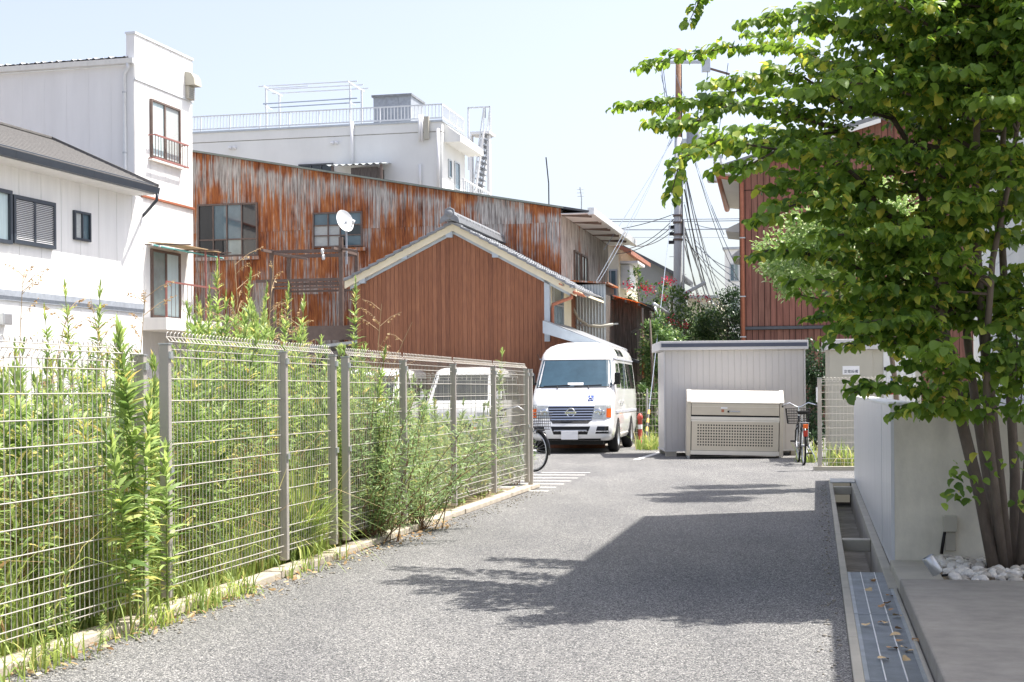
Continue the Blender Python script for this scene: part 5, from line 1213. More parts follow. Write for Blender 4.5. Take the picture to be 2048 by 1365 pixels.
# ================================================================== cubicle cabinets, small fence
K0 = at(1659, 800, 26.3); KC = Frame(K0, R(9)); ct = thing('cubicle_cabinet', 'beige-grey electrical cubicle cabinet with a white lettered plate', 'cabinet', (K0.x, K0.y, 0), R(9))
xw = KC.front(1746, 800)[0]; zt = KC.front(1680, 700)[1]; z2 = KC.front(1680, 679)[1]
for k in range(1): box('door', 'cabinet', 0.0, xw, -0.02, 0, 0.2, zt, ct, bev=0.006)
box('body', 'cabinet', 0.003, xw*2.1, 0.001, 1.4, 0.2, zt, ct); box('roof', 'shed_trim', -0.06, xw*2.15, -0.09, 1.5, zt, z2, ct, bev=0.008); box('base', 'channel_concrete', 0.02, xw*2.1-0.02, 0.02, 1.38, 0, 0.2, ct)
lu = MB().lathe([(0, 0.05), (0.025, 0.045), (0.03, 0.0)], (0.45, 0.1, z2), 'z', 10).build('lifting_eye', 'shed_trim', ct)
sx, sz = KC.front(1702, 741, -0.02); pw, ph_ = 0.145, 0.075
sg = box('sign_plate', 'sign_white', sx-pw, sx+pw, -0.026, -0.0205, sz-ph_, sz+ph_, ct)
tcv = bpy.data.curves.new('t', 'FONT'); tcv.body = '変電設備'; tcv.size = 0.062; tcv.align_x = 'CENTER'; tcv.align_y = 'CENTER'; tcv.extrude = 0.0008
to = bpy.data.objects.new('t', tcv); C.objects.link(to); bpy.context.view_layer.update()
me = bpy.data.meshes.new_from_object(to.evaluated_get(bpy.context.evaluated_depsgraph_get())); bpy.data.objects.remove(to)
me.transform(Matrix.Translation((sx, -0.0275, sz-0.025)) @ Matrix.Rotation(R(90), 4, 'X') @ Matrix.Scale(1.0, 4)); me.materials.clear(); link('lettering', me, 'ink', sg)
box('door', 'alu_white', xw+0.18, xw+0.72, -0.02, 0, 0.25, zt-0.05, ct, bev=0.005)
for k in range(5): box('conduit_rib', 'alu', xw+0.22+k*0.11, xw+0.235+k*0.11, -0.03, -0.0205, 0.3, zt-0.35, ct)
x, z = KC.front(1788, 757, -0.03); MB().lathe([(0, -0.008), (0.055, -0.008), (0.055, 0)], (x, -0.031, z), 'y', 20).build('blue_disc', 'sign_blue', ct)
x, z = KC.front(1789, 778, -0.03); box('red_plate', 'sign_red', x-0.08, x+0.08, -0.038, -0.031, z-0.10, z+0.09, ct)
box('red_plate_line', 'sign_white', x-0.07, x+0.04, -0.041, -0.0385, z+0.02, z+0.045, ct); box('red_plate_line', 'sign_white', x-0.07, x+0.05, -0.041, -0.0385, z-0.03, z-0.01, ct)
x, z = KC.front(1768, 738, -0.03); box('black_handle', 'black', x-0.0, x+0.26, -0.06, -0.021, z-0.03, z+0.03, ct, bev=0.01)
F0 = gnd(1640, 941); sf = thing('small_mesh_fence', 'short pale wire mesh fence with grey post by the cubicle cabinet', 'fence', (F0.x, F0.y, 0), R(9))
Lf = 1.0
post(sf, 0.0, 0.0, 0.0, 1.42, 0.06, 0.05)
fence_run(sf, [0.0, Lf], lambda s_: (s_, -0.03), 0.08, 1.43, hz=[(1.40, .0), (1.36, .02), (1.31, .0)] + [(1.20-k*0.11, 0.0) for k in range(9)] + [(0.18, 0), (0.12, 0.01)], vertical_spacing=0.055)
box('base_kerb', 'concrete', -0.1, Lf, -0.1, 0.06, 0.0, 0.06, sf)
sgn = box('side_sign', 'sign_white', -0.05, -0.034, -0.22, -0.02, 1.05, 1.28, sf)
# ================================================================== fence strip behind the van, red post, guy guard
g0 = gnd(1276, 893); wf_ = thing('wire_fence_strip', 'low old wire fence between the van and the storage shed', 'fence', (g0.x, g0.y+1.6, 0), R(3))
fence_run(wf_, [0.0, 0.72], lambda s_: (s_, 0), 0.05, 1.2, hz=[(0.1+k*0.16, 0) for k in range(7)], vertical_spacing=0.07, wr=0.003)
for x in (0.0, 0.36, 0.72): MB().tube([(x, 0.02, 0), (x, 0.02, 1.3)], 0.02, 8).build('post', 'alu', wf_)
g0 = at(1280, 850, 33.2); rp = thing('red_hydrant_post', 'faded orange-red marker post standing behind the van', 'post', (g0.x, g0.y, 0))
MB().lathe([(0, 0), (0.07, 0), (0.07, 0.05), (0.05, 0.06), (0.05, 0.60), (0.065, 0.62), (0.065, 0.68), (0.03, 0.74), (0, 0.75)], (0, 0, 0), 'z', 16).build('post_body', 'sign_red', rp, True)
MB().lathe([(0.051, 0.40), (0.053, 0.40), (0.053, 0.50), (0.051, 0.50)], (0, 0, 0), 'z', 16).build('band', 'white_paint', rp)

# ================================================================== utility pole and cables
PD = 46.0; pb = at(1354, 800, PD); pt = at(1357, 98, PD)
up_ = thing('utility_pole', 'tall grey concrete utility pole with crossarms and street lamp', 'utility pole', (pb.x, pb.y, 0))
lean = (pt.x - pb.x); PH = pt.z
ax_ = lambda z: Vector((lean*max(0, z)/PH, 0, z))
MB().tube([ax_(0), ax_(3), ax_(6), ax_(9.0)], 0.15, 16, 0.115).build('shaft', 'pole_concrete', up_, True)
MB().tube([ax_(8.9), ax_(PH)], 0.10, 14, 0.085).build('top_extension', 'pole_rust', up_, True)
def zof(py): return at(1355, py, PD).z
def crossarm(py, x0, x1, y=-0.14):
    z = zof(py); c = ax_(z); m = MB().box(c.x+x0, c.x+x1, y-0.04, y+0.04, z-0.045, z+0.045).build('crossarm', 'alu', up_)
    return z, c
z, c = crossarm(127, -0.55, 0.75)
for x in (-0.5, -0.1, 0.7):
    MB().lathe([(0.02, 0), (0.055, 0.02), (0.03, 0.06), (0.055, 0.08), (0.03, 0.12), (0.0, 0.15)], (c.x+x, -0.14, z+0.045), 'z', 12).build('insulator', 'insulator', up_, True)
MB().box(c.x+0.7, c.x+0.95, -0.2, -0.05, z-0.30, z+0.10).build('switch_box', 'alu', up_)
MB().bar((c.x+0.95, -0.12, z-0.2), (c.x+1.55, -0.12, z-0.38), 0.06, 0.06).build('switch_arm', 'brown_steel', up_)
z, c = crossarm(316, 0.05, 1.35)
for x in (1.1, 1.3): MB().lathe([(0.02, 0), (0.06, -0.05), (0.035, -0.1), (0.06, -0.15), (0.0, -0.2)], (c.x+x, -0.14, z-0.045), 'z', 12).build('insulator', 'insulator', up_, True)
MB().lathe([(0, -0.05), (0.16, -0.04), (0.19, 0.0), (0.19, 0.25), (0.1, 0.30), (0, 0.30)], (c.x+1.05, -0.14, z-0.75), 'z', 16).build('lamp_globe', 'alu', up_, True)
z = zof(285); c = ax_(z); MB().lathe([(0, -0.45), (0.2, -0.45), (0.23, -0.40), (0.23, 0.35), (0.2, 0.40), (0, 0.42)], (c.x+0.48, -0.05, z), 'z', 18).build('transformer', 'band_grey', up_, True)
MB().box(c.x+0.1, c.x+0.3, -0.06, 0.0, z-0.1, z+0.1).build('bracket', 'alu', up_)
for py in (432, 446, 470, 480): z = zof(py); c = ax_(z); MB().lathe([(0.135, -0.03), (0.155, -0.03), (0.155, 0.03), (0.135, 0.03)], (c.x, 0, z), 'z', 16).build('pole_band', 'brown_steel', up_)
for py in (455, 468, 485):
    z = zof(py); c = ax_(z); MB().box(c.x-0.28, c.x-0.12, -0.05, 0.05, z-0.05, z+0.05).build('terminal', 'cable_dark', up_)
for k in range(9): z = 2.6+k*0.55; c = ax_(z); s_ = (-1)**k; MB().tube([(c.x+s_*0.12, 0, z), (c.x+s_*0.26, 0, z)], 0.009, 6).build('step_bolt', 'alu', up_)
z = zof(590); c = ax_(z); e = at(1410, 566, PD) - Vector((pb.x, pb.y, 0))
sl2 = MB().bar((c.x+0.15, -0.1, z), (e.x, -0.15, e.z), 0.10, 0.11).build('street_lamp', 'alu_white', up_, bev=0.02)
MB().tube([(c.x+0.17, -0.02, zof(130)), (c.x+0.16, -0.06, zof(400)), (c.x+0.15, -0.10, zof(470))], 0.018, 6).build('riser_cable', 'cable_dark', up_)
MB().tube([(c.x+0.20, -0.05, zof(440)), (c.x+0.17, -0.12, zof(560)), (c.x+0.16, -0.12, 0.2)], 0.03, 8).build('riser_pipe', 'alu_white', up_)
def cable(name, label, a, b_, sag, r, m, group, n=14):
    a = Vector(a); b_ = Vector(b_); pts = []
    for i in range(n+1):
        t_ = i/n; p = a.lerp(b_, t_); p.z -= sag*4*t_*(1-t_); pts.append(p - a)
    o_ = MB().tube(pts, r, 5).build(name, m); o_.location = a; tag(o_, label, 'cable', group); return o_
PB = lambda py, dx=0.0, dy=-0.15: Vector((pb.x, pb.y, 0)) + ax_(zof(py)) + Vector((dx, dy, 0))
G1 = 'service cables slanting from the pole'; L1 = 'thin pale service cable slanting down from the pole to the warehouse eave'
e1 = at(1186, 575, 41); e2 = at(1208, 500, 42)
cable('service_cable', L1, PB(265, -0.1), e1, 0.10, 0.010, 'cable_grey', G1); cable('service_cable', L1, PB(262, -0.15), e1+Vector((0.1, 0, 0.05)), 0.25, 0.008, 'cable_grey', G1)
cable('service_cable', L1, PB(270, -0.08), e2, 0.02, 0.010, 'cable_grey', G1)
G2 = 'level cables crossing behind the pole'; L2 = 'thin blue-grey cable running level across the sky behind the utility pole'
for py0, py1, r in ((437, 436, 0.02), (442, 440, 0.016), (458, 456, 0.028), (472, 474, 0.010)):
    cable('overhead_cable', L2, at(1100, py0, 58), at(1560, py1, 58), 0.05, r, 'cable_grey', G2, 10)
G3 = 'cables sweeping up to the pole from the left'; L3 = 'fine dark cable sweeping from the pole down to the tiled roofs'
for py0, px, py, D_ in ((430, 1120, 462, 50), (440, 1240, 500, 52), (452, 1228, 508, 50), (462, 1258, 490, 55)):
    cable('roof_cable', L3, PB(py0, -0.15), at(px, py, D_), 0.22, 0.012, 'cable_dark', G3)
G4 = 'cable bundle right of the pole'; L4 = 'dark drooping cable of the bundle falling from the pole behind the red clad house'
tg = at(1455, 640, 68)
for k, (py0, r, sg_, dx, dz) in enumerate(((340, 0.026, 0.5, 0, 0), (345, 0.03, 1.3, 0.2, 0.2), (380, 0.04, 1.1, -0.1, 0), (455, 0.045, 0.9, 0.3, 0.1), (470, 0.03, 1.2, -0.4, -0.2), (490, 0.03, 0.8, -0.2, -0.5), (250, 0.02, 0.9, 1.0, 1.2), (350, 0.02, 0.7, 0.5, -0.3), (410, 0.022, 1.4, 0.1, -0.4), (465, 0.025, 0.5, 0.6, 0.5), (475, 0.02, 0.3, 0.9, 0.9), (360, 0.018, 1.7, -0.2, 0.3))):
    cable('bundle_cable', L4, PB(py0, 0.2, 0.0), tg+Vector((dx, 0, dz)), sg_, r*0.6, 'cable_grey' if k % 2 else 'cable_dark', G4, 16)
G5 = 'wires spreading to the red clad house'; L5 = 'thin wire spreading from the pole towards the red clad house eave'
for py0, px, py in ((318, 1448, 470), (330, 1466, 520), (490, 1470, 540), (450, 1482, 452), (500, 1480, 575), (480, 1476, 560)):
    cable('spread_wire', L5, PB(py0, 0.5), at(px, py, 43.5), 0.12, 0.011, 'cable_grey', G5)
G6 = 'insulated leads at the pole top'; L6 = 'thin lead dropping from the top crossarm of the utility pole'
for x, px, py in ((-0.5, 1345, 275), (0.9, 1400, 300), (1.5, 1428, 330), (-0.55, 1338, 255)):
    cable('top_lead', L6, PB(130, x), at(px, py, PD-0.3), 0.06, 0.010, 'cable_dark', G6, 8)
for s_ in ((1322, 1348, 190, 210), (1352, 1400, 215, 175)):
    cable('jumper_wire', 'looping jumper wire hung between insulators under the top crossarm', at(s_[0], 150, PD-0.2), at(s_[1], s_[2], PD-0.2), 0.35, 0.009, 'cable_grey', 'jumper wires', 12)
# striped guy guard and guy wire
ga = at(1290, 880, 33); gb = PB(300, 0)
cable('guy_wire', 'long pale guy wire from the pole down behind the van', Vector((ga.x, ga.y, 0.05)), gb, 0.0, 0.009, 'cable_grey', None, 6)
gg = thing('guy_guard', 'yellow and black striped guy guard beside the storage shed', 'guy guard', (ga.x, ga.y, 0.0)); dv = (gb - Vector((ga.x, ga.y, 0.05))).normalized()
for k in range(8): MB().tube([Vector((0, 0, 0.05)) + dv*(k*0.17), Vector((0, 0, 0.05)) + dv*((k+1)*0.17)], 0.03, 8).build('stripe', 'yellow_black' if k % 2 else 'black', gg)

# ================================================================== laundry platform and dish in front of the warehouse
o = at(520, 600, 36.2); LFm = Frame(o, R(12))
lp = thing('laundry_platform', 'dark brown steel laundry platform in front of the rusty wall', 'platform', (o.x, o.y, 0), R(12))
X = lambda px, y=0: LFm.front(px, 500, y)[0]; Z = lambda px, py, y=0: LFm.front(px, py, y)[1]
dpt = 1.2
x_l, x_r = X(543), X(682); ztop = Z(610, 498); zmid = Z(610, 562); zfl = Z(610, 655)
for x in (x_l, x_r):
    for y in (0, dpt): MB().box(x-0.045, x+0.045, y-0.045, y+0.045, 0.0, ztop+(0.25 if (x == x_r and y == 0) else 0.0)).build('upright', 'brown_steel', lp)
for y in (0, dpt):
    MB().box(x_l, x_r, y-0.03, y+0.03, ztop-0.10, ztop-0.02).build('top_beam', 'brown_steel', lp)
    MB().box(x_l-0.4, x_r+0.05, y-0.035, y+0.035, zmid-0.02, zmid+0.05).build('hand_rail', 'brown_steel', lp)
    MB().box(x_l, x_r+0.05, y-0.025, y+0.025, zmid-0.19, zmid-0.14).build('lower_rail', 'brown_steel', lp)
for x in (x_l, x_r): MB().box(x-0.03, x+0.03, -0.6, dpt, ztop-0.09, ztop-0.03).build('side_beam', 'brown_steel', lp)
MB().bar((x_l, 0, ztop-0.08), (x_l+1.1, -0.6, ztop-0.30), 0.04, 0.05).build('clothes_arm', 'brown_steel', lp); MB().bar((x_r, 0, ztop-0.02), (x_r+0.55, -0.5, ztop-0.14), 0.05, 0.06).build('clothes_arm', 'brown_steel', lp)
for k in range(8): x = x_l+0.45+(x_r-x_l-0.55)*k/7; MB().box(x-0.012, x+0.012, -0.012, 0.012, zmid-0.14, zmid-0.02).build('spindle', 'brown_steel', lp)
for k in range(5): MB().box(x_l-0.3, x_r+0.6, -0.1+k*0.28, 0.16+k*0.28, zfl-0.02, zfl+0.02).build('deck_board', 'dark_wood', lp)
MB().box(x_l-0.3, x_r+0.6, -0.14, -0.104, zfl-0.32, zfl+0.02).build('deck_fascia', 'brown_steel', lp)
MB().prism([(x_l-0.5, -0.8, zfl-0.75), (x_r+0.9, -0.8, zfl-0.40), (x_r+0.9, -0.8, zfl-0.33), (x_l-0.5, -0.8, zfl-0.68)], (0, 1.6, 0)).build('lean_to_roof', 'galva', lp)
MB().box(x_l-0.3, x_r+0.5, 0.2, 0.24, 0, zfl-0.7).build('lower_wall', 'dark_wood', lp)
for px, py in ((645, 503), (647, 515)):
    x, z = LFm.front(px, py, -0.1); MB().lathe([(0.03, -0.02), (0.07, -0.02), (0.07, 0.02), (0.03, 0.02), (0.03, -0.02)], (x, -0.1, z), 'x', 16).build('pulley', 'alu_white', lp, True)
# dish
x, z = LFm.front(690, 442, -0.15); cc = o + LFm.vx*x + LFm.vy*(-0.15); 
dsh = thing('satellite_dish', 'white satellite dish on a pole above the laundry platform', 'satellite dish', (cc.x, cc.y, 0), R(12))
zb_ = ztop
MB().tube([(-0.02, 0.15, zb_-0.4), (-0.02, 0.15, z-0.1), (0.0, 0.06, z)], 0.025, 8).build('mast', 'band_grey', dsh)
aim = Matrix.Translation((0.0, 0.0, z)) @ Matrix.Rotation(R(58), 4, 'Z') @ Matrix.Rotation(R(-18), 4, 'X')
pr = [(0.0, 0.075)] + [(0.27*i/8, 0.075-0.075*(i/8)**2) for i in range(1, 9)] + [(0.275, -0.004), (0.27, 0.006)] + [(0.27*i/8, 0.083-0.075*(i/8)**2) for i in range(7, 0, -1)] + [(0, 0.083)]
dd_ = MB().lathe(pr, (0, 0, 0), 'y', 32); dd_.v = [(a*0.92, b_, c_*1.0) for a, b_, c_ in dd_.v]; rotm(dd_, aim).build('dish', 'insulator', dsh, True)
rotm(MB().tube([(0, 0.05, -0.24), (0, -0.12, -0.26), (0, -0.28, -0.14)], 0.016, 8), aim).build('feed_arm', 'insulator', dsh, True)
rotm(MB().tube([(0, -0.24, -0.17), (0, -0.30, -0.11)], 0.04, 12), aim).build('feed_horn', 'insulator', dsh, True)
rotm(MB().box(-0.05, 0.05, 0.08, 0.14, -0.08, 0.04), aim).build('bracket', 'alu', dsh)
# ================================================================== vegetation
def norm(a): return a/np.maximum(np.linalg.norm(a, axis=-1, keepdims=True), 1e-9)
def inst(T, F, pos, xd, nrm, sc):
    """copies of a leaf template: x axis along xd, z axis near nrm"""
    x = norm(xd); y = norm(np.cross(nrm, x)); z = np.cross(x, y); k = len(pos); n = len(T)
    sc = np.broadcast_to(np.asarray(sc, float).reshape(-1, 1), (k, 1))
    V = (T[None, :, 0, None]*x[:, None] + T[None, :, 1, None]*y[:, None] + T[None, :, 2, None]*z[:, None])*sc[:, None] + pos[:, None]
    return V.reshape(-1, 3), (F[None] + (np.arange(k)*n)[:, None, None]).reshape(-1, F.shape[1])
def merge(parts):
    V = []; F = []; o = 0
    for v, f in parts: V.append(v); F.append(f + o); o += len(v)
    return np.vstack(V), np.vstack(F)
def strip(ts, ws, zs, fold=0.0):
    n = len(ts); T = []; F = []
    if fold:
        for t, w_, z in zip(ts, ws, zs): T += [(t, -w_, z+fold*w_), (t, 0, z), (t, w_, z+fold*w_)]
        for i in range(n-1): a = 3*i; F += [(a, a+3, a+4, a+1), (a+1, a+4, a+5, a+2)]
    else:
        for t, w_, z in zip(ts, ws, zs): T += [(t, -w_, z), (t, w_, z)]
        for i in range(n-1): a = 2*i; F.append((a, a+2, a+3, a+1))
    return np.array(T, float), np.array(F)
LANCE = strip([0, 0.3, 0.68, 1.0], [0.035, 0.11, 0.075, 0.006], [0, 0.04, -0.01, -0.16])
HEART = strip([-0.05, 0.10, 0.45, 0.80, 1.03], [0.20, 0.42, 0.50, 0.34, 0.02], [0, 0.0, 0.02, -0.04, -0.14], 0.22)
OVAL = strip([0, 0.35, 0.75, 1.0], [0.05, 0.26, 0.20, 0.02], [0, 0.03, 0.0, -0.08])
BLADE = strip([0, 0.35, 0.7, 1.0], [0.012, 0.011, 0.008, 0.001], [0, 0.0, -0.0, 0])
def tube_np(pts, r0, r1, n=5):
    m = MB().tube(pts, r0, n, r1, caps=False); return np.array(m.v, float), np.array(m.f)

# ------------------------------------------------ weed plants
def goldenrod(h, seed, leaf=0.11, dens=1.0):
    g = np.random.default_rng(seed); n = int(h*95*dens); t = np.sort(g.uniform(0.12, 1.0, n)**0.85); t[-14:] = np.linspace(0.95, 1.0, 14)
    bend = g.normal(0, 0.06, 2); z = t*h; cx = bend[0]*t*t*h; cy = bend[1]*t*t*h
    az = np.arange(n)*2.39996 + g.normal(0, 0.25, n)
    pitch = 0.15 + 0.9*t**3 + g.normal(0, 0.2, n); pitch[-14:] += 0.25
    xd = np.stack([np.cos(az)*np.cos(pitch), np.sin(az)*np.cos(pitch), np.sin(pitch)], 1)
    sc = leaf*(1.0-0.45*np.clip((t-0.75)/0.25, 0, 1))*g.uniform(0.75, 1.2, n)*np.where(t < 0.3, 0.75, 1)
    L = inst(*LANCE, np.stack([cx, cy, z], 1), xd, np.tile([0, 0, 1.0], (n, 1)) + g.normal(0, 0.25, (n, 3)), sc)
    ts = np.linspace(0, 1, 6); S = tube_np([(bend[0]*a*a*h, bend[1]*a*a*h, a*h) for a in ts], 0.007, 0.003, 5)
    return L, S, (t, sc)
VAR = [(hh, goldenrod(hh, 20+k, 0.115)) for k, hh in enumerate((1.0, 1.25, 1.5, 1.75, 2.0, 2.3))] + [(hh, goldenrod(hh, 60+k, 0.135, 1.3)) for k, hh in enumerate((1.0, 1.45))]
WM = []
for k, (hh, (L, S, _)) in enumerate(VAR):
    a = npmesh('weed_leaves', *L); a.materials.append(MATS['leaf_weed']); b_ = npmesh('weed_stem', *S); b_.materials.append(MATS['stem_green']); WM.append((hh, a, b_))
def place_weed(loc, h, label, group=None, lean=(0, 0), name='goldenrod_weed', wide=1.0):
    k = min(range(6) if wide == 1.0 else (6, 7), key=lambda i: abs(WM[i][0]-h)); wide = 1.0; hh, a, b_ = WM[k]; s = h/hh
    t = thing(name, label, 'weed', loc, random.uniform(0, 6.28), group); t.scale = (min(s, 1.1)*wide,)*2 + (s,); t.rotation_euler = (lean[0], lean[1], random.uniform(0, 6.28))
    f = bpy.data.objects.new('leaves', a); C.objects.link(f); f.parent = t; st_ = bpy.data.objects.new('stem', b_); C.objects.link(st_); st_.parent = t
    return t
def hgt(px, ytop, D): return CAMH + (HY - (px-1024)*math.tan(ROLL) - ytop)/FPX*D
random.seed(21); rg = np.random.default_rng(5)
def prof(px):
    return float(np.interp(px, [-300, 0, 120, 170, 210, 260, 300, 370, 400, 440, 500, 560, 600, 640, 680, 705, 730, 800, 900, 960, 1000, 1060], [720, 712, 700, 690, 690, 710, 720, 690, 620, 585, 590, 600, 650, 690, 690, 680, 700, 745, 790, 800, 760, 830]))
# individually told-apart tall plants
special = [(155, 572, 11.5), (188, 570, 11.8), (118, 620, 12.5), (437, 528, 13.0), (470, 548, 12.6), (556, 575, 13.0), (410, 585, 13.5), (506, 575, 14), (705, 566, 15.5), (992, 700, 18.3), (60, 700, 9.5), (240, 680, 10.5), (20, 690, 10), (585, 600, 12), (530, 610, 12.2)]
GW = 'tall goldenrod weeds standing over the fence'
for px, yt, D_ in special:
    g_ = at(px, 800, D_); hgt_ = hgt(px, yt, D_)
    lb = {705: 'tallest lone goldenrod weed in front of the brown gable wall corner', 992: 'small leafy weed tip poking over the far fence end by the van'}.get(px, 'tall goldenrod weed rising above the mesh fence top')
    place_weed((g_.x, g_.y, 0), hgt_, lb, GW if px not in (705, 992) else None)
g_ = dp(-3.52, 7.40); place_weed((g_.x, g_.y, 0), 1.60, 'bushy goldenrod weed crowding the paired fence posts', None, (0.02, 0.0), wide=2.3)
g_ = dp(-3.49, 7.22); place_weed((g_.x, g_.y, 0), 1.02, 'shorter goldenrod weed at the foot of the bushy one by the paired posts', None, (0.02, 0.03), wide=2.3)
g_ = dp(-3.46, 7.32); place_weed((g_.x, g_.y, 0), 1.25, 'second leafy goldenrod stem of the bushy clump by the paired posts', None, (0.03, 0.05), wide=2.0)
g_ = dp(-3.57, 7.46); place_weed((g_.x, g_.y, 0), 1.52, 'upright goldenrod stem right against the mesh by the paired posts', None, (-0.02, 0.0), wide=2.0)
g_ = dp(-3.53, 7.74); place_weed((g_.x, g_.y, 0), 0.95, 'leafy goldenrod weed squeezed between the paired fence posts', None, (0.0, 0.03), wide=2.1)
g_ = gnd(268, 1200); place_weed((g_.x, g_.y, 0), 1.28, 'leafy goldenrod weed hanging over the left mesh panel edge', None, (0.05, 0.03))
g_ = gnd(432, 1190); place_weed((g_.x-0.05, g_.y+0.25, 0), 1.3, 'dark stemmed goldenrod weed behind the second mesh panel', None)
# the overgrown mass: individuals nearest the fence, the rest one mass
cand = []
for i in range(620):
    u = random.random(); p = -3.78 - (u**1.6)*6.5; q = random.uniform(4.6, 18.6)
    P = dp(p, q)
    if P.y < 5: continue
    px = 1024 + P.x/P.y*FPX
    if px < -180 or px > 1070: continue
    yt = prof(px) + random.uniform(0, 110) + (0 if random.random() < 0.75 else 120)
    h = min(2.2, max(0.45, hgt(px, yt, P.y))); cand.append((P.y, p, q, h, px))
cand.sort()
ind = cand[::4][:110]; rest = [c for c in cand if c not in set(ind)]
for D_, p, q, h, px in ind:
    place_weed(dp(p, q), h, 'leafy goldenrod weed in the thicket behind the wire mesh fence', 'goldenrod weeds in the thicket')
parts = []; sparts = []
for D_, p, q, h, px in rest:
    k = min(range(6), key=lambda i: abs(VAR[i][0]-h)); hh, (L, S, _) = VAR[k]; a = random.uniform(0, 6.28); s = h/hh
    M_ = np.array([[math.cos(a), -math.sin(a), 0], [math.sin(a), math.cos(a), 0], [0, 0, s]]); M_[:2, :2] *= min(1.1, s)
    P = np.array(dp(p, q)); lean = rg.normal(0, 0.05, 2)
    for src, dst in ((L, parts), (S, sparts)):
        V = src[0] @ M_.T; V = V + np.stack([V[:, 2]*lean[0], V[:, 2]*lean[1], 0*V[:, 2]], 1) + P; dst.append((V, src[1]))
o = link('weed_thicket', npmesh('weed_thicket', *merge(parts)), 'leaf_weed'); tag(o, 'dense mass of leafy green weeds filling the vacant lot', 'weeds', None, 'stuff')
st_ = link('stems', npmesh('stems', *merge(sparts)), 'stem_green', o); st_['kind'] = 'stuff'
# undergrowth: fine leaves low down between stems
def scatter_leaves(name, n, region, zr, tmpl, size, m, label, cat, up=0.3):
    pos = []
    while len(pos) < n:
        p, q = region(); P = dp(p, q); pos.append((P.x, P.y, 0))
    pos = np.array(pos); pos[:, 2] = rg.uniform(0, 1, len(pos))**0.8*(zr[1]-zr[0]) + zr[0]
    az = rg.uniform(0, 6.28, len(pos)); pi = rg.normal(up, 0.5, len(pos))
    xd = np.stack([np.cos(az)*np.cos(pi), np.sin(az)*np.cos(pi), np.sin(pi)], 1)
    o = link(name, npmesh(name, *inst(*tmpl, pos, xd, np.tile([0, 0, 1.0], (len(pos), 1)) + rg.normal(0, .4, (len(pos), 3)), rg.uniform(size[0], size[1], len(pos)))), m); tag(o, label, cat, None, 'stuff'); return o
def reg_under():
    return -3.75 - random.random()**1.3*3.0, random.uniform(4.6, 18.6)
scatter_leaves('undergrowth', 26000, reg_under, (0.02, 0.95), LANCE, (0.05, 0.11), 'leaf_weed', 'low tangled green undergrowth behind the wire mesh fence', 'undergrowth')
# grass
def grass(name, n, region, hr, m, label, spread=0.35, wid=1.0):
    VV = []; FF = []; k = 0
    P = np.array([tuple(dp(*region())) for _ in range(n)]); h = rg.uniform(hr[0], hr[1], n)*rg.uniform(0.6, 1, n); az = rg.uniform(0, 6.28, n); ben = np.abs(rg.normal(0, spread, n))
    ts = np.array([0, .35, .7, 1.0]); ws = np.array([.005, .0045, .0035, .0006])*wid
    d = np.stack([np.cos(az), np.sin(az)], 1); s = np.stack([-np.sin(az), np.cos(az)], 1)
    V = np.zeros((n, 4, 2, 3))
    for i, (t, w_) in enumerate(zip(ts, ws)):
        ang = ben*t*1.6; out = h*t*np.sin(ang*0.8); up = h*t*np.cos(ang*0.8)
        for j, sg in enumerate((-1, 1)):
            V[:, i, j, 0] = P[:, 0] + d[:, 0]*out + s[:, 0]*w_*sg; V[:, i, j, 1] = P[:, 1] + d[:, 1]*out + s[:, 1]*w_*sg; V[:, i, j, 2] = up
    F = np.array([(0, 2, 3, 1), (2, 4, 5, 3), (4, 6, 7, 5)]); F = (F[None] + (np.arange(n)*8)[:, None, None]).reshape(-1, 4)
    o = link(name, npmesh(name, V.reshape(-1, 3), F), m); tag(o, label, 'grass', None, 'stuff'); return o
grass('wild_grass', 9000, lambda: (-3.78 - random.random()**1.5*1.6, random.uniform(4.8, 12.5)), (0.3, 0.95), 'leaf_grass', 'long wild green grass growing along the foot of the fence')
grass('dry_grass', 9000, lambda: (-3.9 - random.random()*2.4, random.uniform(4.8, 14)), (0.4, 1.3), 'leaf_dry', 'dry tan grass stalks mixed through the weeds', 0.33, 0.9)
grass('dry_reed_leaves', 70, lambda: (-4.25 + random.gauss(0, 0.12), random.choice((6.35, 6.75, 7.1)) + random.gauss(0, 0.10)), (0.6, 1.15), 'leaf_dry', 'broad bleached reed leaves bent over inside the near mesh panel', 0.55, 4.0)
tufts = [(-3.52, random.uniform(5.2, 12)) for _ in range(16)] + [(-3.50, 8.6), (-3.5, 8.3), (-3.48, 7.2), (-3.5, 6.6), (-3.5, 6.2), (-3.47, 5.9)]
def reg_tuft():
    p, q = random.choice(tufts); return p + random.gauss(0, 0.05), q + random.gauss(0, 0.07)
grass('kerb_grass', 520, reg_tuft, (0.06, 0.32), 'leaf_grass', 'small grass tufts sprouting over the fence kerb', 0.8)
cl = pq(598, 1130)
grass('tall_grass_clump', 420, lambda: (cl[0]-0.06 + random.gauss(0, 0.06), cl[1]+0.1 + random.gauss(0, 0.10)), (0.5, 1.05), 'leaf_grass', 'arching bright green grass clump beside the third fence post', 0.6, 1.5)
tw_ = [(random.uniform(4.9, 18.5)) for _ in range(400)]
scatter_leaves('kerb_litter', 500, lambda: (-3.50+random.gauss(0, 0.09), random.uniform(5, 14)), (0.003, 0.03), OVAL, (0.02, 0.05), 'leaf_dry', 'dry leaf litter scattered along the fence kerb', 'litter', 0.0)
# small seedlings along the kerb
for px, py, h in ((140, 1320, 0.42), (200, 1318, 0.25), (375, 1215, 0.32), (345, 1230, 0.45), (205, 1300, 0.2), (262, 1235, 0.55), (90, 1350, 0.35)):
    g_ = gnd(px, py); place_weed((g_.x, g_.y, 0.0), h, 'small weed seedling sprouting at the edge of the fence kerb', 'weed seedlings on the kerb', name='weed_seedling')
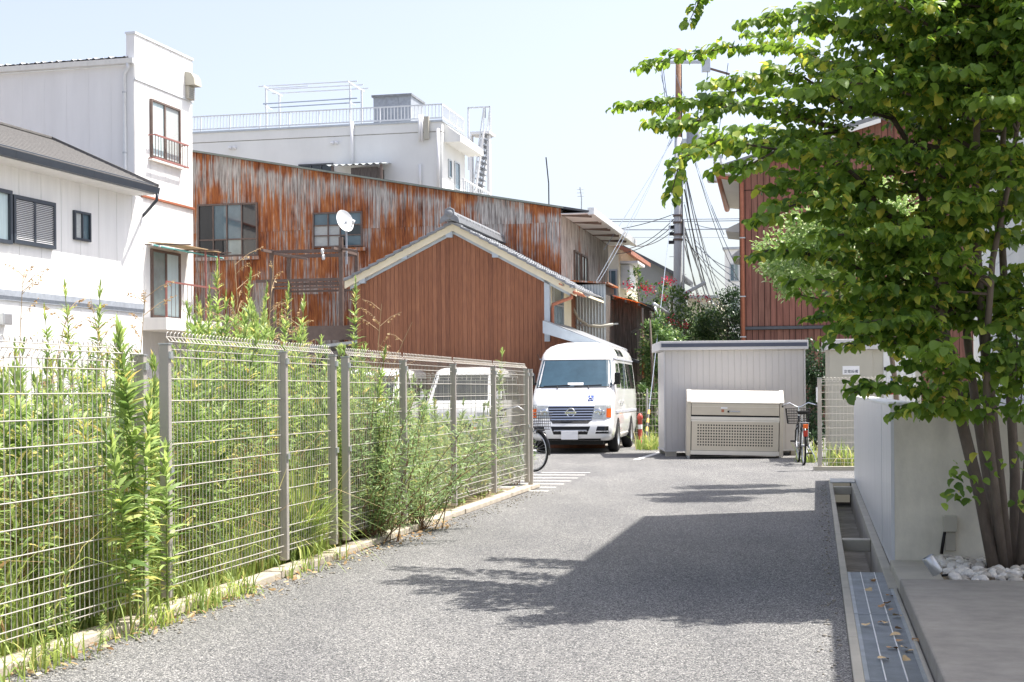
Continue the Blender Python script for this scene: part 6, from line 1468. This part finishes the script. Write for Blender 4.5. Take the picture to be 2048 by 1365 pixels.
# dry stalks
def dry_weed(px, yt, D_, label):
    g_ = at(px, 800, D_); h = hgt(px, yt, D_); t = thing('dry_weed', label, 'weed', (g_.x, g_.y, 0), 0, 'dry brown weed stalks')
    m = MB(); b_ = random.gauss(0, 0.12); pts = [(b_*a*a*h, 0, a*h) for a in (0, .4, .7, .9, 1)]; m.tube(pts, 0.006, 5, 0.002)
    pos = []; dirs = []
    for k in range(9):
        a = random.uniform(0.62, 0.98); az = random.uniform(0, 6.28); l = random.uniform(0.10, 0.28); p0 = Vector((b_*a*a*h, 0, a*h)); p1 = p0 + Vector((math.cos(az)*l, math.sin(az)*l, l*0.6)); m.tube([p0, p0.lerp(p1, .5)+Vector((0, 0, .02)), p1], 0.003, 4, 0.0015)
        for j in range(16):
            u = random.random()*0.7+0.3; pos.append(tuple(p0.lerp(p1, u))); dirs.append((random.gauss(0, 1), random.gauss(0, 1), random.gauss(-.2, .6)))
    m.build('stalk', 'dry_stalk', t)
    V, F = inst(*OVAL, np.array(pos), np.array(dirs), rg.normal(0, 1, (len(pos), 3)), rg.uniform(0.012, 0.028, len(pos))); link('seed_heads', npmesh('seed_heads', V, F), 'leaf_dry', t, kind='stuff')
for px, yt in ((8, 570), (30, 540), (62, 610), (235, 590), (265, 580)): dry_weed(px, yt, random.uniform(10, 12), 'thin dry weed stalk against the white house wall')
for px, yt in ((490, 512), (525, 522), (415, 575), (600, 618), (640, 628), (742, 608), (725, 645)): dry_weed(px, yt, random.uniform(12.5, 15), 'dry brown weed stalk with curled seed heads before the rusty wall')
# mugwort bushes
def mugwort(px, py, h, spread, ns, label, z0=0.0, lean=(0, 0), size=0.05):
    g_ = gnd(px, py); t = thing('mugwort_bush', label, 'bush', (g_.x, g_.y, 0), 0, 'feathery bushes in the thicket' if 'feathery' in label else None); m = MB(); pos = []; dirs = []
    for k in range(ns):
        az = random.uniform(0, 6.28); tilt = min(0.75, abs(random.gauss(0, spread))); hh = h*random.uniform(0.45, 1.0); d = Vector((math.cos(az)*math.sin(tilt)+lean[0], math.sin(az)*math.sin(tilt)+lean[1], math.cos(tilt)))
        b0 = Vector((random.gauss(0, .10), random.gauss(0, .10), 0)); pts = [b0 + d*(hh*a) - Vector((0, 0, 0.22*hh*a*a*math.sin(tilt))) for a in (0, .25, .5, .75, 1)]
        m.tube(pts, 0.005, 4, 0.002)
        for j in range(int(hh*125)):
            u = random.uniform(0.12, 1.0); i = min(3, int(u*4)); p = pts[i].lerp(pts[i+1], u*4-i); side = Vector((random.gauss(0, 1), random.gauss(0, 1), random.gauss(.3, .5))).normalized()
            off = side*random.uniform(0.01, 0.10)*(1.1-u*0.6); pos.append(tuple(p+off)); dirs.append(tuple(side))
    m.build('stems', 'stem_brown', t)
    V, F = inst(*LANCE, np.array(pos), np.array(dirs), np.tile([0, 0, 1.0], (len(pos), 1)) + rg.normal(0, .4, (len(pos), 3)), rg.uniform(size*0.7, size*1.4, len(pos))); link('foliage', npmesh('foliage', V, F), 'leaf_mug', t)
mugwort(745, 1085, 1.5, 0.46, 62, 'big grey-green mugwort bush bursting through the fence at the middle posts', lean=(0.1, -0.02))
mugwort(640, 1095, 1.2, 0.38, 24, 'dark stemmed mugwort bush leaning on the cut mesh panel')
mugwort(830, 1060, 1.15, 0.45, 26, 'mugwort bush spilling over the kerb below the far mesh panels', lean=(0.12, -0.1))
mugwort(950, 990, 0.8, 0.35, 22, 'low leafy bush behind the mesh between the two posts nearest the fence end')
mugwort(1022, 970, 0.75, 0.3, 26, 'low leafy bush behind the last mesh panel by the fence end')
mugwort(880, 1000, 0.9, 0.35, 22, 'grey-green bush growing behind the far mesh panels')
for (p_, q_) in ((-4.4, 9.6), (-4.6, 8.6), (-4.3, 12.4), (-4.5, 14.2)):
    P = dp(p_, q_); 
    px_ = 1024 + P.x/P.y*FPX; py_ = HY - (px_-1024)*math.tan(ROLL) + CAMH*FPX/P.y
    mugwort(px_, py_, 1.25, 0.25, 26, 'feathery green bush among the thicket weeds behind the fence')

# ------------------------------------------------ multi-stem tree on the right
random.seed(31); rt = np.random.default_rng(31)
TB = dp(1.17, 9.95, 0.09)
tree = thing('katsura_tree', 'multi-stem tree with round heart-shaped leaves in the pebble bed', 'tree', tuple(TB))
def W(px, py, D_): return at(px, py, D_) - TB
stems = [
 ([(1990, 1150, 9.60), (1962, 1000, 9.6), (1925, 850, 9.6), (1901, 715, 9.6), (1881, 636, 9.6), (1868, 552, 9.62), (1853, 460, 9.65)], 0.050, 0.030),
 ([(2015, 1150, 9.65), (2003, 1000, 9.7), (1985, 830, 9.7), (1968, 680, 9.7), (1955, 520, 9.7), (1950, 400, 9.7), (1954, 243, 9.7), (1944, 162, 9.7), (1915, 0, 9.7), (1900, -220, 9.7)], 0.048, 0.012),
 ([(2030, 1150, 9.75), (2030, 950, 9.85), (2020, 780, 9.9), (2010, 600, 9.95), (2000, 400, 10), (2010, 200, 10), (2035, -100, 10.0), (2040, -300, 10)], 0.045, 0.010),
 ([(2003, 1150, 9.8), (1982, 1000, 9.9), (1955, 840, 10), (1937, 700, 10.05), (1922, 560, 10.1), (1905, 420, 10.1), (1882, 300, 10.1), (1863, 105, 10.1), (1845, -80, 10.1), (1840, -260, 10.1)], 0.042, 0.010),
 ([(2042, 1150, 9.6), (2055, 950, 9.5), (2075, 700, 9.45), (2095, 400, 9.4), (2100, 100, 9.4), (2090, -200, 9.4)], 0.045, 0.010),
 ([(2008, 1150, 9.6), (1992, 1000, 9.5), (1975, 850, 9.4), (1972, 700, 9.35), (1985, 520, 9.3), (2015, 380, 9.3), (2040, 220, 9.3), (2050, 0, 9.3)], 0.038, 0.010),
 ([(2025, 1150, 9.9), (2050, 1000, 10.0), (2085, 800, 10.1), (2110, 600, 10.2), (2130, 300, 10.2), (2120, 0, 10.2)], 0.040, 0.010)]
SP = []
for pts, r0, r1 in stems:
    r0 *= 0.82; P = [W(*a) for a in pts]; P[0].z = -0.02; MB().tube(P, r0, 10, r1).build('stem', 'bark', tree, True); SP.append((P, r0, r1))
branches = [
 ([(1855, 462, 9.65), (1802, 447, 9.5), (1762, 420, 9.45), (1725, 364, 9.4), (1685, 331, 9.4), (1636, 319, 9.35), (1556, 300, 9.3), (1500, 330, 9.3), (1450, 335, 9.3)], .022, .004),
 ([(1853, 460, 9.65), (1843, 384, 9.7), (1786, 344, 9.75), (1737, 311, 9.8), (1685, 263, 9.85), (1604, 234, 9.9), (1543, 220, 10.05), (1463, 208, 10.2), (1390, 204, 10.3), (1300, 206, 10.4), (1240, 210, 10.4)], .026, .003),
 ([(1882, 300, 10.1), (1814, 283, 10.0), (1786, 238, 9.95), (1705, 178, 10.2), (1665, 141, 10.4), (1604, 97, 10.6), (1543, 93, 10.8), (1463, 95, 11.0), (1357, 112, 11.2), (1290, 136, 11.3)], .022, .003),
 ([(1863, 105, 10.1), (1786, 85, 10.0), (1705, 61, 9.9), (1624, 30, 9.9), (1560, 30, 9.85), (1500, 45, 9.8)], .016, .003),
 ([(1840, -80, 10.1), (1740, -120, 10.0), (1600, -130, 10.3), (1480, -80, 10.6), (1410, -20, 10.8), (1380, 40, 10.8)], .016, .003),
 ([(1786, 238, 9.95), (1700, 215, 9.7), (1600, 150, 9.6), (1520, 150, 9.55), (1430, 165, 9.5)], .012, .003),
 ([(1685, 263, 9.85), (1600, 275, 9.8), (1500, 290, 9.7), (1420, 280, 9.65), (1370, 300, 9.65)], .010, .003),
 ([(1556, 300, 9.3), (1440, 280, 9.25), (1360, 320, 9.2), (1345, 380, 9.2)], .008, .003),
 ([(1463, 208, 10), (1400, 240, 9.9), (1330, 255, 9.9), (1300, 245, 9.9)], .008, .003),
 ([(1762, 420, 9.45), (1700, 420, 9.3), (1620, 400, 9.2), (1560, 420, 9.15), (1525, 440, 9.1)], .012, .003),
 ([(1890, 660, 9.6), (1800, 580, 9.4), (1700, 530, 9.3), (1600, 505, 9.25), (1540, 500, 9.2), (1500, 515, 9.2)], .018, .003),
 ([(1885, 650, 9.6), (1800, 640, 9.35), (1720, 620, 9.25), (1640, 600, 9.2), (1600, 590, 9.2)], .014, .003),
 ([(1900, 710, 9.6), (1820, 690, 9.4), (1750, 680, 9.3), (1690, 690, 9.25)], .012, .003),
 ([(1930, 850, 9.6), (1860, 790, 9.35), (1790, 775, 9.2), (1735, 775, 9.1), (1700, 790, 9.1)], .012, .003),
 ([(1925, 840, 9.6), (1880, 815, 9.3), (1830, 815, 9.15), (1800, 825, 9.1)], .010, .003),
 ([(1870, 560, 9.6), (1780, 500, 9.3), (1700, 470, 9.1), (1640, 470, 9.0)], .014, .003),
 ([(1950, 400, 9.7), (1880, 350, 9.3), (1800, 310, 9.1), (1740, 310, 9.0)], .014, .003),
 ([(1954, 243, 9.7), (1880, 190, 9.4), (1780, 150, 9.2), (1700, 130, 9.1), (1640, 120, 9.1)], .014, .003),
 ([(1915, 0, 9.7), (1820, -40, 9.4), (1720, -20, 9.3), (1620, 30, 9.3)], .012, .003),
 ([(1843, 384, 9.7), (1760, 385, 9.5), (1680, 375, 9.4), (1600, 365, 9.3), (1545, 375, 9.3)], .010, .003),
 ([(1786, 344, 9.75), (1700, 345, 9.9), (1620, 350, 10.0), (1560, 345, 10.1)], .010, .003),
 ([(1950, 300, 9.9), (1850, 240, 10.5), (1740, 215, 11.0), (1640, 190, 11.4), (1520, 175, 11.7), (1430, 190, 11.8)], .014, .003),
 ([(1945, 200, 9.9), (1850, 120, 10.6), (1740, 60, 11.2), (1620, 60, 11.6), (1500, 70, 11.8)], .014, .003),
 ([(1882, 300, 10.1), (1780, 300, 10.5), (1680, 290, 10.9), (1560, 260, 11.2), (1470, 260, 11.3)], .012, .003),
 ([(1900, -150, 9.7), (1830, -120, 9.2), (1740, -90, 8.8), (1640, -60, 8.6)], .012, .003),
 ([(1954, 243, 9.7), (1850, 200, 9.2), (1760, 170, 8.95), (1680, 165, 8.8), (1610, 180, 8.75)], .012, .003),
 ([(1944, 162, 9.7), (1870, 60, 9.15), (1790, 5, 8.9), (1700, -15, 8.8), (1630, 10, 8.75)], .012, .003),
 ([(1915, 0, 9.7), (1850, -100, 9.2), (1780, -140, 8.95), (1690, -120, 8.85)], .012, .003),
 ([(1890, 690, 9.6), (1820, 650, 9.2), (1760, 640, 9.0), (1690, 655, 8.95), (1655, 680, 8.9)], .010, .003),
 ([(1880, 620, 9.6), (1800, 590, 9.2), (1720, 575, 9.0), (1650, 560, 8.95), (1590, 560, 8.9)], .010, .003),
 ([(2010, 600, 9.9), (2030, 640, 9.4), (2035, 700, 9.1), (2030, 760, 9.0)], .010, .003),
 ([(2020, 700, 9.9), (2045, 760, 9.4), (2040, 830, 9.2)], .008, .003),
 ([(1940, 160, 9.7), (1860, 60, 9.3), (1780, 30, 9.2), (1700, 40, 9.1)], .012, .003)]
BR = []
for pts, r0, r1 in branches:
    P = [W(*a) for a in pts]; MB().tube(P, r0, 7, r1).build('branch', 'bark_dark', tree, True); BR.append(P)
# further limbs from the stems, spread round the crown
nb_ = 0
while nb_ < 140:
    P, r0, r1 = SP[int(rt.integers(0, len(SP)))]; i = int(rt.integers(2, len(P)-1)); s0 = P[i].lerp(P[i+1] if i+1 < len(P) else P[i], float(rt.uniform(0, 1)))
    if s0.z < 1.15 or (65 <= nb_ < 105 and s0.z < 2.9): continue
    az = float(rt.uniform(0, 6.28)) if not 65 <= nb_ < 105 else float(rt.uniform(3.3, 5.2)); l = float(rt.uniform(0.5, 1.05))*(1.0 if s0.z < 3.6 else 0.7); d = Vector((math.cos(az), math.sin(az), float(rt.uniform(0.0, 0.45))))
    e = s0 + d*l
    wpos = e + TB
    # keep clear of the wall of the building behind
    if wpos.x*CA - wpos.y*SA > 1.55: continue
    pxe = 1024 + wpos.x/wpos.y*FPX; pye = HY - (wpos.z-CAMH)/wpos.y*FPX
    if (nb_ >= 105 and (pxe < 1800 or pye > 640)) or pxe < 1600 or (pye > 800) or (pxe < 1720 and pye > 690): continue
    if pxe > 1800 and pye > 520 and wpos.y < 9.75 and rt.random() < 0.6: continue
    Q = [s0 + d*(l*a) + Vector((0, 0, -0.18*a*a*l)) for a in (0, .3, .6, .85, 1)]
    MB().tube(Q, .011, 6, .003).build('branch', 'bark_dark', tree, True); BR.append(Q); nb_ += 1
pos = []; xd = []; nr = []; tw = []
for P in BR:
    L = [0.0]
    for a, b_ in zip(P[:-1], P[1:]): L.append(L[-1] + (b_-a).length)
    tot = L[-1]; s = tot*0.16
    while s < tot:
        i = max(k for k in range(len(L)-1) if L[k] <= s); f_ = (s-L[i])/(L[i+1]-L[i]); base = P[i].lerp(P[i+1], f_); tan = (P[i+1]-P[i]).normalized()
        rem = (tot - s)/tot
        for sgn in (-1, 1):
            lat = tan.cross(Vector((0, 0, 1))).normalized()*sgn
            tl_ = (0.07 + 0.22*min(1, rem*1.4+0.15))*float(rt.uniform(0.5, 1.2)); td = (tan*float(rt.uniform(0.3, 0.9)) + lat*float(rt.uniform(0.25, 1.0)) + Vector((0, 0, float(rt.uniform(-0.15, 0.30))))).normalized()
            tw.append((base, base+td*tl_)); m_ = max(2, int(tl_/0.042))
            for j in range(m_+1):
                u = (j+0.5)/(m_+0.5)
                for sg2 in (-1, 1):
                    if rt.random() < 0.18: continue
                    p0 = base + td*(tl_*min(1, u)); sd = td.cross(Vector((0, 0, 1))).normalized()*sg2
                    st2 = (sd*0.8 + td*0.5 + Vector((0, 0, float(rt.normal(0.0, 0.15))))).normalized(); p1 = p0 + st2*0.022
                    pos.append(p1[:]); ld = st2 + Vector((0, 0, float(rt.normal(-0.75, 0.35)))); xd.append(ld[:]); nr.append((sd*-0.15 + Vector((float(rt.normal(0, .3)), float(rt.normal(0, .3)), 1.0)))[:])
        s += float(rt.uniform(0.045, 0.085))
tm = MB()
for a, b_ in tw: tm.add([a + Vector((0, 0, .0018)), a - Vector((0.0016, 0, .001)), a - Vector((-0.0016, 0, .001)), b_], [(0, 1, 3), (1, 2, 3), (2, 0, 3)])
tm.build('twigs', 'bark_dark', tree, kind='stuff')
# a few shoots on the lower stems
for px, py, D_ in ((1925, 960, 9.45), (1940, 985, 9.4), (1905, 985, 9.4), (2035, 1000, 9.4), (2040, 920, 9.35), (1975, 930, 9.35), (1915, 935, 9.4)):
    c_ = W(px, py, D_)
    for k in range(7): pos.append((c_ + Vector((random.gauss(0, .04), random.gauss(0, .03), random.gauss(0, .045))))[:]); xd.append((random.gauss(0, .6), random.gauss(-.2, .5), -.6)); nr.append((random.gauss(0, .4), -0.3, 1.0))
pos = np.array(pos); xd = np.array(xd); nr = np.array(nr); sc = rt.uniform(0.034, 0.074, len(pos))
print('tree leaves', len(pos))
wp = pos + np.array(TB); pxs = 1024 + wp[:, 0]/wp[:, 1]*FPX; pys = HY - (wp[:, 2]-CAMH)/wp[:, 1]*FPX
vis = (pxs > 1220) & (pxs < 2060) & (pys > -10) & (pys < 1140); key = np.where(vis, wp[:, 1] - sc*6, 99)
near = np.argsort(key)[:290]; mask = np.ones(len(pos), bool); mask[near] = False
HEART2 = strip([-0.04, 0.12, 0.45, 0.78, 0.96], [0.16, 0.36, 0.44, 0.30, 0.02], [0, 0.02, 0.05, -0.06, -0.26], 0.55)
m1 = mask & (rt.random(len(pos)) < 0.55); m2 = mask & ~m1
V, F = merge([inst(*HEART, pos[m1], xd[m1], nr[m1], sc[m1]), inst(*HEART2, pos[m2], xd[m2], nr[m2], sc[m2])])
link('crown', npmesh('crown', V, F), 'leaf_tree', tree, True, kind='stuff')
lms = []
lm = npmesh('leaf', *HEART); lm.materials.append(MATS['leaf_tree']); lm.polygons.foreach_set('use_smooth', [True]*len(lm.polygons))
for i in near:
    x = Vector(xd[i]).normalized(); y = Vector(nr[i]).cross(x).normalized(); z = x.cross(y)
    o = bpy.data.objects.new('leaf', lm); C.objects.link(o); o.parent = tree
    M4 = Matrix((x*sc[i], y*sc[i], z*sc[i])).transposed().to_4x4(); M4.translation = Vector(pos[i]); o.matrix_basis = M4
# fallen leaves on the grate and slab
FL_ = bpy.data.meshes.new('fallen_leaf'); T_, Fa = HEART; FL_.from_pydata([tuple(v) for v in T_], [], [tuple(f) for f in Fa]); FL_.materials.append(MATS['dead_leaf'])
FL2 = FL_.copy(); FL2.materials.clear(); FL2.materials.append(MATS['dead_leaf_b'])
for px, py in ((1743, 1160), (1775, 1208), (1765, 1215), (1788, 1232), (1772, 1245), (1792, 1258), (1770, 1245), (1800, 1270), (1797, 1284), (1812, 1297), (1735, 1178), (1758, 1318), (1826, 1302), (1778, 1297), (1774, 1192), (1830, 1278), (1750, 1160), (1815, 1316), (1732, 1252), (1780, 1222), (1835, 1283)):
    g_ = gnd(px, py, 0.012); o = bpy.data.objects.new('fallen_leaf', random.choice((FL_, FL2))); C.objects.link(o)
    o.location = (g_.x, g_.y, 0.014); s = random.uniform(0.03, 0.055); o.scale = (s, s, s); o.rotation_euler = (random.gauss(0, .25), random.gauss(0, .25), random.uniform(0, 6.28)); tag(o, 'dry fallen leaf lying on the steel drain grate', 'leaf', 'fallen leaves on the grate')

# ------------------------------------------------ background trees and shrubs
def crown(name, label, cat, blobs, n, size, m, base, trunk=None, tmpl=OVAL, group=None, flowers=None, clumps=22, gap=0.16):
    """blobs: (px, py, D, radius m, radius z)"""
    b0 = Vector(base); t = thing(name, label, cat, tuple(b0), 0, group); pos = []; dirs = []
    tot = sum(b[3]**2 for b in blobs)
    for px, py, D_, r, rz in blobs:
        c = at(px, py, D_); k = int(n*r*r/tot)
        cs = []
        for _ in range(clumps):
            v = norm(rg.normal(0, 1, 3)); cs.append(np.array(c) + v*np.array([r, r, rz])*rg.uniform(0.55, 1.0))
        cs = np.array(cs); ch_ = rg.integers(0, clumps, k); P = cs[ch_] + rg.normal(0, gap*r*1.3, (k, 3)); pos.append(P); d = norm(P - np.array(c)) + rg.normal(0, .6, (k, 3)); d[:, 2] -= 0.2; dirs.append(d)
    pos = np.vstack(pos); dirs = np.vstack(dirs); keep = pos[:, 2] > 0.05; pos = pos[keep]; dirs = dirs[keep]
    nrm_ = np.tile([0, 0, 1.0], (len(pos), 1)) + rg.normal(0, .5, (len(pos), 3))
    V, F = inst(*tmpl, pos - np.array(b0), dirs, nrm_, rg.uniform(size*.7, size*1.2, len(pos))); link('crown', npmesh('crown', V, F), m, t, kind='stuff')
    for pts, r0, r1 in (trunk or []): MB().tube([at(*a) - b0 for a in pts], r0, 8, r1).build('trunk', 'bark', t, True)
    for px, py, D_, r in (flowers or []):
        c = np.array(at(px, py, D_)); P = c + rg.normal(0, r*0.6, (36, 3))*np.array([1.2, .6, .8]); V, F = inst(*OVAL, P-np.array(b0), rg.normal(0, 1, (36, 3)), rg.normal(0, 1, (36, 3)), rg.uniform(.04, .08, 36)); link('flower_cluster', npmesh('flower_cluster', V, F), 'petal', t, kind='stuff')
    return t
gb_ = lambda px, D_: (at(px, 800, D_).x, at(px, 800, D_).y, 0)
crown('slender_tree', 'slender tree with fine pale sunlit leaves behind the low wall', 'tree', [(1700, 430, 18.8, 0.36, 0.32), (1760, 400, 18.8, 0.34, 0.30), (1610, 525, 18.4, 0.36, 0.26), (1660, 480, 18.8, 0.36, 0.27), (1560, 510, 18.4, 0.26, 0.24), (1590, 565, 18.4, 0.24, 0.19), (1730, 490, 18.8, 0.38, 0.30), (1800, 440, 19.0, 0.36, 0.30), (1700, 560, 18.8, 0.30, 0.21), (1830, 520, 19.0, 0.34, 0.34), (1640, 470, 17.5, .42, .3), (1590, 520, 17.6, .36, .25), (1720, 460, 20.0, .45, .3), (1640, 500, 19.8, .4, .3), (1690, 420, 17.8, .4, .3)], 21000, 0.06, 'leaf_pale', gb_(1800, 18.8),
      [([(1800, 905, 18.8), (1790, 760, 18.8), (1770, 620, 18.8), (1740, 500, 18.8), (1700, 420, 18.8)], .04, .012), ([(1775, 640, 18.8), (1690, 560, 18.6), (1610, 525, 18.4), (1555, 510, 18.4)], .018, .006), ([(1785, 700, 18.8), (1815, 560, 18.9), (1805, 440, 19.0)], .022, .008)], OVAL)
crown('crape_myrtle', 'tall shrub with clusters of crimson flowers behind the utility pole', 'shrub', [(1278, 600, 45, .35, .6), (1300, 640, 45, .5, .5), (1330, 660, 45, .5, .5), (1272, 562, 45, .2, .4), (1322, 590, 45, .28, .4), (1390, 640, 45, .55, .5), (1420, 655, 45, .5, .45), (1385, 690, 45, .7, .5), (1320, 720, 43, .9, .6), (1350, 610, 44, .4, .5)], 9000, 0.10, 'leaf_bush', gb_(1330, 44),
      [([(1330, 850, 44), (1325, 720, 44), (1300, 620, 44)], .06, .02), ([(1335, 850, 44), (1350, 700, 44), (1385, 640, 45)], .06, .02), ([(1328, 850, 44), (1290, 700, 44), (1275, 570, 44)], .05, .015)], OVAL, None,
      [(1289, 574, 43.4, .14), (1300, 582, 43.4, .13), (1342, 565, 43.4, .16), (1255, 572, 43.5, .12), (1337, 642, 43, .2), (1368, 652, 43, .13), (1330, 560, 43.5, .12), (1390, 590, 44.2, .15), (1410, 598, 44.2, .12), (1368, 596, 44.2, .10), (1330, 595, 43.4, .1)])
crown('laurel_bush', 'dark rounded evergreen bush at the corner of the red clad house', 'bush', [(1450, 620, 50, .75, .6), (1465, 650, 50, .7, .6), (1440, 670, 50, .8, .6), (1470, 610, 50, .5, .45)], 5000, 0.10, 'leaf_dark', gb_(1455, 50), [([(1455, 850, 50), (1455, 640, 50)], .07, .03)])
crown('camellia_bush', 'leafy sunlit bush growing between the van and the shed', 'bush', [(1312, 670, 37, .35, .5), (1312, 720, 37, .38, .5), (1320, 770, 37, .4, .5), (1298, 800, 36, .25, .4), (1335, 700, 38, .4, .5), (1300, 850, 36, .3, .3)], 8000, 0.085, 'leaf_bush', gb_(1308, 36), [([(1306, 890, 36), (1305, 740, 36), (1300, 640, 36)], .05, .02)])
crown('evergreen_hedge', 'dark evergreen hedge filling the gap between shed and cubicle cabinet', 'hedge', [(1625, 780, 31, .35, .5), (1635, 720, 31, .35, .4), (1640, 830, 31, .35, .5), (1618, 850, 31, .3, .4), (1650, 760, 31, .35, .5), (1630, 890, 30.5, .3, .3)], 6000, 0.07, 'leaf_dark', gb_(1630, 31), [([(1630, 905, 31), (1632, 740, 31)], .04, .015)])
crown('far_tree_row', 'distant green tree mass above the far house roofs', 'trees', [(1400, 655, 58, .9, .6), (1425, 668, 58, .8, .6), (1360, 690, 55, 1.0, .7)], 3000, 0.12, 'leaf_bush', gb_(1400, 58), [([(1400, 800, 58), (1400, 660, 58)], .1, .04)])
for (px, py, D_) in ((1622, 922, 25.6), (1690, 928, 24.3), (1672, 930, 24.4), (1300, 905, 31.5), (1310, 902, 32), (1288, 903, 32)):
    g_ = at(px, 800, D_); n_ = 70; Pq = (g_.x*CA - g_.y*SA, g_.x*SA + g_.y*CA)
    grass('grass_tuft', n_, lambda Pq=Pq: (Pq[0]+random.gauss(0, .10), Pq[1]+random.gauss(0, .08)), (0.2, 0.55), 'leaf_grass', 'green grass tufts growing at the foot of the small fences', 0.5, 1.8)
# narrow verge strip behind van

# loose grit along the kerb and the gutter edge
VV = []; FF = []; n0 = 0; random.seed(77)
Vs = V0; Fs = F0
ic = bmesh.new(); bmesh.ops.create_icosphere(ic, subdivisions=1, radius=1.0); Vs = np.array([v.co[:] for v in ic.verts]); Fs = np.array([[v.index for v in f.verts] for f in ic.faces]); ic.free()
for k in range(1000):
    if random.random() < 0.8: p_, q_ = -3.50 + abs(random.gauss(0, 0.12)), random.uniform(5, 18.6)
    else: p_, q_ = 0.10 - abs(random.gauss(0, 0.05)), random.uniform(5, 20)
    s_ = random.uniform(0.003, 0.011); P = dp(p_, q_); V = Vs*[s_*random.uniform(.8, 1.4), s_, s_*.7] + [P.x, P.y, s_*0.4]; VV.append(V); FF.append(Fs+n0); n0 += len(Vs)
o = link('kerb_gravel', npmesh('kerb_gravel', np.vstack(VV), np.vstack(FF)), 'channel_concrete'); tag(o, 'loose grey grit scattered along the foot of the fence kerb', 'gravel', None, 'stuff')
